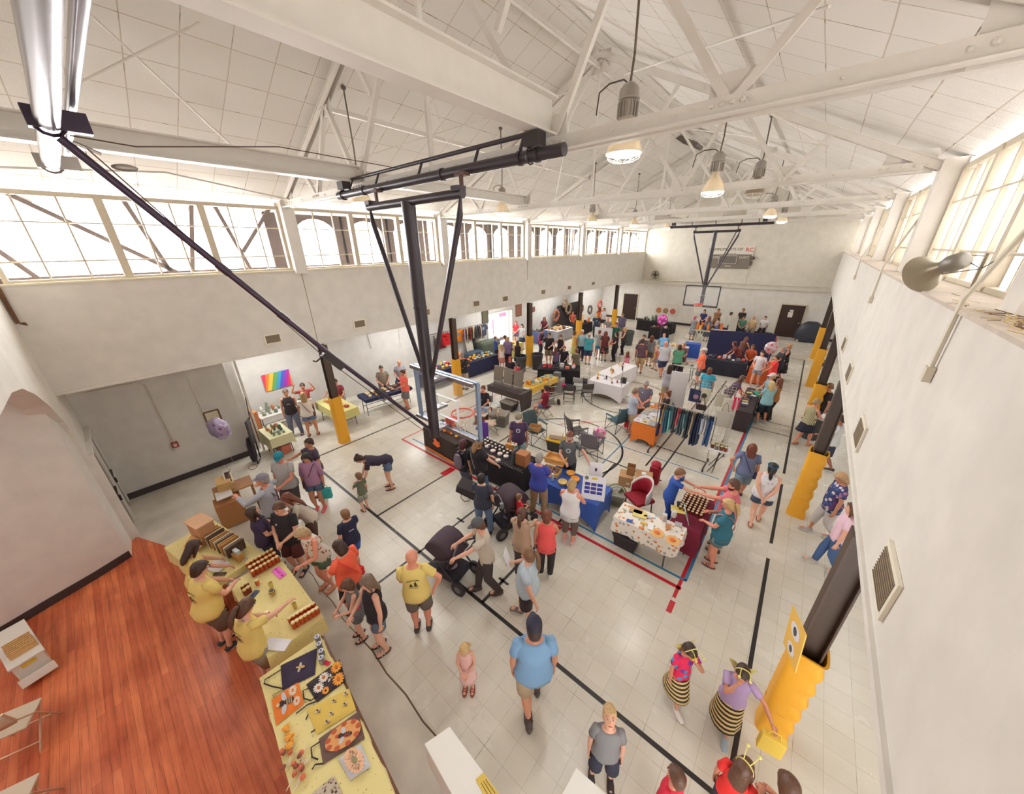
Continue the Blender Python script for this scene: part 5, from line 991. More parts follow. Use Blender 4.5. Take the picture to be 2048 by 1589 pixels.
# --- left alcove ---
P('person in a black vest with a white centre stripe by the left wall', 569, 778, 262, 1.72, 1.05, 't', ('buzz', 'br'), ('tank', (52, 44, 48)), ('jeans', (112, 118, 144)), ('sneaker', (66, 70, 96)), arms=('down', 'down'), legs='apart', extra={'logo': ('bar', (220, 214, 208))})
P('person in a white shirt and blue shorts by the left wall craft tables', 604, 784, 85, 1.64, 1.15, 't', ('long', (170, 140, 100)), ('tee', (226, 216, 210)), ('short', (104, 124, 164)), ('sandal', (80, 56, 50)), arms=('front', 'front'), legs='apart', extra={'strapx': (120, 70, 60)})
P('person in a red shirt with arms raised behind the white-shirted one', 603, 766, 268, 1.62, 1.0, 't', ('short', 'db'), ('tee', (172, 70, 70)), ('shorts', BLK), arms=('up', 'up'))
P('seated person in a dark red shirt half hidden by the first left column', 669, 758, 262, 1.66, 1.1, 't', ('short', 'db'), ('tee', (128, 44, 54)), ('shorts', (150, 120, 110)), arms=('lap', 'out'), legs='sit')
P('seated person in a taupe shirt by the left wall', 761, 731, 275, 1.74, 1.15, 't', ('short', 'db'), ('tee', (134, 122, 108)), ('pants', (90, 80, 78)), arms=('lap', 'lap'), legs='sit')
P('seated person in a light grey shirt in a folding armchair by the left wall', 797, 720, 265, 1.74, 1.2, 'r', ('bald', 'br'), ('tee', (150, 148, 154)), ('pants', (50, 56, 84)), arms=('lap', 'lap'), legs='sit')
P('person in a bright coral shirt and grey shorts beside the left craft tables', 805, 739, 205, 1.66, 1.15, 't', ('short', 'br'), ('tee', (252, 108, 92)), ('shorts', (118, 112, 114)), ('sandal', (110, 70, 60)), arms=('front', 'down'), head=(10, 0))
P('seated person in an orange shirt behind the navy-clothed table', 919, 695, 250, 1.6, 1.1, 'r', ('short', 'br'), ('tee', (240, 138, 50)), ('shorts', BLK), arms=('lap', 'front'), legs='sit', seat=.5, nd=(-.25, 0))
P('person in a black patterned shirt, grey cap and pale trousers at the navy-clothed table', 924, 705, 60, 1.76, 1.15, 'r', ('cap', 'gy'), ('tee', spots((40, 36, 42), [(190, 188, 194), (40, 36, 42)], 16, .22)), ('pants', (198, 178, 158)), arms=('table', 'front'), extra={'cap': (150, 140, 136)})
P('child in a royal blue shirt at the end of the navy-clothed table', 991, 672, 20, 1.5, .95, 'f', ('short', 'lb'), ('tee', (66, 88, 160)), ('shorts', NAVY), arms=('front', 'front'))
P('person in a dark navy shirt bending near the bright entrance', 1007, 671, 170, 1.68, 1.0, 't', ('short', 'db'), ('tee', (38, 36, 60)), ('pants', BLK), arms=('front', 'front'), lean=25)
P('person in a purple print shirt and dark trousers facing the entrance', 1015, 673, 78, 1.72, 1.15, 'f', ('bob', (196, 160, 120)), ('tee', (128, 108, 150)), ('pants', (46, 44, 60)), arms=('front', 'front'))
P('blond child in a white dress beside the purple-shirted person', 1003, 688, 95, 1.4, .95, 'f', ('vlong', (190, 156, 110)), ('tank', (222, 210, 196), .42), ('skirt', (190, 120, 110), .3), ('sandal', (170, 80, 74)), arms=('down', 'front'))
P('seated person with red hair in a black shirt behind the silver display panels', 1020, 713, 270, 1.62, 1.1, 'r', ('long', (166, 48, 44)), ('tee', (38, 36, 54)), ('pants', BLK), arms=('lap', 'front'), legs='sit')
P('seated child in a red top beside the silver display panels', 1036, 726, 150, 1.3, 1.0, 'f', ('short', 'db'), ('tee', (200, 50, 70)), ('shorts', BLK), arms=('lap', 'lap'), legs='sit', seat=.4)
P('person in a black dress at the green-clothed table by the entrance', 1035, 681, 100, 1.6, .95, 't', ('bob', 'br'), ('tank', (36, 32, 38), .42), ('skirt', (36, 32, 38), .34), arms=('front', 'front'))
P('person with pink-red hair and a red top by the entrance wall', 1032, 642, 250, 1.6, .95, 'f', ('long', (196, 60, 70)), ('tee', (222, 60, 76)), ('short', DEN), arms=('front', 'front'))
P('person in a black and white top beside the entrance wall', 1044, 648, 250, 1.62, 1.0, 'f', ('bob', 'bk'), ('tee', (170, 176, 178)), ('skirt', (40, 52, 80), .33), arms=('front', 'out'))
P('seated person in a maroon shirt by the far left stalls', 1106, 636, 250, 1.66, 1.1, 't', ('long', 'br'), ('tee', (110, 40, 56)), ('pants', BLK), arms=('lap', 'lap'), legs='sit', seat=.6, nd=(-.7, 0))
P('person in a dark plum shirt with a pink bag leaning over the craft stall', 1086, 656, 20, 1.66, 1.05, 't', ('short', 'bk'), ('tee', (58, 36, 54)), ('pants', BLK), arms=('front', 'front'), lean=12, extra={'strapx': (226, 50, 110)})
P('bulky person in a black V-neck shirt with glasses facing the viewer', 1099, 665, 262, 1.76, 1.3, 'f', ('short', 'db'), ('tee', (36, 32, 36)), ('shorts', (150, 128, 104)), arms=('front', 'hip'), extra={'glasses': 1})
P('person in a black tank top looking at a phone in the far aisle', 1122, 668, 268, 1.7, 1.0, 'f', ('pony', 'br'), ('tank', (46, 34, 42)), ('jeans', (50, 58, 100)), arms=('belly', 'hip'), head=(25, 0), extra={'hold': ('phone', (210, 100, 40), 0)})
P('child with very long brown hair in a purple shirt beside the black-clothed table', 1112, 694, 80, 1.42, .95, 'f', ('vlong', 'rd'), ('tee', (106, 84, 116)), ('pants', BLK), arms=('front', 'front'))
P('seated person in a black printed shirt behind the black-clothed table', 1129, 692, 262, 1.6, 1.05, 'f', ('short', 'rd'), ('tee', (40, 32, 42)), ('pants', BLK), arms=('lap', 'out'), legs='sit', seat=.52)
P('child in an olive shirt and dark shorts standing with back turned by the black-clothed table', 1154, 697, 100, 1.56, 1.1, 'f', ('short', 'rd'), ('tee', (112, 104, 84)), ('shorts', (80, 76, 66)), ('sneaker', (80, 80, 80)), arms=('front', 'front'))
P('person in a yellow dress in the far aisle', 1150, 662, 20, 1.66, 1.0, 't', ('bun', 'rd'), ('tank', (222, 176, 90), .42), ('skirt', (206, 200, 120), .22), arms=('front', 'front'))
P('white-haired person in a pale blue polo shirt and navy trousers', 1165, 659, 262, 1.76, 1.2, 'r', ('crop', 'wh'), ('tee', (158, 192, 204)), ('pants', (44, 44, 66)), arms=('down', 'down'))
P('person in a white cap, teal shirt and navy shorts seen from behind', 1179, 666, 85, 1.74, 1.25, 'r', ('cap', 'gy'), ('tee', (66, 160, 176)), ('shorts', (54, 62, 96)), ('sneaker', (70, 66, 66)), arms=('front', 'down'), extra={'cap': (226, 200, 190)})
P('person in a pale grey printed shirt and bright blue shorts seen from behind', 1200, 660, 70, 1.68, 1.05, 'f', ('short', 'rd'), ('tee', (158, 168, 168)), ('short', (40, 132, 190)), ('sandal', (180, 160, 140)), arms=('out', 'front'))
P('person with long auburn hair in a floral black and pink skirt seen from behind', 1212, 662, 85, 1.7, 1.05, 'f', ('vlong', (120, 50, 44)), ('tee', (110, 48, 50)), ('skirt', spots((40, 38, 44), [(226, 80, 100), (110, 130, 90), (40, 38, 44)], 9, .45), .27), ('sneaker', (60, 56, 56)), arms=('down', 'front'))
P('person in a dark green shirt facing the viewer by the white poster board', 1233, 645, 265, 1.74, 1.2, 'r', ('short', 'db'), ('tee', (30, 96, 80)), ('shorts', (150, 120, 96)), arms=('front', 'down'))
P('person in a black outfit holding papers in the far aisle', 1234, 663, 200, 1.7, 1.15, 'r', ('bob', 'bk'), ('tee', (40, 34, 40)), ('pants', (36, 32, 38)), arms=('front', 'front'))
P('person in a slate purple shirt walking near the back wall door', 1246, 626, 265, 1.78, 1.25, 't', ('buzz', 'br'), ('tee', (98, 92, 120)), ('shorts', (150, 130, 110)), arms=('down', 'down'))
P('person in a black tank top with sunglasses on the head beside the grey bin', 1251, 654, 190, 1.66, 1.15, 'f', ('bun', 'bl'), ('tank', (50, 44, 42)), ('pants', BLK), arms=('front', 'front'))
P('person in a black shirt with a round blue print by the far left stalls', 1194, 627, 100, 1.74, 1.1, 'f', ('short', 'bl'), ('tee', (52, 56, 78)), ('pants', BLK), arms=('front', 'front'), extra={'logo': ('backround', (130, 190, 214))})
P('person in a white printed shirt and black skirt at the far left stalls', 1209, 616, 250, 1.66, 1.0, 'f', ('bob', 'bk'), ('tee', (216, 218, 226)), ('skirt', BLK, .33), arms=('front', 'front'))
P('person in an orange shirt at the far left stalls', 1200, 614, 85, 1.66, 1.0, 't', ('long', 'rd'), ('tee', (226, 110, 40)), ('pants', (110, 80, 60)), arms=('front', 'up'))
P('person in an orange patterned shirt sitting by the wreath display', 1146, 622, 262, 1.66, 1.1, 't', ('short', 'db'), ('tee', (176, 76, 50)), ('pants', BLK), legs='sit', arms=('lap', 'lap'), seat=.6)
P('person in a grey shirt bending behind the white poster board', 1215, 637, 250, 1.74, 1.2, 'r', ('bald', 'br'), ('tee', (140, 142, 146)), ('pants', BLK), lean=35, arms=('front', 'front'))
P('small child in a pink print dress by the food table', 1256, 704, 95, 1.1, .95, 'f', ('long', 'rd'), ('tee', (220, 130, 150), .44), ('skirt', (220, 130, 150), .3), arms=('down', 'front'), kid=.8)
# --- far centre ---
P('bulky person in a maroon shirt and khaki shorts seen from behind', 1286, 677, 88, 1.8, 1.3, 't', ('buzz', 'db'), ('tee', (94, 66, 76)), ('shorts', (196, 168, 124)), ('sneaker', (52, 46, 46)), arms=('down', 'down'))
P('dark-haired person facing the one in the maroon shirt', 1289, 669, 262, 1.74, 1.05, 't', ('short', 'bk'), ('tee', (98, 80, 84)), ('shorts', (90, 90, 96)), arms=('front', 'front'))
P('person with long dark hair in a grey shirt seen from behind near the posters', 1305, 671, 80, 1.66, 1.1, 'f', ('long', 'rd'), ('tee', (134, 136, 140)), ('shorts', (120, 110, 112)), arms=('front', 'down'))
P('child in a grey skirt and pink top walking in the far aisle', 1317, 691, 150, 1.3, .95, 'f', ('short', 'bl'), ('tee', (222, 140, 120)), ('skirt', (150, 146, 156), .34), ('sandal', (120, 70, 60)), legs='stride', arms=('down', 'down'))
P('bald person in a white shirt and navy shorts striding away', 1333, 682, 110, 1.8, 1.25, 'r', ('bald', 'br'), ('tee', (206, 206, 216)), ('shorts', (64, 66, 108)), ('sneaker', (130, 120, 110)), legs='stride', arms=('front', 'down'))
P('person in a green top and black trousers with a dark head covering', 1361, 689, 90, 1.68, 1.2, 'r', ('bob', 'db'), ('tee', (92, 160, 128)), ('pants', (40, 38, 44)), arms=('front', 'front'))
P('grey-haired person talking with the one in the green top', 1370, 684, 250, 1.7, 1.1, 'r', ('short', 'gy'), ('tee', (110, 84, 84)), ('pants', (80, 70, 70)), arms=('front', 'front'))
P('person in a sky blue shirt bending over a far table', 1328, 668, 100, 1.74, 1.2, 'r', ('bald', 'br'), ('tee', (110, 164, 206)), ('shorts', (190, 170, 140)), arms=('table', 'table'), lean=50)
P('person in a coral shirt and white cap facing left beside the navy partition', 1410, 696, 180, 1.76, 1.15, 'r', ('cap', 'gy'), ('tee', (250, 116, 84)), ('shorts', (116, 116, 124)), ('sneaker', (150, 140, 140)), arms=('down', 'front'), extra={'cap': (226, 216, 208)})
P('person with long dark hair in a grey shirt and khaki shorts walking away', 1342, 729, 75, 1.68, 1.15, 't', ('long', 'db'), ('tee', (164, 162, 172)), ('shorts', (170, 156, 132)), ('sneaker', (190, 180, 170)), arms=('front', 'front'), legs='stride')
P('person with auburn hair in a turquoise shirt standing before the wire racks', 1421, 735, 85, 1.66, 1.2, 't', ('bob', 'rd'), ('tee', (60, 168, 200)), ('shorts', (50, 56, 84)), arms=('down', 'down'))
P('person in a navy blue shirt standing against the end wall', 1410, 619, 262, 1.7, 1.0, 'f', ('bob', 'db'), ('tee', (52, 58, 110)), ('pants', BLK), arms=('belly', 'belly'))
P('person in a brown shirt with arms folded against the end wall', 1438, 617, 262, 1.78, 1.25, 't', ('short', 'db'), ('tee', (146, 108, 70)), ('pants', (90, 80, 70)), arms=('cross', 'cross'))
P('person in a white shirt behind the tall white board at the end wall', 1464, 624, 10, 1.74, .95, 'f', ('crop', 'bk'), ('tee', (200, 196, 186)), ('pants', BLK), arms=('down', 'down'))
P('person with long auburn hair in a grey dress before the far stalls', 1420, 632, 100, 1.66, 1.05, 'r', ('vlong', 'rd'), ('tank', (96, 106, 118), .42), ('skirt', (96, 106, 118), .2), arms=('front', 'front'), lean=10)
P('person in a grey tank top with a pink headband before the far stalls', 1391, 632, 85, 1.62, 1.05, 't', ('short', (206, 80, 110)), ('tank', (150, 152, 158)), ('skirt', (140, 142, 148), .25), arms=('front', 'front'))
P('seated child in a pink and white top at the far stalls', 1437, 636, 150, 1.3, 1.0, 'f', ('short', 'db'), ('tee', (220, 190, 196)), ('shorts', BLK), legs='sit', arms=('lap', 'lap'), seat=.5)
P('balding person in a black shirt against the end wall', 1488, 617, 250, 1.78, 1.15, 't', ('buzz', 'db'), ('tee', (40, 38, 40)), ('pants', BLK), arms=('front', 'front'))
P('seated person in a green shirt near the brown door', 1489, 632, 262, 1.7, 1.15, 't', ('short', 'db'), ('tee', (80, 134, 110)), ('pants', BLK), legs='sit', arms=('lap', 'front'), seat=.55)
P('seated person in a pale yellow shirt near the brown door', 1509, 632, 262, 1.7, 1.1, 't', ('bald', 'br'), ('tee', (216, 190, 150)), ('pants', (150, 130, 110)), legs='sit', arms=('lap', 'lap'), seat=.55)
P('seated person in a white shirt near the brown door', 1532, 632, 262, 1.66, 1.0, 'f', ('short', 'db'), ('tee', (226, 224, 228)), ('pants', BLK), legs='sit', arms=('lap', 'lap'), seat=.55)
P('person with dark red hair leaning over the black-clothed corner table', 1463, 686, 190, 1.66, 1.05, 'r', ('long', 'mr'), ('tee', (120, 52, 48)), ('pants', BLK), arms=('table', 'table'), lean=30, nd=(0, .35))
P('person with long brown hair in a brown tank top bending behind the corner table', 1496, 674, 60, 1.66, 1.05, 't', ('long', 'rd'), ('tank', (110, 66, 50)), ('pants', BLK), arms=('table', 'table'), lean=28)
P('seated person in an orange shirt behind the corner table', 1507, 689, 262, 1.66, 1.1, 't', ('bob', 'br'), ('tee', (190, 84, 44)), ('pants', BLK), legs='sit', arms=('lap', 'front'), seat=.55)
P('person in a white printed shirt and grey shorts beside a pink balloon', 1527, 701, 250, 1.7, 1.0, 'f', ('short', 'db'), ('tee', (226, 220, 226)), ('short', (150, 148, 160)), ('sneaker', (206, 198, 194)), arms=('down', 'front'), legs='stride')
P('person in a red sleeveless top at the orange-clothed table', 1556, 710, 190, 1.66, 1.05, 't', ('short', 'db'), ('tee', (244, 60, 60)), ('short', (90, 100, 130)), arms=('table', 'front'))
P('grey-haired person in a dark jacket at the far right corner', 1561, 692, 200, 1.72, 1.2, 'r', ('bob', 'gy'), ('tee', (46, 48, 64), .42), ('pants', (44, 44, 56)), arms=('front', 'front'), nd=(.15, 0))
P('person with a blond bun in a black floral dress at the far right corner', 1580, 688, 190, 1.7, 1.15, 'r', ('bun', (190, 150, 104)), ('tank', m_dotblk, .42), ('skirt', m_dotblk, .2), arms=('front', 'front'))
P('person in a white cap at the dark display table', 1537, 745, 210, 1.7, 1.0, 'f', ('cap', 'bl'), ('tee', (140, 168, 176)), ('pants', BLK), arms=('front', 'front'), extra={'cap': (232, 222, 208)}, nd=(.15, 0))
P('blond person in a pale blue blouse and black shorts holding a teal folder', 1546, 762, 130, 1.64, 1.15, 't', ('long', (214, 186, 132)), ('tee', (150, 200, 210)), ('shorts', (40, 52, 62)), ('sneaker', (170, 186, 184)), arms=('front', 'front'), legs='apart', extra={'hold': ('paper', (60, 180, 150), 0)})
P('person with long brown hair in an orange-brown top beside the pale blue blouse', 1562, 756, 160, 1.64, 1.0, 't', ('vlong', 'rd'), ('tank', (176, 120, 70)), ('pants', (60, 50, 50)), arms=('front', 'front'))
P('person with brown hair in a purple shirt leaning over the dark display table', 1492, 753, 5, 1.68, 1.15, 'r', ('long', 'br'), ('tee', (86, 66, 84)), ('jeans', DEN), arms=('table', 'table'), lean=28)
P('grey-haired person with glasses in a slate shirt near the folded camp chairs', 1294, 760, 262, 1.74, 1.15, 'r', ('short', 'gy'), ('tee', (112, 108, 124)), ('shorts', (90, 90, 86)), arms=('belly', 'belly'), head=(25, 0), extra={'glasses': 1, 'logo': ('dot', (220, 224, 230))})
P('grey-haired person in a pale blue shirt and khaki shorts facing the orange table', 1281, 778, 20, 1.72, 1.15, 'r', ('short', (136, 112, 90)), ('tee', (176, 184, 200)), ('shorts', (196, 176, 146)), ('sneaker', (180, 160, 146)), arms=('front', 'front'), head=(22, 0), nd=(-.18, 0))
P('seated person with a red-brown bun in a black and yellow top beside the garment rack', 1337, 781, 190, 1.62, .95, 'f', ('bun', 'rd'), ('tee', (50, 40, 44)), ('pants', BLK), legs='sit', arms=('front', 'lap'), seat=.5)
P('seated person in a black shirt shielding the eyes with a hand', 966, 771, 240, 1.66, 1.15, 'r', ('short', 'br'), ('tee', (40, 34, 40)), ('shorts', (130, 162, 196)), arms=('lap', 'face'), legs='sit', extra={'logo': ('dot', (226, 206, 130)), 'lanyard': (216, 190, 170)})
P('seated person in a maroon shirt and denim shorts with back half turned', 1092, 770, 150, 1.62, 1.1, 'r', ('bun', 'db'), ('tee', (136, 30, 52)), ('short', (86, 106, 146)), ('sneaker', (150, 140, 130)), arms=('belly', 'belly'), legs='sit', extra={'logo': ('backbar', (214, 180, 186))})
P('toddler in a red shirt sitting up in the far stroller', 1038, 990, 30, .92, .95, 'f', ('crop', 'lb'), ('tee', (226, 40, 62)), ('shorts', NAVY), legs='sit', arms=('front', 'front'), seat=.52, kid=1)
# ---------------- tables, cloths, chairs ----------------
m_plastic = mat((206, 202, 194), .5); m_leg = mat((96, 90, 88), .4, .5); m_brownedge = mat((110, 70, 48), .5)
def wp(*a): return [tuple(p) for p in a]
def table(label, c, L, W_, rz=0, h=.74, top=None, group=None, legs=True):
 t = thing('folding_table', label, 'table', (c[0], c[1], 0), rz, group); k = M(); k.box((0, 0, h - .02), (L, W_, .04)); k.build('tabletop', top or m_plastic, t, bevel=.008)
 for sx in (-1, 1):
  for sy in (-1, 1):
   k = M(); k.tube([(sx * (L / 2 - .22), sy * (W_ / 2 - .07), h - .04), (sx * (L / 2 - .2), sy * (W_ / 2 - .06), .01)], .014, 8); k.build('leg', m_leg, t, smooth=60)
  k = M(); k.tube([(sx * (L / 2 - .21), -(W_ / 2 - .07), .3), (sx * (L / 2 - .21), W_ / 2 - .07, .3)], .01, 6); k.build('crossbar', m_leg, t)
 return t
def cloth(label, c, L, W_, m, rz=0, h=.745, drop=(.3, .3, .3, .3), wave=.012, arch=0, flare=.02, cat='tablecloth', name='tablecloth', group=None, seed=1):
 """drop: left(-x), right(+x), near(-y), far(+y)"""
 k = M(); per = []; r = .03; hx, hy = L / 2 + .008, W_ / 2 + .008
 n1, n2 = max(8, int(L / .07)), max(6, int(W_ / .07))
 for i in range(n1): per.append((-hx + 2 * hx * i / n1, -hy, 2, i / n1))
 for i in range(n2): per.append((hx, -hy + 2 * hy * i / n2, 1, i / n2))
 for i in range(n1): per.append((hx - 2 * hx * i / n1, hy, 3, i / n1))
 for i in range(n2): per.append((-hx, hy - 2 * hy * i / n2, 0, i / n2))
 N_ = len(per); rings = []; rn = random.Random(seed); ph = [rn.random() * 6 for _ in range(4)]
 def dr(i):
  x, y, s, t = per[i]; d = drop[s]
  if arch: d = (h - .01) - arch * sin(pi * t) ** .8 if d > .5 else d
  pt = per[i - 1];
  return d
 for q in range(6):
  t = q / 5; rg = []
  for i in range(N_):
   x, y, s, tt = per[i]; d = dr(i); nx, ny = ((-1, 0), (1, 0), (0, -1), (0, 1))[s]
   if tt == 0: nx, ny = [(-.7, -.7), (.7, -.7), (.7, .7), (-.7, .7)][[2, 1, 3, 0].index(s)]
   w_ = (wave * sin(i * .9 + ph[s]) + wave * .5 * sin(i * 2.3)) * t; o_ = flare * t + w_
   cc = min(1, max(0, 1)); rg.append((x + nx * o_, y + ny * o_, h - d * t))
  rings.append(rg)
 ctr = [[(x * .5, y * .5, h + .002) for x, y, s, t in per]]
 k.ringloft(ctr + rings, cap=False); k.add(ctr[0], [tuple(range(N_))])
 return tag(k.build(name, m, None, smooth=50), label, cat, group, loc=(c[0], c[1], 0), rz=rz)
m_honeycloth = spots((230, 216, 150), [(206, 182, 112), (176, 150, 92), (230, 216, 150)], 22, .16); m_flor = spots((236, 230, 220), [(230, 126, 56), (236, 230, 220), (150, 160, 140), (226, 110, 50), (160, 170, 190), (220, 150, 90), (236, 230, 220)], 13, .36)
m_stretchblk = mat((44, 38, 40), .7); m_navyc = mat((40, 44, 76), .8); m_blkc = mat((38, 34, 38), .85)
def tset(tl, cl, c, L, W_, m, rz=0, **kw):
 table(tl, c, L, W_, rz); return cloth(cl, c, L, W_, m, rz, **kw)
tset('folding table under the speckled yellow cloth with the wooden hive display', 'speckled yellow cloth on the table with the wooden hive display', (-7.5, .12), 1.8, .8, m_honeycloth, .2, drop=(.25, .1, .3, .3), seed=2)
tset('folding table under the speckled yellow cloth with honey jars', 'speckled yellow cloth on the table with the two blocks of honey jars', (-5.47, .48), 1.83, .74, m_honeycloth, .0, drop=(.3, .3, .34, .34), seed=3)
tset('brown-edged folding table under the yellow cloth with bee bags', 'speckled yellow cloth on the nearest table, spread with bee bags', (-3.12, .2), 2.4, .74, m_honeycloth, -.1, drop=(.22, .2, .26, .03), seed=4)
k = M(); k.box((0, 0, 0), (2.4, .03, .05)); tag(k.build('table_edge', m_brownedge), 'brown wooden edge strip along the hall side of the nearest table', 'table edge', loc=(-3.08, .6, .7), rz=-.1)
tset('folding table under the black cloth with candles and jars', 'black cloth on the candle table beside the hoop backboard', (-5.45, 6.0), 1.85, .78, m_blkc, .05, drop=(.7, .72, .7, .7), seed=5)
tset('folding table under the black Halloween cloth', 'black cloth with an orange picture and hem on the Halloween craft table', (-7.55, 5.95), 1.6, .74, mat((62, 50, 46), .85), -.05, drop=(.72, .72, .7, .6), seed=6)
k = M(); k.box((0, 0, 0), (1.6, .012, .07)); o = k.build('orange_hem', mat((240, 124, 46), .7)); tag(o, 'orange ribbon hem along the foot of the Halloween cloth', 'hem', loc=(-7.55, 5.53, .1), rz=-.05)
k = M(); k.add([(-.22, 0, -.12), (.02, 0, -.17), (.2, 0, -.05), (.12, 0, .0), (.18, 0, .06), (.05, 0, .05), (-.08, 0, .16), (-.2, 0, .1), (-.12, 0, .02)], [tuple(range(9))]); tag(k.build('cloth_picture', mat((248, 120, 60), .7), solid=.004), 'bright orange picture on the front of the Halloween cloth', 'picture', loc=(-7.65, 5.535, .5), rz=-.05)
tset('folding table under the royal blue fitted cover', 'royal blue stretch table cover with a wooden box and a stood-up poster on it', (-3.2, 6.1), 1.5, .76, mat((52, 88, 170), .6), .02, drop=(.72, .72, .72, .72), arch=.3, wave=.004, flare=.0, seed=7)
tset('folding table under the pumpkin-print cloth', 'white cloth printed with small orange pumpkins', (-1.4, 5.95), 1.27, .56, m_flor, .02, drop=(.25, .22, .34, .05), seed=8, wave=.02)
tset('folding table under the maroon cloth with jars', 'maroon cloth on the table packed with small lidded jars', (-.8, 6.85), .55, 1.2, mat((120, 26, 52), .85), .0, drop=(.1, .62, .62, .2), seed=9)
tset('folding table under the orange fitted cover', 'orange stretch table cover heaped with folded white shirts', (-3.05, 10.85), .72, 1.6, mat((232, 126, 46), .6), .03, drop=(.72, .72, .72, .72), arch=.2, wave=.003, flare=0, seed=10)
tset('long table under the dark brown fitted cover by the wire racks', 'dark brown fitted cover on the long table by the wire racks', (-.78, 14.3), .46, 2.6, mat((58, 46, 50), .7), 0, drop=(.72, .72, .72, .72), wave=.003, flare=0, seed=11)
tset('folding table under the front part of the white L-shaped stall', 'white fitted cover on the front table of the white L-shaped stall', (-5.6, 12.95), 1.5, .74, mat((226, 222, 228), .7), 0, drop=(.72, .72, .72, .72), arch=.25, wave=.003, flare=0, seed=12)
tset('folding table under the rear part of the white L-shaped stall', 'white cloth on the rear table of the white L-shaped stall', (-5.95, 14.6), .8, 2.2, mat((228, 224, 228), .7), -.1, drop=(.6, .7, .3, .6), seed=13)
tset('folding table under the mustard cloth', 'mustard yellow cloth on the small table with yellow baskets', (-7.85, 11.2), .6, 1.8, mat((222, 180, 74), .8), -.05, drop=(.25, .2, .2, .25), seed=14)
tset('folding table under the dark brown fitted cover with silver panels', 'dark brown fitted cover on the table carrying three silver panels', (-8.42, 9.88), 1.75, .68, mat((72, 60, 60), .6), 0, drop=(.3, .72, .25, .3), wave=.003, flare=0, seed=15)
tset('folding table under the black cloth behind the mustard table', 'long black cloth on the jewellery table behind the mustard table', (-8.2, 13.25), 1.9, .8, m_blkc, .5, drop=(.7, .7, .7, .7), seed=16)
tset('long folding table under the navy cloth by the left wall', 'long navy cloth on the table of yellow crafts by the left wall', (-12.35, 12.0), .75, 2.3, m_navyc, -.05, drop=(.7, .72, .7, .7), seed=17)
tset('folding table under the navy cloth nearer the mast', 'dark blue cloth on the cluttered table just behind the hoop mast', (-12.6, 9.6), .8, 1.9, m_navyc, .02, drop=(.5, .5, .6, .5), seed=18)
tset('folding table under the pale green cloth by the entrance', 'pale green cloth on the table by the bright entrance', (-12.8, 15.1), .75, 1.5, mat((196, 190, 110), .8), 0, drop=(.6, .7, .7, .6), seed=19)
tset('folding table under the slate blue cloth', 'slate blue cloth covering a square table at the far left', (-13.5, 18.9), .9, .8, mat((92, 104, 150), .8), 0, drop=(.72, .72, .72, .7), seed=20)
tset('folding table under the houndstooth cloth', 'black and white checked cloth on a far left table', (-12.8, 20.4), 1.1, 1.9, stripes((40, 38, 44), (220, 220, 226), 7, 'Z', wav=6), 0, drop=(.7, .72, .72, .6), seed=21)
tset('folding table under the black cloth at the far left corner', 'black cloth on the wreath table at the far left corner', (-12.5, 23.0), .9, 1.8, m_blkc, 0, drop=(.7, .72, .72, .6), seed=22)
tset('folding table under the long black cloth against the end wall', 'long black cloth on the table against the end wall', (-8.3, 26.7), 2.6, .8, m_blkc, -.12, drop=(.72, .72, .72, .6), seed=23)
tset('folding table under the black cloth with a blue bin beside it', 'black cloth on the tall stall in front of the end wall', (-7.4, 24.7), 1.2, .8, m_blkc, .2, drop=(.72, .72, .72, .6), seed=24)
tset('folding table under the black cloth of the corner stall', 'black cloth on the corner stall in front of the navy partitions', (-2.4, 19.2), 1.8, .7, mat((42, 42, 56), .8), .08, drop=(.72, .72, .72, .6), seed=25)
tset('folding table under the orange cloth', 'rust orange cloth at the end of the corner stall', (-.95, 19.2), .75, 1.5, mat((206, 96, 46), .8), 0, drop=(.68, .6, .7, .5), seed=26)
table('white folding table of small goods in the far middle', (-5.2, 20.2), 1.6, .75, .1); table('white folding table with a food display in the far aisle', (-8.3, 18.4), 1.5, .75, .2); table('white folding table under a small easel in the far middle', (-3.7, 17.2), 1.0, .6, .0)
table('long white folding table behind the tall navy partitions', (-2.0, 24.2), 2.6, .75, .1); table('white folding table before the end wall people', (-4.6, 25.6), 1.8, .7, 0)
tset('small table under the pale green cloth by the upright trolley', 'pale green cloth on the nearest craft table at the left wall', (-11.85, 2.6), 1.0, .62, mat((204, 200, 160), .8), 0, drop=(.3, .3, .42, .4), seed=27)
table('folding table heaped with bags at the left wall', (-13.5, 3.4), .7, 1.6, 0)
tset('folding table under the pale yellow cloth beside the first left column', 'pale yellow-green cloth on the craft table beside the first left column', (-12.35, 4.75), 1.7, .76, mat((204, 198, 130), .8), .0, drop=(.1, .3, .3, .3), seed=28)
tset('folding table under the navy cloth beyond the first left column', 'navy cloth on the open-legged table beyond the first left column', (-12.1, 6.6), .8, 1.9, m_navyc, -.12, drop=(.05, .12, .1, .1), seed=29)
wt = thing('wooden_table', 'narrow brown wooden table with white paper beside the capped person with suspenders', 'table', (-9.55, .93, 0), -.1)
k = M(); k.box((0, 0, .73), (.5, .75, .03)); k.build('tabletop', mat((166, 122, 84), .5), wt)
for sx in (-1, 1):
 for sy in (-1, 1): k = M(); k.box((sx * .22, sy * .34, .36), (.04, .04, .72)); k.build('leg', mat((150, 108, 72), .5), wt)
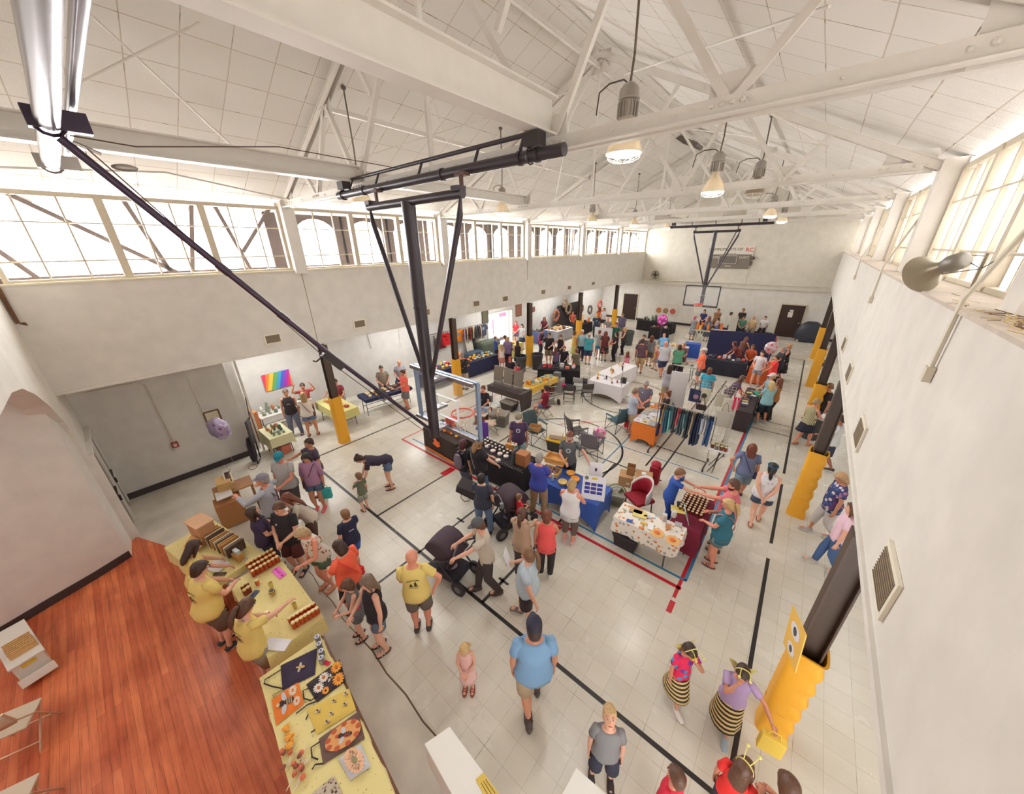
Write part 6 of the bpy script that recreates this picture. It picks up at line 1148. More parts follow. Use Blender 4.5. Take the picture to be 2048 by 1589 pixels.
# ---- chairs ----
def fold_chair(label, loc, rz, c=(196, 186, 172), fr=(170, 160, 150), seat=.45, group=None):
 t = thing('folding_chair', label, 'chair', loc, rz, group); ms = mat(c, .6); mf = mat(fr, .35, .5)
 k = M(); k.box((0, .02, seat - .015), (.4, .38, .03)); k.build('seat', ms, t, bevel=.012)
 k = M(); k.grid(lambda u, v: Vector(((u - .5) * .42, -.2 - .03 * (1 - (2 * u - 1) ** 2) - .05 * v, seat + .17 + .24 * v)), 8, 3); k.build('backrest', ms, t, smooth=60, solid=.015)
 for s in (-1, 1):
  k = M(); k.tube([(s * .22, .22, .01), (s * .22, .0, seat), (s * .215, -.2, seat + .2), (s * .21, -.26, seat + .44)], .011, 6); k.build('leg', mf, t, smooth=60)
  k = M(); k.tube([(s * .19, -.24, .01), (s * .19, .16, seat - .02)], .011, 6); k.build('leg', mf, t, smooth=60)
 k = M(); k.tube([(-.2, -.17, .12), (.2, -.17, .12)], .008, 5); k.tube([(-.22, .18, .12), (.22, .18, .12)], .008, 5); k.build('stretcher', mf, t); return t
def camp_chair(label, loc, rz, c=(78, 92, 96), hb=.95, frc=(60, 58, 60), items=None):
 t = thing('camp_chair', label, 'camp chair', loc, rz); mc = mat(c, .8, var=.08); mf = mat(frc, .4, .4)
 k = M(); k.grid(lambda u, v: Vector(((u - .5) * .52, -.24 + .46 * v, .44 - .05 * sin(pi * u) * 1 - .02 * (1 - v))), 8, 6); k.build('seat', mc, t, smooth=80, solid=.012)
 k = M(); k.grid(lambda u, v: Vector(((u - .5) * .52, -.24 - .14 * v - .05 * sin(pi * u), .42 + (hb - .42) * v)), 8, 6); k.build('backrest', mc, t, smooth=80, solid=.012)
 for s in (-1, 1):
  k = M(); k.box((s * .31, -.02, .63), (.08, .46, .02)); k.build('armrest', mc, t)
  k = M(); k.tube([(s * .28, -.26, .02), (s * .3, -.36, hb)], .01, 6); k.tube([(s * .3, .22, .02), (s * .3, .2, .63)], .01, 6); k.build('leg', mf, t)
 for a, b in (((-.28, .24, .02), (.28, .22, .42)), ((.28, .24, .02), (-.28, .22, .42)), ((-.28, -.26, .02), (.28, -.24, .42)), ((.28, -.26, .02), (-.28, -.24, .42)), ((-.28, .24, .02), (-.28, -.26, .42)), ((.28, .24, .02), (.28, -.26, .42))):
  k = M(); k.tube([a, b], .009, 6); k.build('brace', mf, t)
 for x, y in ((-.28, .24), (.28, .24), (-.28, -.26), (.28, -.26)): k = M(); k.ell((x, y, .02), (.02, .02, .015), 6, 4); k.build('foot', mf, t)
 return t
for o in list(C.objects):
 if o.name.startswith('person') and o.get('label', '').startswith(('seated', )) and o.parent is None:
  w = o['label'].replace('seated person ', '').replace('seated child ', '').split()
  sh = min([ch for ch in o.children if ch.name.startswith('body')][0].bound_box[0][2], 0)
  zc = {'espec': 1}
  fold_chair('folding chair under the one ' + ' '.join(w[:10]), (o.location.x, o.location.y, 0), o.rotation_euler.z, (120, 112, 112), (120, 112, 106), .44)
# ---------------- goods and equipment ----------------
TZ = .75
def bx(name, label, cat, loc, dim, c, rz=0, group=None, lid=None, bevel=0, rot=None, openbox=False):
 k = M(); w_, d_, h_ = dim; m_ = c if not isinstance(c, (tuple, list)) else mat(c, .65, var=.05)
 if openbox:
  t_ = .008
  k.box((0, 0, t_ / 2), (w_, d_, t_)).box((-w_ / 2, 0, h_ / 2), (t_, d_, h_)).box((w_ / 2, 0, h_ / 2), (t_, d_, h_)).box((0, -d_ / 2, h_ / 2), (w_, t_, h_)).box((0, d_ / 2, h_ / 2), (w_, t_, h_))
 else: k.box((0, 0, h_ / 2), (w_, d_, h_))
 o = tag(k.build(name, m_, bevel=bevel), label, cat, group, loc=loc, rz=rz, rot=rot)
 if lid: k = M(); k.box((0, 0, h_ + .012), (w_ + .02, d_ + .02, .03)); k.build('lid', mat(lid, .5), o, bevel=.006)
 return o
def jar_proto(label, r, h, c, lid, glass=.25, group=None, z0=-9):
 t = thing('jar', label, 'jar', (0, 0, z0), 0, group); k = M(); k.lathe([(r * .9, 0), (r, .01), (r, h * .7), (r * .8, h * .84), (r * .78, h * .88)], n=14); k.build('glass', mat(c, glass, coat=.5), t, smooth=50)
 k = M(); k.lathe([(r * .84, h * .86), (r * .86, h * .87), (r * .86, h), (r * .78, h + .004)], n=14); k.build('lid', mat(lid, .4), t, smooth=40); return t
OR = ['first', 'second', 'third', 'fourth', 'fifth', 'sixth', 'seventh', 'eighth', 'ninth', 'tenth', 'eleventh', 'twelfth', 'thirteenth']
RW = {1: ['only'], 2: ['front', 'back'], 3: ['front', 'middle', 'back'], 4: ['front', 'second', 'third', 'back'], 5: ['front', 'second', 'third', 'fourth', 'back'], 6: ['front', 'second', 'third', 'fourth', 'fifth', 'back'], 8: ['front', 'second', 'third', 'fourth', 'fifth', 'sixth', 'seventh', 'back']}
def rw(j, m_): return (RW.get(m_) or OR)[j]
def scatter(proto, pts, m_=1):
 lb_ = proto['label']; a, b = lb_.split(' ', 2)[:2], lb_.split(' ', 2)[2] if len(lb_.split()) > 2 else ''
 for i, p in enumerate(pts):
  o = proto if i == 0 else dup(proto, p, random.random() * 6)
  o.location = p; o['label'] = '%s, %s in the %s row' % (lb_, OR[i // m_], rw(i % m_, m_))
def quadpts(px0, px1, px2, n, m_, z):   # grid between three pixel corners on a plane
 a, b, c = FZ(*px0, z), FZ(*px1, z), FZ(*px2, z); return [a + (b - a) * (i / max(1, n - 1)) + (c - a) * (j / max(1, m_ - 1)) for i in range(n) for j in range(m_)]
hl = 'honey jar in the block nearer the hive display'
j = jar_proto(hl, .034, .125, (176, 62, 24), (230, 206, 140), .12, 'honey jars, block nearer the hive display'); scatter(j, quadpts((499, 1136), (546, 1109), (509, 1152), 7, 3, .76), 3)
hl = 'honey jar in the block by the clipboard'
j = jar_proto(hl, .034, .125, (186, 66, 22), (232, 210, 148), .12, 'honey jars, block nearer the clipboard'); scatter(j, quadpts((583, 1246), (629, 1218), (590, 1256), 7, 2, .76), 2)
j = jar_proto('dark honey jar in the small cluster', .034, .125, (130, 50, 30), (222, 196, 130), .15, 'four honey jars in a dark cluster'); scatter(j, quadpts((489, 1182), (496, 1177), (493, 1190), 2, 2, .76), 2)
j = jar_proto('single amber honey jar standing apart on the yellow cloth', .03, .11, (214, 90, 40), (236, 214, 170), .15); j.location = FZ(516, 1170, .76)
j = jar_proto('open honey jar being filled beside the pouring hand', .03, .1, (226, 110, 60), (240, 220, 190), .15); j.location = FZ(537, 1233, .76)
def cup(label, px, py, c, z=TZ, r=.035, h=.11, cat='cup'):
 k = M(); k.lathe([(r * .75, 0), (r, h), (r * .9, h), (r * .7, .006), (.001, .006)], n=16, cap=False); tag(k.build('cup', mat(c, .3, alpha=.8), smooth=50), label, cat, loc=FZ(px, py, z) + Vector((0, 0, .004)))
cup('clear cup of yellow drink near the pink card', 544, 1176, (232, 216, 130)); cup('clear cup of yellow drink beside the second jar block', 591, 1217, (236, 216, 130))
k = M()
for i in range(6): k.m(i % 2).lathe([(.045 - .004 * abs(i - 2), i * .018), (.052 - .006 * abs(i - 2), i * .018 + .009), (.045 - .004 * abs(i - 2), i * .018 + .018)], n=16)
tag(k.build('bee_figurine', [mat((232, 206, 120), .5), mat((70, 56, 44), .5)], smooth=60), 'small striped skep-shaped bee ornament in the middle of the honey table', 'ornament', loc=FZ(546, 1190, .76))
def sheet(label, px, py, w_, d_, c, rz=0, z=TZ, cat='paper', name='paper', t=.004):
 k = M(); k.box((0, 0, t / 2), (w_, d_, t)); return tag(k.build(name, c if not isinstance(c, (tuple, list)) else mat(c, .7)), label, cat, loc=FZ(px, py, z + .006), rz=rz)
s1 = sheet('bright pink price card between the jars and the cup', 558, 1146, .3, .12, (240, 120, 214), .1, name='price_card'); text('HONEY $8', .06, s1, (0, 0, .006), (0, 0, 0), mat((214, 60, 170), .6))
sheet('white clipboard at the near end of the honey table', 554, 1290, .34, .16, (226, 226, 236), .6, cat='clipboard', name='clipboard', t=.012)
sheet('open white notebook under the hand of the farthest yellow-shirted person', 435, 1132, .34, .24, (226, 224, 226), .35, cat='notebook', name='notebook', t=.015)
sheet('dark pen case on the hive display table', 440, 1149, .2, .05, (92, 74, 62), .7, cat='case', name='pen_case', t=.02)
sheet('folded blue and white leaflets on the hive display table', 486, 1118, .13, .08, (206, 206, 222), .3, cat='leaflet', name='leaflet'); sheet('small white card alone on the hive display table', 505, 1127, .09, .05, (230, 228, 224), .2, cat='card', name='card')
bx('smartphone', 'dark phone lying beside the jar cluster', 'phone', FZ(508, 1190, .757), (.08, .15, .01), (60, 74, 110), .6)
hv = thing('hive_display', 'tall wooden hive display box with a lattice of frames on the yellow table', 'display', (-7.95, .12, .755), .25)
k = M(); k.box((0, 0, .21), (.42, .26, .42)); k.build('box', mat((206, 156, 112), .6, var=.08), hv, bevel=.006)
k = M(); k.box((0, 0, .43), (.46, .3, .025)); k.build('lid', mat((222, 176, 140), .6, var=.06), hv)
k = M(); k.box((.12, -.24, .13), (.36, .22, .02), (radians(40), 0, 0)); k.build('display_board', mat((216, 160, 96), .6, var=.1), hv)
k = M()
for i in range(8): k.ell((.12 + .13 * cos(i * 2.1), -.26 + .05 * sin(i * 3.3), .15 + .04 * sin(i * 3.3)), (.012, .008, .008), 6, 4)
k.build('pinned_bees', mat((90, 54, 34), .7), hv)
fr = thing('frame_rack', 'row of upright wooden frames and sample vials leaning across the hive table', 'rack', (-7.45, .28, .76), .25); rn = random.Random(5)
for i in range(12):
 k = M(); x = -.36 + i * .075; k.box((x, 0, .13), (.016, .3, .24), (0, radians(rn.uniform(-14, 14)), 0)); k.box((x, 0, .13), (.02, .24, .16), (0, radians(rn.uniform(-14, 14)), 0)); k.build('frame', mat(((214, 170, 112), (176, 128, 78), (228, 212, 188), (90, 70, 60))[i % 4], .6), fr)
k = M(); k.box((.6, -.06, .06), (.2, .1, .12)); k.build('tray', mat((206, 152, 84), .6), fr); k = M(); k.box((.58, -.05, .15), (.14, .06, .08)); k.build('sample_card', mat((210, 224, 226), .5), fr)
h2 = thing('bee_hive', 'open wooden bee hive with dark frames on the brown table at the left', 'bee hive', FZ(452, 975, .76), -.12)
k = M(); k.box((-.05, 0, .08), (.5, .3, .16)).box((.18, .0, .2), (.16, .26, .1)); k.build('hive_body', mat((206, 168, 110), .6, var=.08), h2)
k = M(); k.box((-.04, .1, .2), (.56, .16, .05)); k.build('tray', mat((226, 206, 170), .6), h2)
for sx in (-.17, .1): k = M(); k.box((sx, .1, .23), (.24, .1, .012)); k.build('dark_frame', mat((56, 34, 34), .6), h2)
k = M(); k.tube([(-.1, .12, .23), (-.02, .2, .42), (-.0, .19, .42), (.0, .1, .24)], .008, 5); k.build('hive_tool', m_alu, h2)
bx('white_board', 'white paper sheet on the brown table beside the hive', 'paper', FZ(448, 990, .76), (.36, .3, .02), (224, 222, 222), -.1)
bx('cardboard_box', 'tan cardboard box standing on the floor beneath the brown table', 'box', (-9.25, .72, .02), (.4, .5, .62), (176, 124, 78), -.1)
def bag(label, c4, col, handles=None, pc=None, deco=None, z=.757, th=.02):
 """flat bag from four pixel corners"""
 P = [FZ(px, py, z) for px, py in c4]; ctr = sum(P, Vector()) / 4; t = thing('tote_bag', label, 'bag', ctr, 0); n = 12
 def q(u, v): return (P[0] * (1 - u) + P[1] * u) * (1 - v) + (P[3] * (1 - u) + P[2] * u) * v - ctr
 k = M(); k.grid(lambda u, v: q(u, v) + Vector((0, 0, th * min(1, 6 * min(u, 1 - u, v, 1 - v)) + .003 * sin(9 * u + 5 * v))), n, n); k.grid(lambda u, v: q(u, 1 - v) + Vector((0, 0, .0)), n, n)
 k.build('fabric', mat(col, .8, bump=.3, scale=15) if isinstance(col, tuple) else col, t, smooth=60)
 up = Vector((0, 0, th + .006))
 if handles:
  for h_ in handles: k = M(); k.tube([FZ(px, py, z + .01) - ctr for px, py in h_], .008, 6, flat=.6); k.build('handle', mat((44, 34, 40), .7), t, smooth=60)
 def poly(name, shapes, colr, lift=0):
  k = M()
  for s in shapes: k.add([q(u, v) + up + Vector((0, 0, lift)) for u, v in s], [tuple(range(len(s)))])
  k.build(name, mat(colr, .7), t)
 def disc(cx, cy, rx, ry, a=0, n=14): return [(cx + rx * cos(i * 2 * pi / n) * cos(a) - ry * sin(i * 2 * pi / n) * sin(a), cy + rx * cos(i * 2 * pi / n) * sin(a) + ry * sin(i * 2 * pi / n) * cos(a)) for i in range(n)]
 def daisy(cx, cy, r, n=12): return [disc(cx + r * .6 * cos(i * 2 * pi / n), cy + r * .6 * sin(i * 2 * pi / n) * 1.5, r * .42, r * .2, i * 2 * pi / n, 8) for i in range(n)]
 def bee(cx, cy, s, a=0):
  R = lambda x, y: (cx + s * (x * cos(a) - y * sin(a)), cy + 1.4 * s * (x * sin(a) + y * cos(a)))
  T_ = lambda sh: [R(x - cx, y - cy) for x, y in sh]
  poly('bee_wings', [T_(disc(cx - .1, cy + .5, .28, .5, .3)), T_(disc(cx - .1, cy - .5, .28, .5, -.3))], (196, 196, 200), .002)
  poly('bee_body', [T_(disc(cx + .5, cy, .6, .3)), T_(disc(cx - .35, cy, .34, .28))], (64, 44, 36) if deco != 'gold' else (206, 160, 80), .004)
  poly('bee_stripes', [T_([(cx + x, cy - .27), (cx + x + .1, cy - .27), (cx + x + .1, cy + .27), (cx + x, cy + .27)]) for x in (.2, .45, .7)] + [T_(disc(cx - .8, cy, .2, .18))], pc or (244, 200, 90), .006)
 if deco in ('gold',): bee(.55, .5, .13, .3)
 if deco == 'bigbee': poly('daisies', daisy(.75, .25, .16) + daisy(.8, .75, .14), (226, 214, 190)); bee(.42, .5, .3, .2)
 if deco == 'daisies':
  poly('orange_daisies', daisy(.85, .25, .18) + daisy(.8, .78, .2) + daisy(.35, .85, .12), (244, 160, 50)); poly('white_daisies', daisy(.45, .3, .16) + daisy(.22, .55, .16), (228, 222, 214), .002); poly('daisy_centres', [disc(.85, .25, .05, .07), disc(.8, .78, .06, .08), disc(.45, .3, .05, .07), disc(.22, .55, .05, .07)], (206, 110, 40), .004); bee(.6, .5, .12, .6)
 if deco == 'bees':
  for cx, cy in ((.2, .3), (.45, .65), (.6, .25), (.8, .6), (.3, .85), (.9, .2)): bee(cx, cy, .075, 1.2)
 if deco == 'wreath': poly('wreath_print', [disc(.55, .5, .44, .42, 0, 24)], (222, 160, 96)); poly('wreath_leaves', [disc(.55 + .38 * cos(i * .7), .5 + .36 * sin(i * .7), .07, .09) for i in range(9)], (190, 90, 54), .002); bee(.55, .5, .2, .4)
 if deco == 'flower': poly('flower', daisy(.5, .5, .4, 18), (240, 190, 150)); poly('flower_centre', [disc(.5, .5, .12, .14)], (150, 140, 100), .003)
 return t
bag('dark purple bag with a golden bee at the head of the nearest table', [(561, 1332), (634, 1297), (630, 1350), (565, 1382)], (54, 42, 66), [[(562, 1340), (530, 1360), (528, 1368), (545, 1374), (566, 1378)]], (214, 170, 90), 'gold')
bag('orange bag with a large grey-winged bee print', [(543, 1400), (597, 1364), (608, 1408), (552, 1452)], (238, 130, 50), None, (226, 196, 150), 'bigbee')
bag('black-trimmed bag covered with white and orange daisies', [(612, 1370), (680, 1320), (692, 1362), (634, 1406)], (56, 44, 50), [[(620, 1376), (606, 1382), (608, 1398), (622, 1402), (634, 1392)], [(632, 1404), (615, 1410), (592, 1428)]], (244, 180, 60), 'daisies')
bag('pale yellow bag with small bees in the middle of the nearest table', [(614, 1420), (698, 1378), (712, 1420), (634, 1470)], (222, 190, 92), [[(616, 1430), (612, 1440)], [(630, 1460), (622, 1466)]], (244, 200, 120), 'bees')
bag('tan bag with an orange wreath and a red-striped bee', [(638, 1478), (716, 1424), (730, 1478), (646, 1530)], (112, 86, 78), [[(640, 1484), (622, 1496), (624, 1515), (636, 1520)], [(646, 1528), (630, 1530), (624, 1540)]], (206, 60, 60), 'wreath')
bag('folded white cloth printed with a pale orange flower', [(676, 1518), (722, 1488), (742, 1534), (700, 1562)], (206, 206, 212), None, None, 'flower', th=.035)
bag('patterned grey bag lying at the bottom edge of the nearest table', [(622, 1590), (668, 1552), (690, 1600), (640, 1640)], spots((196, 180, 160), [(90, 70, 60), (150, 130, 110)], 30, .4), None, None, None)
for i, (px, py) in enumerate(((637, 1283), (641, 1297), (645, 1311), (645, 1325))):
 k = M(); k.lathe([(.034, 0), (.034, .1), (.036, .1), (.03, .102)], n=18); o = tag(k.build('tin', mat((150, 150, 160), .3, .6), smooth=40), ('topmost', 'second', 'third', 'lowest')[i] + ' of four round silver tins at the head of the nearest table', 'tin', loc=FZ(px, py, .76))
 k = M(); k.lathe([(.03, .101), (.03, .106), (.001, .106)], n=18); k.build('lid_label', mat((206, 206, 220), .5), o); k = M(); k.lathe([(.014, .107), (.014, .109), (.001, .109)], n=14); k.build('emblem', mat((70, 80, 130), .5), o)
sheet('small crimson card beside the silver tins', 654, 1327, .09, .05, (214, 40, 80), .4, cat='card', name='card')
k = M(); k.tube([(.0, 0, 0), (.03, .06, 0)], .003, 4); k.tube([(0.0, .0, 0), (-.0, .07, 0)], .003, 4); k.tube([(-.01 + .012 * cos(a), -.02 + .016 * sin(a), 0) for a in [i * pi / 5 for i in range(10)]], .003, 4, closed=True); k.tube([(.015 + .012 * cos(a), -.022 + .016 * sin(a), 0) for a in [i * pi / 5 for i in range(10)]], .003, 4, closed=True)
tag(k.build('scissors', mat((140, 120, 80), .4, .6)), 'small pair of scissors beside the purple bag handles', 'scissors', loc=FZ(552, 1388, .77))
for i, (px, py) in enumerate(((573, 1460), (578, 1478), (580, 1494))):
 k = M(); k.ell((0, 0, .02), (.045, .03, .02), 10, 6); k.ell((.045, .01, .03), (.02, .018, .018), 8, 5); k.ell((-.01, .03, .035), (.025, .012, .004), 8, 4); k.ell((-.01, -.03, .035), (.025, .012, .004), 8, 4)
 tag(k.build('bee_toy', mat((240, 166, 60), .7), smooth=80), ('upper', 'middle', 'lower')[i] + ' orange bee-shaped key charm on the left of the nearest table', 'toy', loc=FZ(px, py, .757), rz=i)
rn = random.Random(4)
for i in range(15):
 px, py = 556 + rn.random() * 55, 1502 + rn.random() * 68; k = M(); k.ell((0, 0, .03), (.028, .022, .024), 10, 6); o = k.build('pop_head', mat(((150, 84, 62), (206, 104, 70), (226, 120, 84))[i % 3], .5), smooth=80)
 tag(o, OR[i % 13] + (' brown', ' orange-brown', ' orange')[i % 3] + ' cake pop in the ' + ('lower' if i > 12 else 'upper') + ' part of the loose heap', 'sweet', 'cake pops in a loose heap', loc=FZ(px, py, .757), rz=rn.random() * 6); k = M(); k.tube([(.02, 0, .02), (.12, .01, .008)], .004, 5); k.build('stick', mat((232, 224, 214), .6), o)
rn = random.Random(8); cand = []
lb = ['white-lidded candle jar on the candle table', 'candle tin on the candle table']
j = jar_proto(lb[0], .036, .1, (110, 96, 90), (222, 218, 214), .2, 'candle jars in the back rows'); scatter(j, [Vector((-6.2 + .14 * i + rn.uniform(-.02, .02), 6.02 + .13 * q, .755)) for i in range(8) for q in range(3)], 3)
for i, (px, py) in enumerate(((975, 895), (986, 904), (1000, 910), (1012, 915), (996, 923))):
 k = M(); k.lathe([(.07, 0), (.075, .05), (.06, .052)], n=8); o = tag(k.build('candle_stack', mat((220, 206, 190), .5), smooth=40), ('first', 'second', 'third', 'fourth', 'fifth')[i] + ' pale round candle from the left in the front row, with a purple ribbon', 'candle', loc=FZ(px, py, .757)); k = M(); k.box((.07, -.03, .03), (.05, .02, .05)); k.build('ribbon', mat((150, 120, 190), .6), o)
bx('display_crate', 'upright brown wooden crate at the right end of the candle table', 'crate', FZ(1046, 928, .757), (.3, .26, .34), (176, 114, 72), .1)
bx('grey_board', 'dark grey panel leaning against the brown crate', 'panel', FZ(1030, 925, .757), (.03, .26, .38), (84, 92, 98), .1)
bx('display_crate', 'small orange-tan box behind the candle jars', 'crate', FZ(1020, 902, .757), (.24, .1, .22), (214, 150, 80), .3)
k = M()
for i in range(9): a = i * .7; k.ell((.05 * cos(a), .05 * sin(a), .25 + .02 * sin(i * 2)), (.04, .03, .015), 8, 4)
k.tube([(0, 0, 0), (0, 0, .24)], .012, 6); fb_ = tag(k.build('flower_bunch', mat((230, 220, 206), .7)), 'bunch of white and orange artificial flowers on the candle table', 'flowers', loc=FZ(1029, 905, .757))
k = M(); k.ell((0, 0, .28), (.03, .03, .03), 8, 5); k.build('orange_bloom', mat((226, 100, 50), .7), fb_)
bl_ = M()
for i in range(14): bl_.ell((-.55 + i * .085, .02 * sin(i * 1.3), .006), (.009, .009, .006), 6, 4)
tag(bl_.build('light_string', mat((240, 226, 190), .4)), 'string of tiny pale beads along the front of the candle table', 'string', loc=(-5.0, 5.68, .757))
bx('purple_sign', 'bright purple board standing behind the candle table', 'sign', (-6.55, 6.5, 0), (.26, .03, 1.15), (110, 66, 170), .3)
for i in range(26):
 c_ = [(240, 130, 40), (226, 90, 30), (236, 190, 140), (250, 170, 70)][i % 4]; k = M(); s_ = rn.uniform(.03, .06); k.ell((0, 0, s_ * .8), (s_, s_, s_ * .8), 8, 6); o = k.build('pumpkin', mat(c_, .6), smooth=80); k = M(); k.tube([(0, 0, s_ * 1.5), (.005, 0, s_ * 2)], .006, 5); k.build('stem', mat((96, 110, 60), .7), o)
 tag(o, OR[i // 2] + ('', ' smaller')[i % 2] + ' ' + ['orange', 'red-orange', 'peach', 'amber'][i % 4] + ' Halloween ornament in the crowded display behind the backboard', 'ornament', 'Halloween ornaments', loc=(-8.25 + 1.35 * rn.random(), 5.75 + .45 * rn.random(), .757))
wb_ = thing('wooden_tray', 'open wooden box filled with small purple packets on the blue table', 'tray', FZ(1102, 946, .757), .15)
k = M();
for a_, b_ in (((-.22, -.15), (.22, -.15)), ((-.22, .15), (.22, .15)), ((-.22, -.15), (-.22, .15)), ((.22, -.15), (.22, .15))): k.bar((a_[0], a_[1], .05), (b_[0], b_[1], .05), .015, .1)
k.box((0, 0, .01), (.44, .3, .015)); k.build('box', mat((214, 170, 96), .6, var=.08), wb_); k = M()
for i in range(30): k.m(i % 3).box((rn.uniform(-.18, .18), rn.uniform(-.11, .11), .05 + rn.random() * .03), (.05, .03, .02), (rn.random(), rn.random(), rn.random() * 3))
k.build('packets', [mat((120, 90, 130), .6), mat((176, 140, 160), .6), mat((90, 70, 80), .6)], wb_)['kind'] = 'stuff'
k = M(); k.box((0, .28, .2), (.5, .3, .02), (radians(12), 0, 0));
for a_, b_ in (((-.25, .14), (.25, .14)), ((-.25, .43), (.25, .43)), ((-.25, .14), (-.25, .43)), ((.25, .14), (.25, .43))): k.bar((a_[0], a_[1], .25), (b_[0], b_[1], .27), .02, .1)
k.build('raised_tray', mat((216, 160, 90), .6, var=.08), wb_)
j = jar_proto('clear water bottle on the blue table', .03, .2, (176, 200, 214), (230, 230, 236), .1); j.location = FZ(1105, 962, .757)
for i, (px, py, c_) in enumerate(((1125, 968, (222, 196, 130)), (1142, 975, (196, 160, 100)), (1150, 962, (236, 160, 60)), (1141, 950, (240, 176, 90)))):
 k = M(); k.lathe([(.08, 0), (.1, .05), (.11, .07), (.1, .07), (.07, .02), (.001, .02)], n=14, cap=False); tag(k.build('basket', mat(c_, .7, var=.15)), ('flat pale basket on the blue table edge', 'tan basket beside the flat pale one', 'orange basket at the back of the blue table', 'shallow amber bowl at the back of the blue table')[i], 'basket', loc=FZ(px, py, .757))
po = thing('poster_board', 'white poster with a grid of blue squares standing on the blue table', 'poster', FZ(1185, 1000, .757), .25, rot=(radians(-22), 0, .4))
k = M(); k.box((0, 0, .26), (.5, .012, .52)); k.build('board', mat((226, 226, 232), .6), po)
for r_ in range(3):
 for q in range(3): k = M(); k.box((-.14 + q * .135, -.008, .34 - r_ * .09), (.115, .004, .065)); k.build('blue_square', mat((50, 54, 150), .6), po)
k = M(); k.tube([(-.17, -.008, .47), (-.17, -.012, .47)], .045, 14); k.build('emblem', mat((120, 130, 110), .6), po); k = M(); k.box((.0, -.008, .47), (.12, .004, .05)); k.build('yellow_label', mat((222, 190, 70), .6), po)
po = thing('poster_board', 'smaller white poster with a dark bee leaning behind the blue-squared one', 'poster', FZ(1188, 978, .757), .3, rot=(radians(-20), 0, .4)); k = M(); k.box((0, .05, .3), (.3, .012, .6)); k.build('board', mat((232, 228, 232), .6), po); k = M(); k.ell((0, .04, .44), (.025, .006, .045), 10, 6); k.build('bee_print', mat((60, 60, 80), .6), po)
for lb_, px, py, w_, d_, c_, z_ in (('two tan folders at the left end of the pumpkin-print table', 1272, 1022, .26, .18, (196, 160, 116), .0), ('yellow folder under the tan ones', 1280, 1030, .28, .2, (226, 206, 130), 0), ('blue-edged plate of sweets', 1259, 1043, .12, .07, (60, 100, 190), 0), ('white leaflet in the middle of the pumpkin-print table', 1301, 1055, .11, .17, (236, 236, 240), 0), ('yellow candy packet near the leaflet', 1288, 1048, .13, .05, (230, 180, 70), 0), ('orange candy packet by the leaflet', 1283, 1057, .1, .05, (236, 130, 50), 0), ('grey card box at the right end of the pumpkin-print table', 1357, 1050, .13, .11, (186, 180, 182), 0), ('small blue and white packets at the back of the pumpkin-print table', 1296, 1035, .16, .05, (190, 200, 220), 0)): sheet(lb_, px, py, w_, d_, c_, .2, cat='packet', name='packet', t=.02)
for i, (px, py, c_) in enumerate(((1328, 1040, (196, 190, 186)), (1347, 1034, (206, 200, 196)), (1336, 1056, (206, 150, 100)))): j = jar_proto(('clear jar of orange sweets, left one', 'clear jar with a silver lid, right one', 'small jar holding wooden sticks')[i] + ' on the pumpkin-print table', .055, .14, c_, (210, 206, 206), .1); j.location = FZ(px, py, .757)
for i, (px, py) in enumerate(((1314, 1067), (1345, 1082))): k = M(); k.lathe([(.11, 0), (.13, .012), (.125, .014), (.001, .01)], n=20); o = tag(k.build('plate', mat((226, 176, 110), .5)), ('pumpkin-decorated plate at the centre', 'pumpkin-decorated plate at the right')[i] + ' of the pumpkin-print table', 'plate', loc=FZ(px, py, .757)); k = M(); k.ell((0, 0, .02), (.06, .05, .012), 10, 5); k.build('pumpkin_motif', mat((230, 110, 50), .6), o)
j = jar_proto('small cream-lidded jar on the maroon cloth', .03, .075, (110, 50, 30), (222, 204, 160), .2, 'jars in rows on the maroon cloth'); scatter(j, [Vector((-1.03 + .08 * i, 6.72 + .085 * q, .757)) for i in range(6) for q in range(8)], 8)
k = M(); k.box((0, 0, .17), (.012, .28, .34)); o = tag(k.build('propped_photo', mat((176, 190, 190), .6)), 'standing picture board with an orange photo on the maroon cloth', 'picture', loc=FZ(1376, 1042, .757), rot=(0, radians(-20), .35)); k = M(); k.box((-.01, -.02, .16), (.006, .12, .18)); k.build('photo', mat((200, 120, 80), .6), o)
bx('organiser', 'black card reader on a yellow folder on the maroon cloth', 'card reader', FZ(1362, 1012, .757), (.16, .14, .05), (52, 46, 54), .3); sheet('yellow folder beneath the black card reader', 1357, 1020, .3, .22, (226, 206, 110), .3, cat='folder', name='folder')
k = M()
for i in range(7): k.lathe([(.0, 0), (.02, .03), (.0, .09)], (.05 * cos(i), .05 * sin(i), .02 * i), 6)
tag(k.build('glass_ornament', mat((206, 206, 210), .2, .3)), 'pointed silver ornament at the far end of the jar rows', 'ornament', loc=FZ(1405, 997, .757))
j = jar_proto('orange and green wrapped bundle at the far end of the maroon cloth', .05, .1, (220, 130, 70), (226, 220, 210)); j.location = FZ(1382, 993, .757)
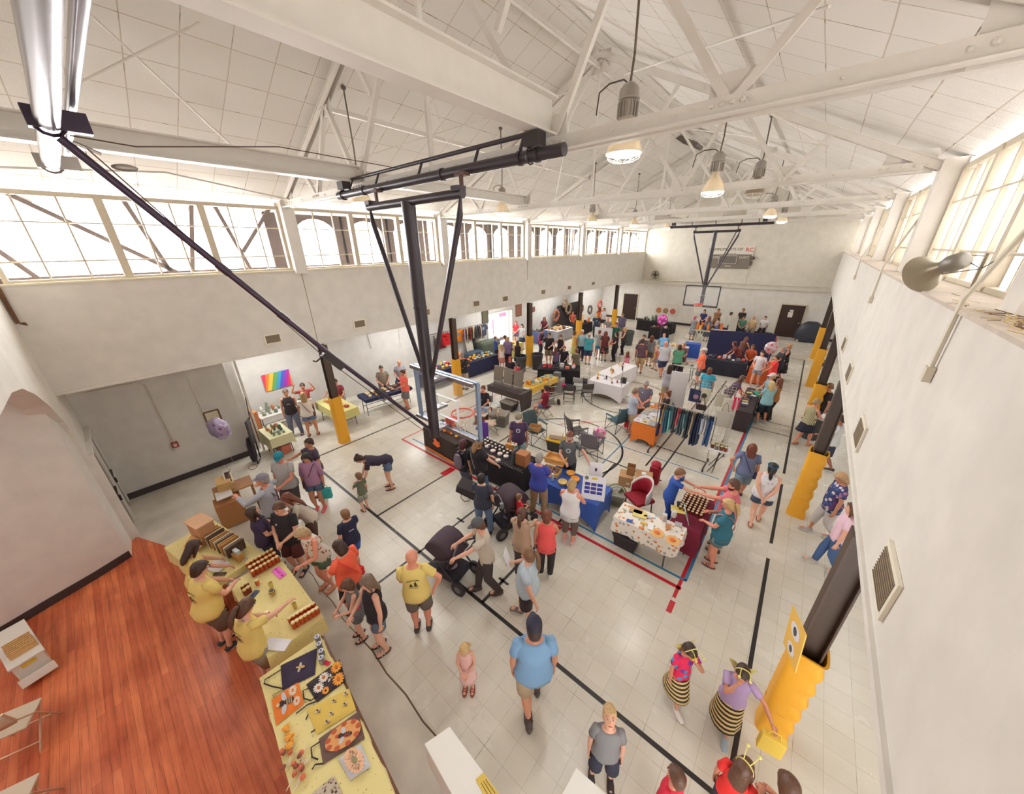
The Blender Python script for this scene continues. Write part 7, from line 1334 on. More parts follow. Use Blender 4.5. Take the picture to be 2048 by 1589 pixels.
def wing(label, loc, rz):
 t = thing('armchair', label, 'chair', loc, rz); k = M(); k.box((0, 0, .43), (.5, .5, .08)); k.build('seat', mat((150, 26, 44), .8), t, bevel=.02)
 k = M(); k.grid(lambda u, v: Vector((.27 * cos(pi + pi * u) * 1.0, .05 - .3 * sin(pi * u) * -1 * -1, .45 + v * (.25 + .25 * sin(pi * u)))), 14, 4); k.build('backrest', mat((222, 214, 212), .7), t, smooth=80, solid=.03)
 k = M(); k.grid(lambda u, v: Vector((.24 * cos(pi + pi * u), .05 - .265 * sin(pi * u), .46 + v * (.2 + .24 * sin(pi * u)))), 14, 4); k.build('lining', mat((160, 28, 46), .8), t, smooth=80, solid=.012)
 for x in (-.2, .2):
  for y in (-.2, .2): k = M(); k.tube([(x, y, .4), (x * 1.1, y * 1.1, .0)], .015, 6); k.build('leg', m_leg, t)
wing('red-lined white armchair behind the pumpkin-print table', (-1.95, 6.95, 0), 2.6)
for lb_, loc, dim, rz in (('large cardboard box in the open stack behind the blue table', (-2.2, 7.95, 0), (.42, .42, .4), .3), ('smaller cardboard box left of the large one', (-2.62, 7.86, 0), (.36, .36, .3), .3)):
 o = bx('cardboard_box', lb_, 'box', loc, dim, (190, 148, 104), rz); k = M(); k.box((.06, -dim[1] / 2 - .002, dim[2] * .4), (.09, .004, .07)); k.build('label_patch', mat((220, 206, 196), .6), o)
bx('cardboard_box', 'open narrow cardboard box standing on the smaller one', 'box', (-2.55, 7.95, .305), (.2, .2, .24), (176, 130, 86), .3, openbox=True)
k = M(); k.ell((0, 0, .04), (.07, .07, .05), 10, 6); tag(k.build('white_bundle', mat((230, 228, 228), .7)), 'white bundle on top of the large cardboard box', 'bundle', loc=(-2.2, 7.92, .405))
rb = thing('red_cap_stand', 'dark red cap resting on a red bag behind the cardboard boxes', 'hat', (-2.05, 8.35, 0)); k = M(); k.box((0, 0, .25), (.26, .2, .5)); k.build('bag', mat((150, 30, 46), .8), rb, bevel=.03); k = M(); k.ell((0, 0, .58), (.13, .13, .09), 14, 8); k.box((.02, -.12, .56), (.16, .12, .02)); k.build('cap', mat((166, 34, 52), .7), rb, smooth=50)
ff = thing('floor_fan', 'olive wire floor fan leaning over the grey storage bin', 'fan', FZ(1232, 990, .3), .3, rot=(radians(62), 0, .7))
k = M();
for rr in (.26, .2, .12): k.tube([(rr * cos(i * pi / 14), rr * sin(i * pi / 14), .05 if rr < .25 else 0) for i in range(28)], .008 if rr < .25 else .016, 5, closed=True)
for i in range(14): k.tube([(.04 * cos(i * pi / 7), .04 * sin(i * pi / 7), .06), (.26 * cos(i * pi / 7), .26 * sin(i * pi / 7), 0)], .003, 4)
k.build('guard', mat((140, 134, 104), .4, .4), ff); k = M()
for i in range(3): k.grid(lambda u, v, i=i: Vector(((.05 + .17 * v) * cos(i * 2.094 + u * .9), (.05 + .17 * v) * sin(i * 2.094 + u * .9), -.03 + .05 * u)), 5, 4)
k.build('blades', mat((116, 110, 84), .5), ff, smooth=60, solid=.004); k = M(); k.tube([(0, 0, -.04), (0, 0, -.14)], .07, 12); k.build('motor', mat((110, 106, 90), .5), ff)
def tote(label, loc, dim, c, lid, rz=0, lidh=.04):
 t = thing('storage_bin', label, 'storage bin', loc, rz); w_, d_, h_ = dim; k = M(); k.ringloft([[(sx * w_ / 2 * s, sy * d_ / 2 * s, z) for sx, sy in ((-1, -1), (1, -1), (1, 1), (-1, 1))] for z, s in ((0, .84), (h_ * .8, .95), (h_ * .82, 1), (h_, 1))]); k.build('body', mat(c, .5, alpha=1), t, bevel=.012)
 if lid: k = M(); k.box((0, 0, h_ + lidh / 2), (w_ + .03, d_ + .03, lidh)); k.box((0, 0, h_ + lidh), (w_ * .8, d_ * .8, .015)); k.build('lid', mat(lid, .5), t, bevel=.01)
 return t
tote('grey translucent storage bin under the floor fan', (-2.62, 6.95, 0), (.62, .42, .3), (150, 152, 138), (166, 166, 152), .3)
tote('black storage bin under the pumpkin-print table', (-1.75, 5.82, 0), (.5, .34, .3), (44, 40, 46), (54, 50, 56), .0)
tote('brown storage bin with a grey lid under the silver panel table', (-8.12, 9.5, 0), (.62, .4, .3), (70, 58, 56), (150, 140, 132), 0)
tote('black bin with a yellow lid beside the bearded person', (-5.05, 8.15, 0), (.5, .42, .36), (56, 56, 54), (222, 176, 50), .2)
bx('shopping_bag', 'white and brown packages piled on the yellow-lidded bin', 'package', (-5.05, 8.15, .43), (.4, .26, .14), (206, 190, 176), .4)
ck = tote('large grey wheeled cooler with snacks on its lid', (-7.55, 8.3, 0), (.62, .48, .42), (112, 110, 104), (150, 142, 132), .35, .07)
bx('food_box', 'white takeaway box on the grey cooler', 'box', FZ(972, 817, .52), (.22, .16, .05), (226, 216, 208), .2); cup('red drink cup on the grey cooler', 983, 822, (196, 40, 56), .5, .035, .12)
bx('picnic_cooler', 'white-topped brown cooler beside the seated person in black', 'cooler', (-8.1, 7.95, 0), (.4, .3, .38), (126, 66, 50), .3, lid=(224, 216, 208))
bx('blue_bag', 'small bright blue bag on the floor by the hoop backboard', 'bag', (-7.85, 7.6, 0), (.3, .18, .1), (66, 96, 190), .4, bevel=.03)
sb_ = M(); sb_.ringloft([[(.2 * s * cos(t), .12 * s * sin(t), z) for t in [2 * pi * q / 14 for q in range(14)]] for z, s in ((0, .9), (.05, 1), (.3, .98), (.42, .7), (.46, .3))]); tag(sb_.build('striped_bag', stripes((44, 44, 76), (214, 214, 224), 3.6, 'Z'), smooth=50), 'navy and white striped bag on the floor behind the purple-shirted person', 'bag', loc=(-6.55, 8.6, 0))
fold_chair('beige folding chair with items on the seat beside the grey cooler', FZ(983, 868, .0), 2.4, (206, 182, 160), (150, 128, 110))
bx('folded_cloth', 'cream cloth heap on the beige folding chair', 'cloth', FZ(981, 850, .47), (.3, .26, .08), (212, 188, 166), .3, bevel=.03)
camp_chair('dark teal camp chair holding an open cardboard box', (-5.85, 8.15, 0), -2.4 + .5, (74, 92, 96))
o = bx('cardboard_box', 'open cardboard box on the dark teal camp chair', 'box', (-5.85, 8.12, .44), (.36, .3, .14), (196, 150, 98), .3, openbox=True)
camp_chair('grey and purple camp chair beside the pink balloon', (-4.0, 8.5, 0), .15, (118, 110, 118)); camp_chair('dark grey double-peaked camp chair left of the pink balloon', (-4.75, 8.95, 0), -.6, (92, 84, 84), 1.0)
camp_chair('teal camp chair facing away near the red cooler', (-4.1, 10.5, 0), 1.2, (66, 100, 112), 1.0)
bx('drinks_cooler', 'red and white drinks cooler beside the teal camp chair', 'cooler', (-3.85, 11.05, 0), (.28, .28, .3), (206, 34, 56), .2, lid=(226, 222, 216))
camp_chair('olive camouflage chair behind the two grey-haired people', (-3.95, 12.1, 0), 1.9, (92, 84, 60), .95)
wc = thing('wooden_chair', 'slatted light wooden chair near the two grey-haired people', 'chair', (-3.25, 12.5, 0), .5); mw_ = mat((206, 140, 84), .5)
k = M(); k.box((0, 0, .44), (.44, .42, .03)); k.build('seat', mw_, wc)
for i in range(5): k = M(); k.bar((-.16 + i * .08, -.2, .46), (-.16 + i * .08, -.28, .98), .04, .015); k.build('slat', mw_, wc)
k = M(); k.box((0, -.285, 1.02), (.46, .03, .1)); k.build('top_rail', mw_, wc)
for x in (-.19, .19):
 for y in (-.18, .18): k = M(); k.tube([(x, y, .43), (x, y * 1.1, 0)], .018, 6); k.build('leg', mw_, wc)
for i, (x, y, rz_, lb_) in enumerate(((-6.6, 11.5, .5, 'black steel chair piled with bags, nearer the seated person in maroon'), (-6.1, 12.1, .6, 'black steel chair with items on it behind the first'), (-6.75, 12.5, .4, 'grey folding chair behind the piled black chairs'))): fold_chair(lb_, (x, y, 0), rz_, ((70, 62, 60), (70, 62, 60), (170, 168, 166))[i], (62, 54, 52))
bx('bag', 'white carrier bag heaped on the nearer black steel chair', 'bag', (-6.6, 11.5, .46), (.36, .32, .22), (216, 206, 204), .4, bevel=.06); bx('bag', 'grey crate on the rear black steel chair', 'crate', (-6.1, 12.1, .46), (.4, .32, .22), (132, 130, 128), .5, openbox=True)
ht = thing('hand_trolley', 'silver hand trolley with black wheels behind the seated person in maroon', 'trolley', (-7.0, 10.9, 0), .9); mt_ = mat((170, 166, 164), .3, .8)
k = M(); k.tube([(-.2, 0, .1), (-.2, 0, 1.15), (0, 0, 1.22), (.2, 0, 1.15), (.2, 0, .1)], .014, 6)
for z in (.3, .55, .8, 1.0): k.tube([(-.2, 0, z), (.2, 0, z)], .01, 6)
k.build('frame', mt_, ht, smooth=50); k = M(); k.box((0, .14, .06), (.42, .28, .015)); k.build('toe_plate', mt_, ht)
for x in (-.25, .25): k = M(); k.tube([(x - .03, -.05, .12), (x + .03, -.05, .12)], .12, 16); k.build('wheel', mat((44, 42, 44), .6), ht, smooth=40)
bx('duffel_bag', 'dark bags heaped on the floor between the white stall and the black table', 'bag', (-7.2, 12.6, 0), (.5, .4, .3), (48, 46, 56), .4, bevel=.08); k = M(); k.ell((0, 0, .1), (.1, .08, .1), 10, 6); tag(k.build('pink_bag', mat((240, 40, 130), .6)), 'small bright pink pouch among the dark bags', 'pouch', loc=(-7.35, 12.3, .25))
gr = thing('garment_rack', 'rolling chrome garment rack hung with trousers and shirts', 'rack', (0, 0, 0)); A_ = Vector((-2.7, 10.1, 0)); B_ = Vector((-1.15, 10.05, 0)); mg = mat((196, 190, 184), .25, .8); mk = mat((56, 48, 46), .5)
hr = 1.58
k = M(); k.tube([A_ + Vector((0, 0, hr)), B_ + Vector((0, 0, hr))], .014, 8); k.build('top_rail', mg, gr); k = M(); k.tube([A_ + Vector((0, 0, .12)), B_ + Vector((0, 0, .12))], .014, 8); k.build('bottom_rail', mk, gr)
for P_ in (A_, B_):
 k = M(); k.tube([P_ + Vector((0, 0, .1)), P_ + Vector((0, 0, hr))], .013, 8); k.build('upright', mg, gr); k = M(); k.tube([P_ + Vector((0, -.36, .1)), P_ + Vector((0, .3, .1))], .02, 8); k.build('foot_bar', mk, gr)
 for y in (-.36, .3): k = M(); k.tube([P_ + Vector((-.02, y, .04)), P_ + Vector((.02, y, .04))], .04, 12); k.build('castor', mat((50, 46, 48), .5), gr, smooth=40)
gc = [(44, 52, 92, .95), (196, 170, 110, .5), (92, 116, 150, .8), (60, 104, 122, .75), (120, 206, 200, .72), (104, 122, 134, .6), (70, 74, 84, .7), (250, 104, 112, .42), (96, 112, 124, .7), (80, 96, 104, .7), (110, 160, 160, .45), (70, 84, 96, .75), (60, 66, 76, .75), (214, 190, 150, .6), (44, 54, 84, .9), (40, 50, 80, .9), (66, 78, 104, .85), (196, 206, 220, .5), (214, 206, 200, .5), (90, 120, 160, .8), (56, 90, 140, .8)]
cn = ['navy', 'tan', 'light denim', 'dark teal', 'turquoise', 'grey-blue', 'charcoal', 'bright coral', 'slate grey', 'dark slate', 'pale teal', 'steel blue', 'black-grey', 'beige', 'indigo', 'deep indigo', 'denim blue', 'pale blue', 'cream', 'faded blue', 'bright denim']
for i, (r1, g1, b1, ln_) in enumerate(gc):
 x = A_.x + .1 + i * (B_.x - A_.x - .2) / (len(gc) - 1); t = thing('hanging_garment', cn[i] + ' garment hanging on the garment rack', 'garment', (x, 10.08, hr), rn.uniform(-.12, .12))
 k = M(); k.tube([(0, 0, .02), (0, .02, 0), (0, 0, -.05), (0, -.2, -.12), (0, .2, -.12), (0, 0, -.05)], .004, 4); k.build('hanger', mat((70, 64, 64), .4), t)
 k = M(); k.grid(lambda u, v: Vector((.036 * cos(2 * pi * u) * (1 + .3 * sin(7 * u + v * 3)) + .01 * sin(v * 5 + i), .2 * sin(2 * pi * u) * (.95 - .15 * v + .05 * sin(v * 6 + i)), -.1 - ln_ * v)), 14, 6, True); k.build('cloth', mat((r1, g1, b1), .85, bump=.3), t, smooth=80)
def gridpanel(label, a, b, h_=1.9):
 t = thing('wire_display', label, 'display rack', (0, 0, 0)); a = Vector(a + (0,)); b = Vector(b + (0,)); k = M(); n = int((b - a).length / .09)
 for i in range(n + 1): p = a + (b - a) * i / n; k.tube([p + Vector((0, 0, .05)), p + Vector((0, 0, h_))], .0045, 4)
 for i in range(int(h_ / .09) + 1): z = .05 + i * .09; k.tube([a + Vector((0, 0, z)), b + Vector((0, 0, z))], .0045, 4)
 k.build('mesh', mat((206, 200, 196), .3, .5), t)
 for p in (a, b): k = M(); k.tube([p + Vector((0, -.25, .02)), p + Vector((0, .25, .02))], .012, 5); k.build('foot', m_leg, t)
gridpanel('left wire grid panel behind the garment rack', (-2.45, 11.8), (-1.75, 11.9)); gridpanel('middle wire grid panel hung with tote bags', (-1.75, 11.9), (-1.05, 12.0)); gridpanel('right wire grid panel reaching toward the brown table', (-1.05, 12.0), (-.85, 11.1), 1.75)
def hbag(label, px, py, y, c, w_=.36, h_=.42, logo=None):
 p = FY(px, py, y); t = thing('tote_bag', label, 'bag', p, .12); k = M(); k.ringloft([[(w_ / 2 * s * cos(a), .035 * sin(a), z) for a in [2 * pi * q / 14 for q in range(14)]] for z, s in ((-h_ / 2, .92), (-h_ / 2 + .03, 1), (0, 1), (h_ / 2, .97))]); k.build('fabric', mat(c, .8, bump=.2), t, smooth=50)
 for s in (-1, 1): k = M(); k.tube([(s * .09, -.01, h_ / 2), (s * .05, .0, h_ / 2 + .22), (0, 0, h_ / 2 + .3)], .009, 5); k.build('handle', mat([v * .7 for v in c], .8), t)
 if logo: k = M(); k.tube([(0, -.034, -.02), (0, -.04, -.02)], .08, 16); k.build('round_print', mat(logo, .7), t)
hbag('navy tote bag with a round pink print', 1392, 792, 11.75, (52, 62, 96), logo=(170, 130, 150)); hbag('cream tote bag with a dark leaf print', 1409, 790, 11.78, (206, 198, 176), .32, .42, (70, 70, 66)); hbag('cream canvas tote bag on the middle panel', 1444, 801, 11.85, (196, 190, 172)); hbag('white tote bag at the right end of the panels', 1458, 811, 11.5, (206, 200, 186), .34); hbag('crimson cloth bag beside the white one', 1472, 808, 11.5, (224, 36, 90), .16, .4); hbag('pale round pillow-like bag low on the right panel', 1446, 839, 11.3, (196, 192, 184), .44, .5)
hbag('dark cap-shaped bag low on the middle panel', 1402, 815, 11.7, (54, 44, 44), .3, .18); hbag('dark blue slim bag at the left edge of the panels', 1383, 790, 11.72, (40, 50, 90), .14, .42)
bx('white_partition', 'tall plain white board left of the wire panels', 'board', (-2.78, 12.35, 0), (.55, .05, 1.9), (216, 212, 214), .15)
wt = thing('side_table', 'small white plastic table with crossed black legs holding pickle jars', 'table', (-.9, 9.95, 0), .1); k = M(); k.box((0, 0, .73), (.52, .4, .035)); k.build('tabletop', mat((224, 222, 226), .5), wt, bevel=.015)
for s in (-1, 1):
 k = M(); k.tube([(s * .06 - .1, -.18, .02), (s * -.06 + .1, -.1, .72)], .01, 6); k.build('leg', mk, wt); k = M(); k.tube([(s * .06 - .1, .18, .02), (s * -.06 + .1, .1, .72)], .01, 6); k.build('leg', mk, wt)
for i, (dx, dy, c_) in enumerate(((-.17, -.1, (120, 56, 36)), (-.06, -.13, (110, 110, 96)), (.05, -.1, (130, 70, 40)), (.15, -.1, (150, 60, 40)), (-.1, .04, (150, 130, 80)), (.02, .05, (110, 70, 50)), (.13, .04, (90, 100, 60)))): j = jar_proto(['large dark red jar at the left', 'squat grey-green jar', 'white-lidded brown jar', 'dark red jar at the right', 'tall clear jar at the back left', 'brown jar at the back middle', 'green jar at the back right'][i] + ' of the small white table', .045, .13, c_, (206, 196, 150), .15); j.location = (-.9 + dx, 9.95 + dy, .75)
rn = random.Random(12)
for i in range(12):
 o = bx('folded_shirt', ['white', 'cream', 'pale grey', 'white printed'][i % 4] + ' folded shirt, ' + ['front left', 'front middle', 'front right', 'second row left', 'second row middle', 'second row right', 'third row left', 'third row middle', 'third row right', 'back left', 'back middle', 'back right'][i] + ' of the orange table', 'shirt', (-3.27 + .22 * (i % 3), 10.2 + .33 * (i // 3), .757), (.24, .3, .035), [(228, 228, 234), (222, 206, 170), (176, 178, 182), (232, 230, 232)][i % 4], rn.uniform(-.3, .3), bevel=.01)
 if i in (0, 1, 4): k = M(); k.box((0, -.05, .037), (.1, .05, .004)); k.build('print', mat([(206, 50, 90), (60, 70, 100), (206, 120, 90)][i % 3], .6), o)
for i in range(9):
 c_ = [(52, 46, 56), (214, 212, 220), (214, 190, 120), (120, 120, 130)][i % 4]; bx('display_item', ['dark framed print', 'white card stack', 'tan jewellery tray', 'grey card'][i % 4] + ' ' + ['nearest', 'second', 'third', 'fourth', 'fifth', 'sixth', 'seventh', 'eighth', 'farthest'][i] + ' along the long brown table', 'display item', (-.78 + rn.uniform(-.1, .1), 13.5 + .24 * i, .757), (.18, .14, .02), c_, rn.uniform(-.4, .4))
for i in range(22):
 p = (-6.2 + rn.random() * 1.2, 12.75 + rn.random() * .5) if i < 10 else (-6.15 + rn.random() * .4 + (i - 10) * .01, 13.7 + rn.random() * 1.8)
 k = M(); hh = rn.uniform(.03, .22); k.lathe([(.03, 0), (.035, hh * .7), (.02, hh)], n=10); tag(k.build('bottle', mat([(226, 190, 90), (206, 206, 206), (60, 56, 60), (196, 60, 50), (230, 210, 170)][i % 5], .4), smooth=50), OR[(i % 10) // 5 if i < 10 else (i - 10) // 5] + ' ' + ['yellow', 'clear', 'dark', 'red', 'cream'][i % 5] + (' bottle from the left on the front white table' if i < 10 else ' bottle from the viewer on the rear white table'), 'bottle', ['yellow', 'clear', 'dark', 'red', 'cream'][i % 5] + (' bottles, front white table' if i < 10 else ' bottles, rear white table'), loc=(p[0], p[1], .757))
for i, (x, y) in enumerate(((-6.3, 12.6), (-4.9, 12.6), (-6.3, 15.6), (-5.5, 15.6))): k = M(); k.tube([(0, 0, .75), (0, 0, 1.45)], .012, 6); tag(k.build('canopy_pole', mg), ['front left', 'front right', 'rear left', 'rear right'][i] + ' slim pole of the frame above the white stall', 'pole', loc=(x, y, 0))
bx('speaker_box', 'black display box at the right of the front white table', 'box', (-5.02, 13.1, .757), (.2, .14, .22), (48, 44, 46), .1)
PAL = {'craft': [(206, 60, 60), (232, 190, 90), (120, 84, 60), (226, 220, 210), (70, 90, 130), (230, 130, 60)], 'yellow': [(240, 190, 70), (232, 150, 50), (226, 214, 180), (196, 70, 60), (150, 190, 200)], 'wood': [(196, 150, 90), (214, 180, 120), (120, 80, 60), (230, 210, 170)], 'dark': [(60, 50, 60), (214, 206, 206), (190, 50, 60), (120, 110, 120), (230, 130, 110)], 'autumn': [(226, 110, 40), (150, 70, 40), (100, 80, 50), (60, 50, 50), (214, 170, 120)], 'food': [(230, 200, 140), (206, 150, 90), (236, 226, 210), (170, 60, 60)], 'grn': [(140, 150, 130), (210, 216, 206), (190, 120, 80), (90, 110, 90)]}
PN_ = {'craft': 'craft', 'yellow': 'craft', 'wood': 'wood craft', 'dark': 'trinket', 'autumn': 'decoration', 'food': 'food item', 'grn': 'packet'}
def cname(c):
 r, g, b = c; mx, mn = max(c), min(c)
 if mx - mn < 26: return 'white' if mx > 195 else 'grey' if mx > 90 else 'black'
 if r == mx: return 'red' if g < 80 else ('orange' if g < 150 and r > 190 else ('brown' if r < 180 else ('yellow' if g > 180 and b < 110 else 'tan')))
 return 'green' if g == mx else 'blue'
CNM = {'craft': 'craft item', 'yellow': 'yellow craft item', 'wood': 'wooden craft item', 'dark': 'jewellery item', 'autumn': 'autumn decoration', 'food': 'food item', 'grn': 'small craft packet'}
def goods(where, x0, x1, y0, y1, n, pal, rz=0, seed=1, z=.757, hm=.16):
 rn = random.Random(seed); P_ = PAL[pal]; cx, cy = (x0 + x1) / 2, (y0 + y1) / 2; nx = max(1, int(sqrt(n * (x1 - x0) / (y1 - y0)) + .5)); ny = max(1, int(n / nx + .5))
 for i in range(nx * ny):
  u, v = (i % nx + .5) / nx, (i // nx + .5) / ny; dx = (x1 - x0) * (u - .5) + rn.uniform(-.01, .01); dy = (y1 - y0) * (v - .5) + rn.uniform(-.01, .01); x = cx + dx * cos(rz) - dy * sin(rz); y = cy + dx * sin(rz) + dy * cos(rz)
  c_ = P_[rn.randrange(len(P_))]; k = M(); kind = rn.randrange(4); s = min((x1 - x0) / nx, (y1 - y0) / ny) * .42; hh = rn.uniform(.03, hm)
  if kind == 0: k.box((0, 0, hh / 2), (s * 1.7, s * 1.3, hh), None, .94)
  elif kind == 1: k.lathe([(s * .7, 0), (s * .9, hh * .5), (s * .5, hh * .85), (s * .55, hh)], n=10)
  elif kind == 2: k.box((0, 0, hh * .55), (s * 1.7, .02, hh * 1.1), (radians(-14), 0, 0)); k.box((0, .02, .01), (s, .06, .02))
  else: k.ell((0, 0, hh * .5), (s * .8, s * .8, hh * .5), 10, 6)
  tag(k.build('stall_item', mat(c_, .6), smooth=40), '%s %s %s, %s in %s row %s' % (cname(c_), ['boxed', 'rounded', 'propped-up', 'round'][kind], PN_[pal], OR[i % nx], rw(i // nx, ny), where), 'stall item', CNM[pal] + 's ' + where, loc=(x, y, z), rz=rz + rn.uniform(-.4, .4))
goods('on the long navy table', -12.65, -12.05, 11.0, 13.0, 22, 'yellow', -.05, 31)
goods('on the table behind the mast', -12.95, -12.3, 8.8, 10.4, 20, 'craft', 0, 32); goods('on the Halloween table back row', -8.2, -6.9, 6.15, 6.28, 8, 'autumn', 0, 33)
goods('on the mustard cloth', -8.1, -7.6, 10.5, 11.9, 12, 'yellow', -.05, 34); goods('on the black jewellery table', -9.0, -7.4, 12.95, 13.5, 14, 'dark', .5, 35)
goods('on the pale green table', -13.1, -12.5, 14.5, 15.7, 8, 'food', 0, 36); goods('on the checked cloth', -13.25, -12.35, 19.6, 21.2, 22, 'wood', 0, 37); goods('on the slate blue cloth', -13.85, -13.15, 18.6, 19.2, 8, 'grn', 0, 38)
goods('on the wreath table', -12.9, -12.1, 22.2, 23.8, 16, 'autumn', 0, 39, hm=.5); goods('on the far food table', -8.9, -7.7, 18.15, 18.65, 12, 'food', .2, 40)
goods('on the long end wall table', -9.4, -7.2, 26.5, 26.95, 12, 'grn', -.12, 41, hm=.4); goods('on the far middle table', -5.8, -4.6, 19.95, 20.45, 10, 'food', .1, 42); goods('on the small far table', -4.1, -3.3, 17.0, 17.4, 6, 'grn', 0, 43)
goods('on the corner stall', -3.2, -1.6, 18.95, 19.45, 18, 'dark', .08, 44); goods('on the orange cloth', -1.2, -.7, 18.6, 19.8, 8, 'dark', 0, 45); goods('behind the navy partitions', -3.2, -.8, 23.95, 24.45, 24, 'dark', .1, 46, hm=.45)
goods('on the black far stall', -7.9, -6.9, 24.4, 25.0, 8, 'dark', .2, 47); goods('before the end wall people', -5.4, -3.8, 25.35, 25.85, 14, 'craft', 0, 48, hm=.5)
goods('on the nearest left cloth', -12.25, -11.45, 2.4, 2.8, 14, 'grn', 0, 49); goods('heaped by the rainbow poster', -13.75, -13.25, 2.7, 4.1, 16, 'grn', 0, 50, hm=.3); goods('on the yellow-green cloth', -13.0, -11.7, 4.5, 5.0, 14, 'food', 0, 51, hm=.07); goods('on the open navy table', -12.4, -11.8, 5.8, 7.4, 20, 'wood', -.12, 52, hm=.12)
for i, (x, rz_) in enumerate(((-9.0, .1), (-8.48, .0), (-7.96, .05))):
 t = thing('silver_display', ['left', 'middle', 'right'][i] + ' one of three upright silver panels on the dark brown table', 'panel', (x, 9.9, .76), rz_); k = M(); k.box((0, 0, .38), (.44, .02, .76), (radians(-8), 0, 0)); k.build('sheet', mat((150, 144, 138), .3, .6, var=.1), t); k = M(); k.box((0, -.05, .12), (.44, .015, .02)); k.build('ledge', mat((230, 228, 228), .3, .5), t); k = M(); k.box((0, .1, .2), (.3, .2, .02), (radians(50), 0, 0)); k.build('strut', m_leg, t)
bx('photo_sheet', 'white paper at the end of the dark brown table', 'paper', FZ(1052, 777, .757), (.3, .18, .006), (222, 216, 212), .2)
def bin_(label, loc, h_=.8, r=.3, c=(70, 72, 76)):
 t = thing('rubbish_bin', label, 'bin', loc); k = M(); k.lathe([(r * .8, 0), (r * .95, h_ * .88), (r * 1.02, h_ * .9), (r * 1.02, h_), (r * .95, h_), (r * .9, h_ * .88), (r * .76, .03), (.001, .03)], n=26, cap=False); k.build('barrel', mat(c, .6), t, smooth=50)
 k = M(); k.tube([(r * 1.03 * cos(i * pi / 12), r * 1.03 * sin(i * pi / 12), h_) for i in range(24)], .022, 6, closed=True); k.build('rim', mat([v + 20 for v in c], .5), t, smooth=60)
 for s in (-1, 1): k = M(); k.tube([(s * r, -.06, h_ * .82), (s * (r + .06), 0, h_ * .82), (s * r, .06, h_ * .82)], .015, 6); k.build('handle', mat(c, .5), t)
bin_('large grey rubbish bin left of the third padded column', FZ(1042, 742, 0)); bin_('large dark rubbish bin right of the third padded column', FZ(1074, 738, 0), c=(64, 58, 62)); bin_('tall grey rubbish bin in the far aisle', FZ(1256, 690, 0), .9, .3, (78, 82, 84))
bin_('grey bin behind the person reading a paper', FZ(1618, 868, 0) + Vector((0, -.3, 0)), .75, .28, (74, 72, 74))
k = M(); k.ringloft([[(s * .75 * cos(t), s2 * .34 * sin(t), z) for t in [2 * pi * q / 20 for q in range(20)]] for z, s, s2 in ((.06, .8, .9), (.3, 1, 1), (.7, .95, 1), (1.1, .7, .85), (1.3, .35, .5))]); o = tag(k.build('covered_cart', mat((52, 54, 66), .5), smooth=60), 'bulky navy-covered ball cart by the brown door in the far right corner', 'cart', loc=(.55, 29.3, 0))
for s in (-.5, .5): k = M(); k.tube([(s, -.3, .07), (s, -.24, .07)], .07, 12); k.build('wheel', mat((200, 190, 170), .5), o)
k = M(); k.ell((0, 0, 0), (.17, .1, .17), 12, 8); k.tube([(0, 0, -.1), (0, .0, -.95)], .02, 6); tag(k.build('stool_fan', mat((48, 46, 54), .6)), 'small dark round fan on a stand beside the right columns', 'fan', loc=FZ(1630, 766, 0) + Vector((0, 0, .95)))
ut = thing('folded_trolley', 'tall dark folded trolley leaning by the baseboard at the left wall', 'trolley', (-11.75, 1.95, 0), -.35, rot=(0, radians(-8), -.4)); mt2 = mat((58, 52, 56), .5)
k = M(); k.tube([(-.24, 0, .02), (-.24, 0, 1.35), (.24, 0, 1.35), (.24, 0, .02)], .02, 8, closed=True); k.build('frame', mt2, ut, smooth=50); k = M(); k.box((0, 0, .95), (.44, .06, .7)); k.build('deck', mat((70, 62, 66), .6), ut, bevel=.02); k = M(); k.ringloft([[(s * .2 * cos(t), -.1 + .09 * s * sin(t), z) for t in [2 * pi * q / 14 for q in range(14)]] for z, s in ((.06, .7), (.2, 1), (.6, 1), (.8, .6))]); k.build('bag', mat((52, 44, 52), .8), ut, smooth=60); k = M(); k.tube([(-.26, .02, 1.3), (-.36, .05, 1.95)], .014, 6); k.build('pole', mt2, ut)
k = M(); k.tube([(0.16 * cos(i * pi / 10), .1 * sin(i * pi / 10), .008) for i in range(20)], .007, 5, closed=True); tag(k.build('cable_loop', mat((170, 120, 80), .6)), 'loop of tan cable on the floor beside the folded trolley', 'cable', loc=FZ(505, 935, 0))
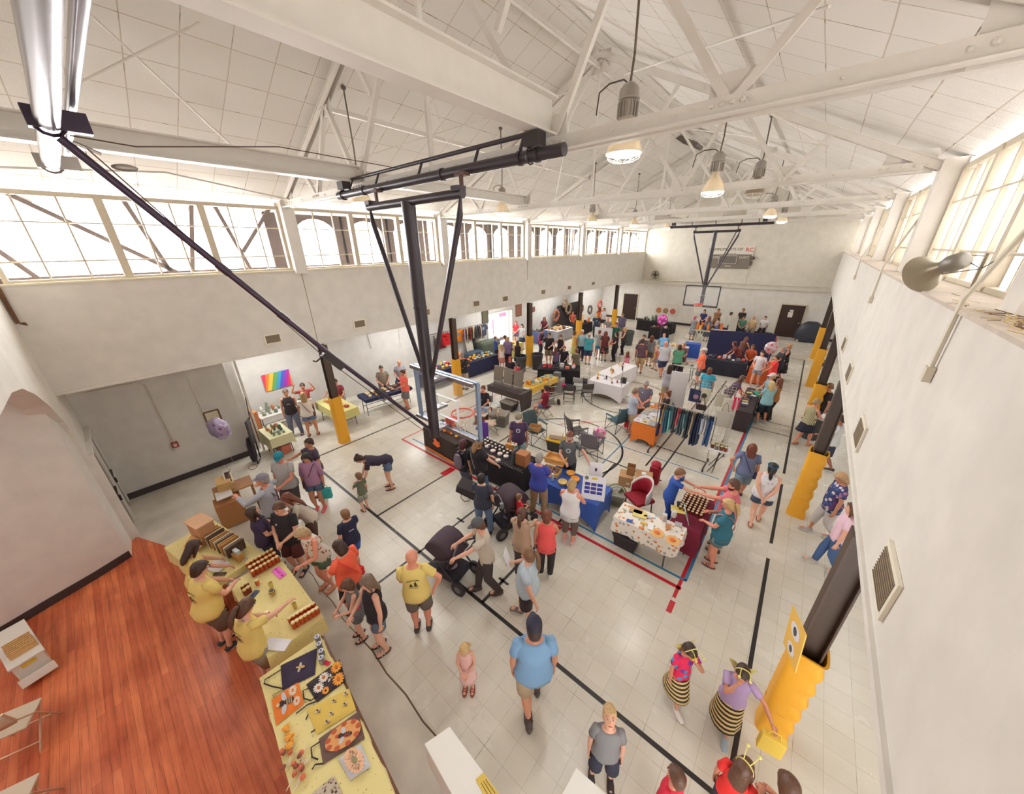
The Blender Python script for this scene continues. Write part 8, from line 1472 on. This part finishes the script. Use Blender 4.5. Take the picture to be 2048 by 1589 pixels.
def stroller(label, loc, rz, c=(72, 56, 68), hood=True):
 t = thing('stroller', label, 'stroller', loc, rz); mf = mat((58, 52, 58), .4, .3); mc = mat(c, .8, var=.08); mh = mat((140, 134, 138), .4, .4)
 k = M(); k.grid(lambda u, v: Vector((-.24 + .48 * v, .0 + .34 * cos(radians(20 + 150 * u)), .62 + .42 * sin(radians(20 + 150 * u)) * (.9 + .1 * sin(pi * v)))), 10, 8); k.build('canopy', mc, t, smooth=70, solid=.012)
 for s in (-1, 1): k = M(); k.add([(s * .245, .0, .62)] + [(s * .245, .34 * cos(radians(20 + 15 * i)), .62 + .39 * sin(radians(20 + 15 * i))) for i in range(11)], [(0, i, i + 1) for i in range(1, 11)]); k.build('canopy_side', mc, t, solid=.008)
 k = M(); k.tube([(-.25, -.33, .7)] + [(-.25 + .5 * q / 6, -.33 + .0, .72 + .28 * sin(pi * q / 6)) for q in range(7)] + [(.25, -.33, .7)], .014, 6); k.build('canopy_rim', mh, t, smooth=60)
 k = M(); k.box((0, .0, .42), (.4, .42, .06)).box((0, -.2, .6), (.4, .06, .36), (radians(18), 0, 0)); k.build('seat', mat([v * .8 for v in c], .8), t, bevel=.02)
 for s in (-1, 1):
  k = M(); k.tube([(s * .26, .48, .16), (s * .27, .15, .5), (s * .27, -.2, .72), (s * .25, -.55, 1.0)], .018, 8); k.tube([(s * .27, -.05, .56), (s * .27, -.42, .16)], .018, 8); k.build('frame_tube', mf, t, smooth=60)
  k = M(); k.tube([(s * .27 - .025, -.44, .15), (s * .27 + .025, -.44, .15)], .15, 20); w1 = k.build('wheel', mat((50, 46, 50), .6), t, smooth=40); k = M(); k.tube([(s * .27 - .03, -.44, .15), (s * .27 + .03, -.44, .15)], .07, 14); k.build('hub', mat((110, 106, 110), .4), w1)
  k = M(); k.tube([(s * .22 - .02, .5, .1), (s * .22 + .02, .5, .1)], .1, 18); k.build('wheel', mat((50, 46, 50), .6), t, smooth=40)
 k = M(); k.tube([(-.25, -.55, 1.0), (0, -.6, 1.02), (.25, -.55, 1.0)], .022, 8); k.build('handlebar', mat((40, 36, 40), .6), t, smooth=60)
 k = M(); k.ringloft([[(sx * .22, y0, z) for sx, y0 in ((-1, -.35), (1, -.35), (1, .3), (-1, .3))] for z in (.14, .16, .3)]); k.build('basket', mat((50, 44, 52), .8), t); k = M(); k.ell((0, -.05, .3), (.12, .16, .09), 12, 7); k.build('basket_bag', mat((140, 128, 140), .7), t, smooth=80)
 k = M(); k.lathe([(.035, 0), (.04, .12), (.001, .12)], (.3, -.45, .92), 12); k.build('cup_holder', mat((110, 120, 126), .4), t)
 return t
S1 = Vector((-4.15, 2.95, 0)); stroller('plum-canopied stroller pushed by the person in the flat cap', S1, radians(100)); stroller('dark plum double stroller pushed by the person in the beige blouse', (-4.05, 4.75, 0), radians(-15), (70, 54, 64))
bc_ = bx('black_case', 'black padded case held in front of the jeans by the slate-vested person', 'case', FZ(938, 985, .85), (.56, .3, .26), (52, 44, 48), .5, bevel=.03, rot=(radians(15), radians(20), .4)); k = M(); k.tube([(-.12, -.16, .06), (-.1, -.2, -.02), (.0, -.22, -.06), (.08, -.2, -.02), (.1, -.16, .06)], .008, 5); k.build('strap', mat((40, 34, 38), .7), bc_)
ph = bx('helmet_bag', 'black helmet bag with a white mark against the turquoise carrier bag', 'bag', FZ(642, 988, .42), (.14, .14, .2), (36, 32, 38), .3, bevel=.04)
def balloon(label, px, py, y, r, c, c2, shape='round', tail=True, base=None):
 p = FY(px, py, y); t = thing('foil_balloon', label, 'balloon', p, .6); k = M(); n = 28; rings = []
 for i in range(9):
  a = -pi / 2 + pi * (i + .5) / 9; rg = []
  for q in range(n):
   th = 2 * pi * q / n; sc = 1 + (.16 * abs(sin(3 * th)) if shape == 'flower' else .02 * sin(12 * th)); rg.append(Vector((r * sc * cos(th) * cos(a), r * .5 * sin(a), r * sc * sin(th) * cos(a))))
  rings.append(rg)
 k.ringloft(rings); o = k.build('foil', mat(c, .15, .5, var=.25, scale=7), t, smooth=80); k = M()
 for q in range(6 if shape == 'flower' else 4): th = q * pi / (3 if shape == 'flower' else 2) + .4; k.ell((r * .55 * cos(th), -r * .36, r * .55 * sin(th)), (r * .2, r * .1, r * .2), 10, 6)
 k.build('printed_pattern', mat(c2, .3), o, smooth=80); k = M(); k.ell((0, 0, -r * 1.08), (.02, .02, .03), 6, 4); k.build('valve', mat(c, .3), t)
 if tail: L_ = p.z - (base or 0) - r; k = M(); k.tube([(0, 0, -r), (.02, .01, -r - L_ * .5), (0, 0, -r - L_)], .003, 4); k.build('ribbon', mat((220, 200, 210), .5), t)
balloon('lavender flower-shaped foil balloon floating near the left outer wall', 438, 858, 1.2, .27, (196, 186, 222), (120, 90, 150), 'flower', True, 0)
balloon('pink and white foil balloon tied to the grey camp chair', 1199, 866, 8.6, .2, (246, 180, 200), (236, 40, 140), base=.9); balloon('white and red foil balloon above the corner stall', 1542, 696, 18.2, .27, (240, 200, 210), (226, 60, 80), base=.8); balloon('magenta and white foil balloon by the end wall tables', 1325, 640, 22.5, .32, (246, 90, 190), (250, 210, 236), base=0)
for i, (x0, x1, y0, y1) in enumerate(((-3.75, -2.75, 21.5, 21.9), (-2.75, -1.75, 21.9, 22.1), (-1.75, -.85, 22.1, 22.4))):
 a = Vector((x0, y0, 0)); b = Vector((x1, y1, 0)); k = M(); k.bar(a + Vector((0, 0, .85)), b + Vector((0, 0, .85)), .06, 1.5); tag(k.build('partition', mat((46, 48, 84), .9)), ['left', 'middle', 'right'][i] + ' panel of the navy fabric partition behind the corner stall', 'partition')
k = M(); k.box((0, 0, .4), (.9, .5, .8)); tag(k.build('chair_cover', mat((50, 86, 180), .7)), 'bright blue covered table left of the navy partition', 'cover', loc=(-4.5, 21.3, 0), rz=.1)
bx('poster_board', 'white poster on an easel in the far left aisle', 'poster', FZ(1203, 705, 0) + Vector((0, 0, .75)), (1.05, .03, .75), (222, 220, 226), .15)
k = M();
for s in (-.4, .4): k.tube([(s, 0, 0), (s * .8, 0, .75)], .02, 5)
k.tube([(0, .3, 0), (0, 0, .9)], .02, 5); tag(k.build('easel', m_leg), 'easel under the white poster in the far left aisle', 'easel', loc=FZ(1203, 705, 0) + Vector((0, .05, 0)), rz=.15)
bx('poster_board', 'white framed print leaning on the far middle table', 'poster', (-5.9, 19.7, 0), (.5, .03, 1.05), (226, 224, 220), .2); bx('poster_board', 'white sign standing by the blue covered table', 'sign', (-4.9, 20.6, 0), (.4, .03, 1.05), (226, 226, 230), .1); bx('white_board', 'tall narrow white board at the end wall stalls', 'board', (-3.4, 26.5, 0), (.45, .05, 1.6), (206, 202, 190), .3); bx('poster_board', 'pink and white poster on the stall before the navy partition', 'poster', (-3.5, 23.6, 0), (.9, .03, 1.28), (230, 200, 206), .1)
bx('sack', 'small yellow sack on the floor in the far centre', 'sack', FZ(1308, 724, 0), (.34, .3, .45), (214, 180, 70), .1)
bn = M(); bn.box((0, 0, 0), (1.75, .02, .8)); bo = tag(bn.build('banner', mat((224, 216, 206), .7)), 'white banner with three food photos on the end wall', 'banner', loc=FY(1332, 619, 30.15))
for i, c_ in enumerate(((190, 120, 70), (160, 130, 96), (196, 96, 90))): k = M(); k.lathe([(.22, 0), (.22, .012), (.001, .012)], n=18, axis=(0, -1, 0)); q_ = k.build('food_photo', mat(c_, .6, var=.4, scale=9), bo); q_.location = (-.55 + i * .55, -.012, -.12)
tc_ = [(110, 24, 34), (60, 24, 34), (130, 190, 206), (96, 16, 30), (214, 30, 36), (244, 146, 40), (190, 166, 206), (236, 206, 140), (130, 36, 36), (238, 210, 150), (84, 88, 104), (100, 90, 96), (230, 190, 170), (70, 66, 84)]
tx = [860, 869, 873, 883, 892, 917, 929, 934, 940, 946, 953, 957, 961, 966]; ty = [690, 685, 695, 684, 678, 671, 669, 667, 666, 663, 664, 662, 662, 660]
tn = ['dark red', 'maroon', 'pale blue', 'deep maroon', 'bright red', 'orange', 'lilac', 'cream', 'brick red', 'pale yellow', 'slate', 'grey', 'peach', 'charcoal']
for i, c_ in enumerate(tc_):
 p = FX(tx[i], ty[i], -14.3); t = thing('hanging_shirt', tn[i] + ' shirt hanging in the row on the left outer wall', 'shirt', p, pi / 2 + (.0 if i in (3, 4, 5, 13) else .9)); k = M()
 out = [(-.14, .32), (-.34, .24), (-.42, .02), (-.3, -.02), (-.26, .1), (-.26, -.36), (.26, -.36), (.26, .1), (.3, -.02), (.42, .02), (.34, .24), (.14, .32), (0, .27)]; k.prism(out, -.02, .02, Matrix.Rotation(pi / 2, 4, 'X')); k.build('cloth', mat(c_, .85), t)
 if i in (5, 13): k = M(); k.lathe([(.09, 0), (.09, .01), (.001, .01)], (0, -.025, .08), 14, axis=(0, -1, 0)); k.build('round_print', mat((120, 150, 170), .7), t)
k = M(); k.tube([FX(852, 672, -14.25), FX(975, 646, -14.25)], .02, 6); tag(k.build('clothes_line', m_leg), 'rail holding the hanging shirts on the left outer wall', 'rail')
for i, (px, py, c_) in enumerate(((940, 688, (206, 200, 180)), (952, 690, (60, 54, 60)), (962, 694, (196, 190, 170)))): bx('framed_panel', ['pale framed panel', 'dark strip of wood', 'cream picture frame'][i] + ' leaning on the left outer wall', 'panel', FX(px, py, -14.2) - Vector((0, 0, .4)), (.05, .5 if i != 1 else .15, .8), c_, .0, rot=(0, radians(-12), 0))
rn = random.Random(77)
for i, (px, py, r_, c_) in enumerate(((1137, 618, .45, (130, 110, 84)), (1112, 632, .45, (150, 90, 66)), (1180, 620, .4, (96, 90, 80)), (1162, 618, .4, (140, 110, 90)), (1200, 610, .4, (170, 90, 70)), (1130, 606, .35, (120, 100, 80)))):
 p = FX(px, py, -13.6); k = M()
 for q in range(26): a = q * 2 * pi / 26; k.ell((0, r_ * .75 * cos(a) + rn.uniform(-.04, .04), r_ * .75 * sin(a) + rn.uniform(-.04, .04)), (.08, .1, .1), 6, 4)
 tag(k.build('wreath', mat(c_, .8, var=.4, scale=9)), ['largest brown wreath above the far left stalls', 'rust wreath behind the seated person in maroon', 'grey wreath on the black display', 'tan wreath beside the fourth column', 'red-brown wreath near the back corner', 'small brown wreath highest on the wall'][i], 'wreath', loc=p)
gw = M(); gw.box((0, 0, 1), (.06, 3.0, 2.0)); tag(gw.build('display_board', mat((46, 38, 38), .8)), 'dark display boards behind the wreaths at the far left', 'board', loc=(-13.8, 23.2, 0))
bx('wall_rug', 'orange-brown draped rug hung at the left wall corner', 'rug', (-13.3, 2.4, 0), (.7, .12, 1.1), (196, 120, 70), .2)
hc_ = bx('covered_item', 'green camouflage tarpaulin heaped against the entrance', 'tarpaulin', (-14.0, 14.6, 0), (.6, 1.7, .95), (84, 92, 78), 0, bevel=.2)
bx('blue_chairs', 'dark blue folded chairs stacked left of the entrance', 'chair stack', (-13.9, 13.2, 0), (.5, 1.2, .55), (66, 84, 104), 0, bevel=.05)
for lb_, loc, dim, c_ in (('brown basket of goods under the mustard table', (-7.9, 11.9, 0), (.5, .4, .35), (110, 62, 44)), ('dark bags on the floor beside the black jewellery table', (-7.0, 13.6, 0), (.6, .4, .3), (50, 46, 50)), ('orange and white cardboard box under the candle table', (-4.75, 5.35, 0), (.26, .2, .3), (196, 130, 80)), ('red bag under the candle table', (-4.35, 5.45, 0), (.3, .2, .16), (214, 60, 40)), ('striped black and white bag on the white box by the silver panels', (-7.7, 12.3, .62), (.3, .24, .26), (120, 120, 126)), ('grey tote under the striped bag', (-7.7, 12.3, 0), (.6, .45, .6), (160, 156, 150)), ('white cool box between the two grey camp chairs', (-4.4, 9.3, 0), (.5, .36, .34), (226, 226, 226)), ('brown cardboard box beneath the nearest left wall cloth', (-11.75, 2.65, 0), (.4, .3, .3), (196, 110, 90))):
 bx('floor_item', lb_, 'box' if 'box' in lb_ else 'bag', loc, dim, c_, .2, bevel=.03)
k = M()
for a in range(3): k.tube([(0, 0, .12), (.3 * cos(a * 2.1 + .4), .3 * sin(a * 2.1 + .4), .01)], .012, 5)
k.tube([(0, 0, .1), (0, 0, .7)], .012, 6); tag(k.build('tripod_stand', mat((44, 40, 44), .5)), 'folding black tripod stand standing on the lane line beside the candle table', 'stand', loc=FZ(1003, 972, 0))
sg = thing('bee_sign', 'yellow sign with bee pictures taped to the nearest right column', 'sign', (.82, 3.9, 1.55), 0, rot=(0, radians(-6), radians(22))); k = M(); k.box((0, 0, .3), (.012, .34, .62)); k.build('card', mat((236, 190, 90), .6), sg)
for z_, s_ in ((.42, .1), (.14, .08)): k = M(); k.tube([(-.007, 0, z_), (-.011, 0, z_)], s_, 16); q_ = k.build('white_oval', mat((226, 222, 224), .6), sg); k = M(); k.ell((-.012, 0, z_), (.004, s_ * .4, s_ * .6), 10, 6); k.build('bee_print', mat((70, 74, 80), .6), sg)
nb = thing('hive_box', 'white bee hive box with a yellow label on the stage, holding wooden frames', 'hive box', (-7.75, -2.2, 0), .22); mwh = mat((224, 220, 210), .4)
k = M(); k.box((-.35, 0, .2), (1.0, .3, .4)); k.build('body', mwh, nb, bevel=.01); k = M(); k.box((.21, 0, .1), (.14, .34, .02), (0, radians(10), 0)).box((.27, 0, .16), (.03, .34, .12), (0, radians(-20), 0)); k.build('end_lip', mwh, nb); k = M(); k.box((-.35, 0, .41), (1.04, .34, .025)); k.build('rim', mwh, nb); k = M(); k.box((.16, 0, .35), (.012, .14, .05)); k.build('yellow_label', mat((222, 190, 60), .6), nb)
for i in range(7): k = M(); k.box((-.02 - i * .045, .02, .48), (.02, .26, .12)); k.build('wooden_frame', mat((214, 170, 112), .6, var=.1), nb)
def boxcab(label, quad, zt, zb, spread):
 P = [FZ(px, py, zt) for px, py in quad]; ctr = sum(P, Vector()) / 4; t = thing('white_cabinet', label, 'box', (ctr.x, ctr.y, 0)); k = M(); c2 = Vector((ctr.x, ctr.y, 0))
 top = [Vector((p.x, p.y, zt)) - c2 for p in P]; lo = [Vector((p.x - ctr.x, p.y - ctr.y, zb)) * 1.0 for p in P]; lo = [Vector((q.x * spread, q.y * spread, zb)) for q in lo]; k.ringloft([lo, top]); k.build('body', mwh, t, bevel=.006); k = M(); k.ringloft([[Vector((q.x * .98, q.y * .98, zt)) for q in top], [Vector((q.x * .98, q.y * .98, zt + .012)) for q in top]]); k.build('lid', mat((236, 234, 228), .4), t); return t, P, c2
t_, P_, c2 = boxcab('white hive box with a yellow label in the foreground at the bottom edge', [(848, 1489), (899, 1454), (1004, 1596), (925, 1630)], 1.0, .55, 1.0)
lp = [FZ(px, py, 1.016) - c2 for px, py in ((951, 1560), (967, 1546), (1000, 1592), (975, 1606))]; k = M(); k.add(lp, [(0, 1, 2, 3)]); k.build('yellow_label', mat((222, 190, 90), .6), t_, solid=.002)
k = M()
for q in range(3): a = lp[0].lerp(lp[1], .3 + .25 * q) ; b = lp[3].lerp(lp[2], .3 + .25 * q); k.tube([a.lerp(b, .25) + Vector((0, 0, .003)), a.lerp(b, .85) + Vector((0, 0, .003))], .0025, 4)
k.build('printed_lines', mat((110, 84, 50), .7), t_)
t2, _, _ = boxcab('plain white box corner at the bottom edge below the upward-looking child', [(1152, 1537), (1215, 1592), (1200, 1640), (1118, 1600)], 1.0, .55, 1.0)
table('low white table under the foreground hive box', (P_[0].x * .5 + P_[2].x * .5, P_[0].y * .5 + P_[2].y * .5), .5, .16, .9, .545); table('low white table under the plain white box', (-.42, 1.62), .2, .2, 0, .545)
fold_chair('beige folding chair on the stage, upper of two at the left edge', (-6.5, -2.25, 0), -1.9 + pi, (206, 190, 166), (214, 196, 168)); fold_chair('beige folding chair at the very bottom left corner', (-5.35, -2.25, 0), -1.9 + pi, (206, 190, 166), (214, 196, 168))
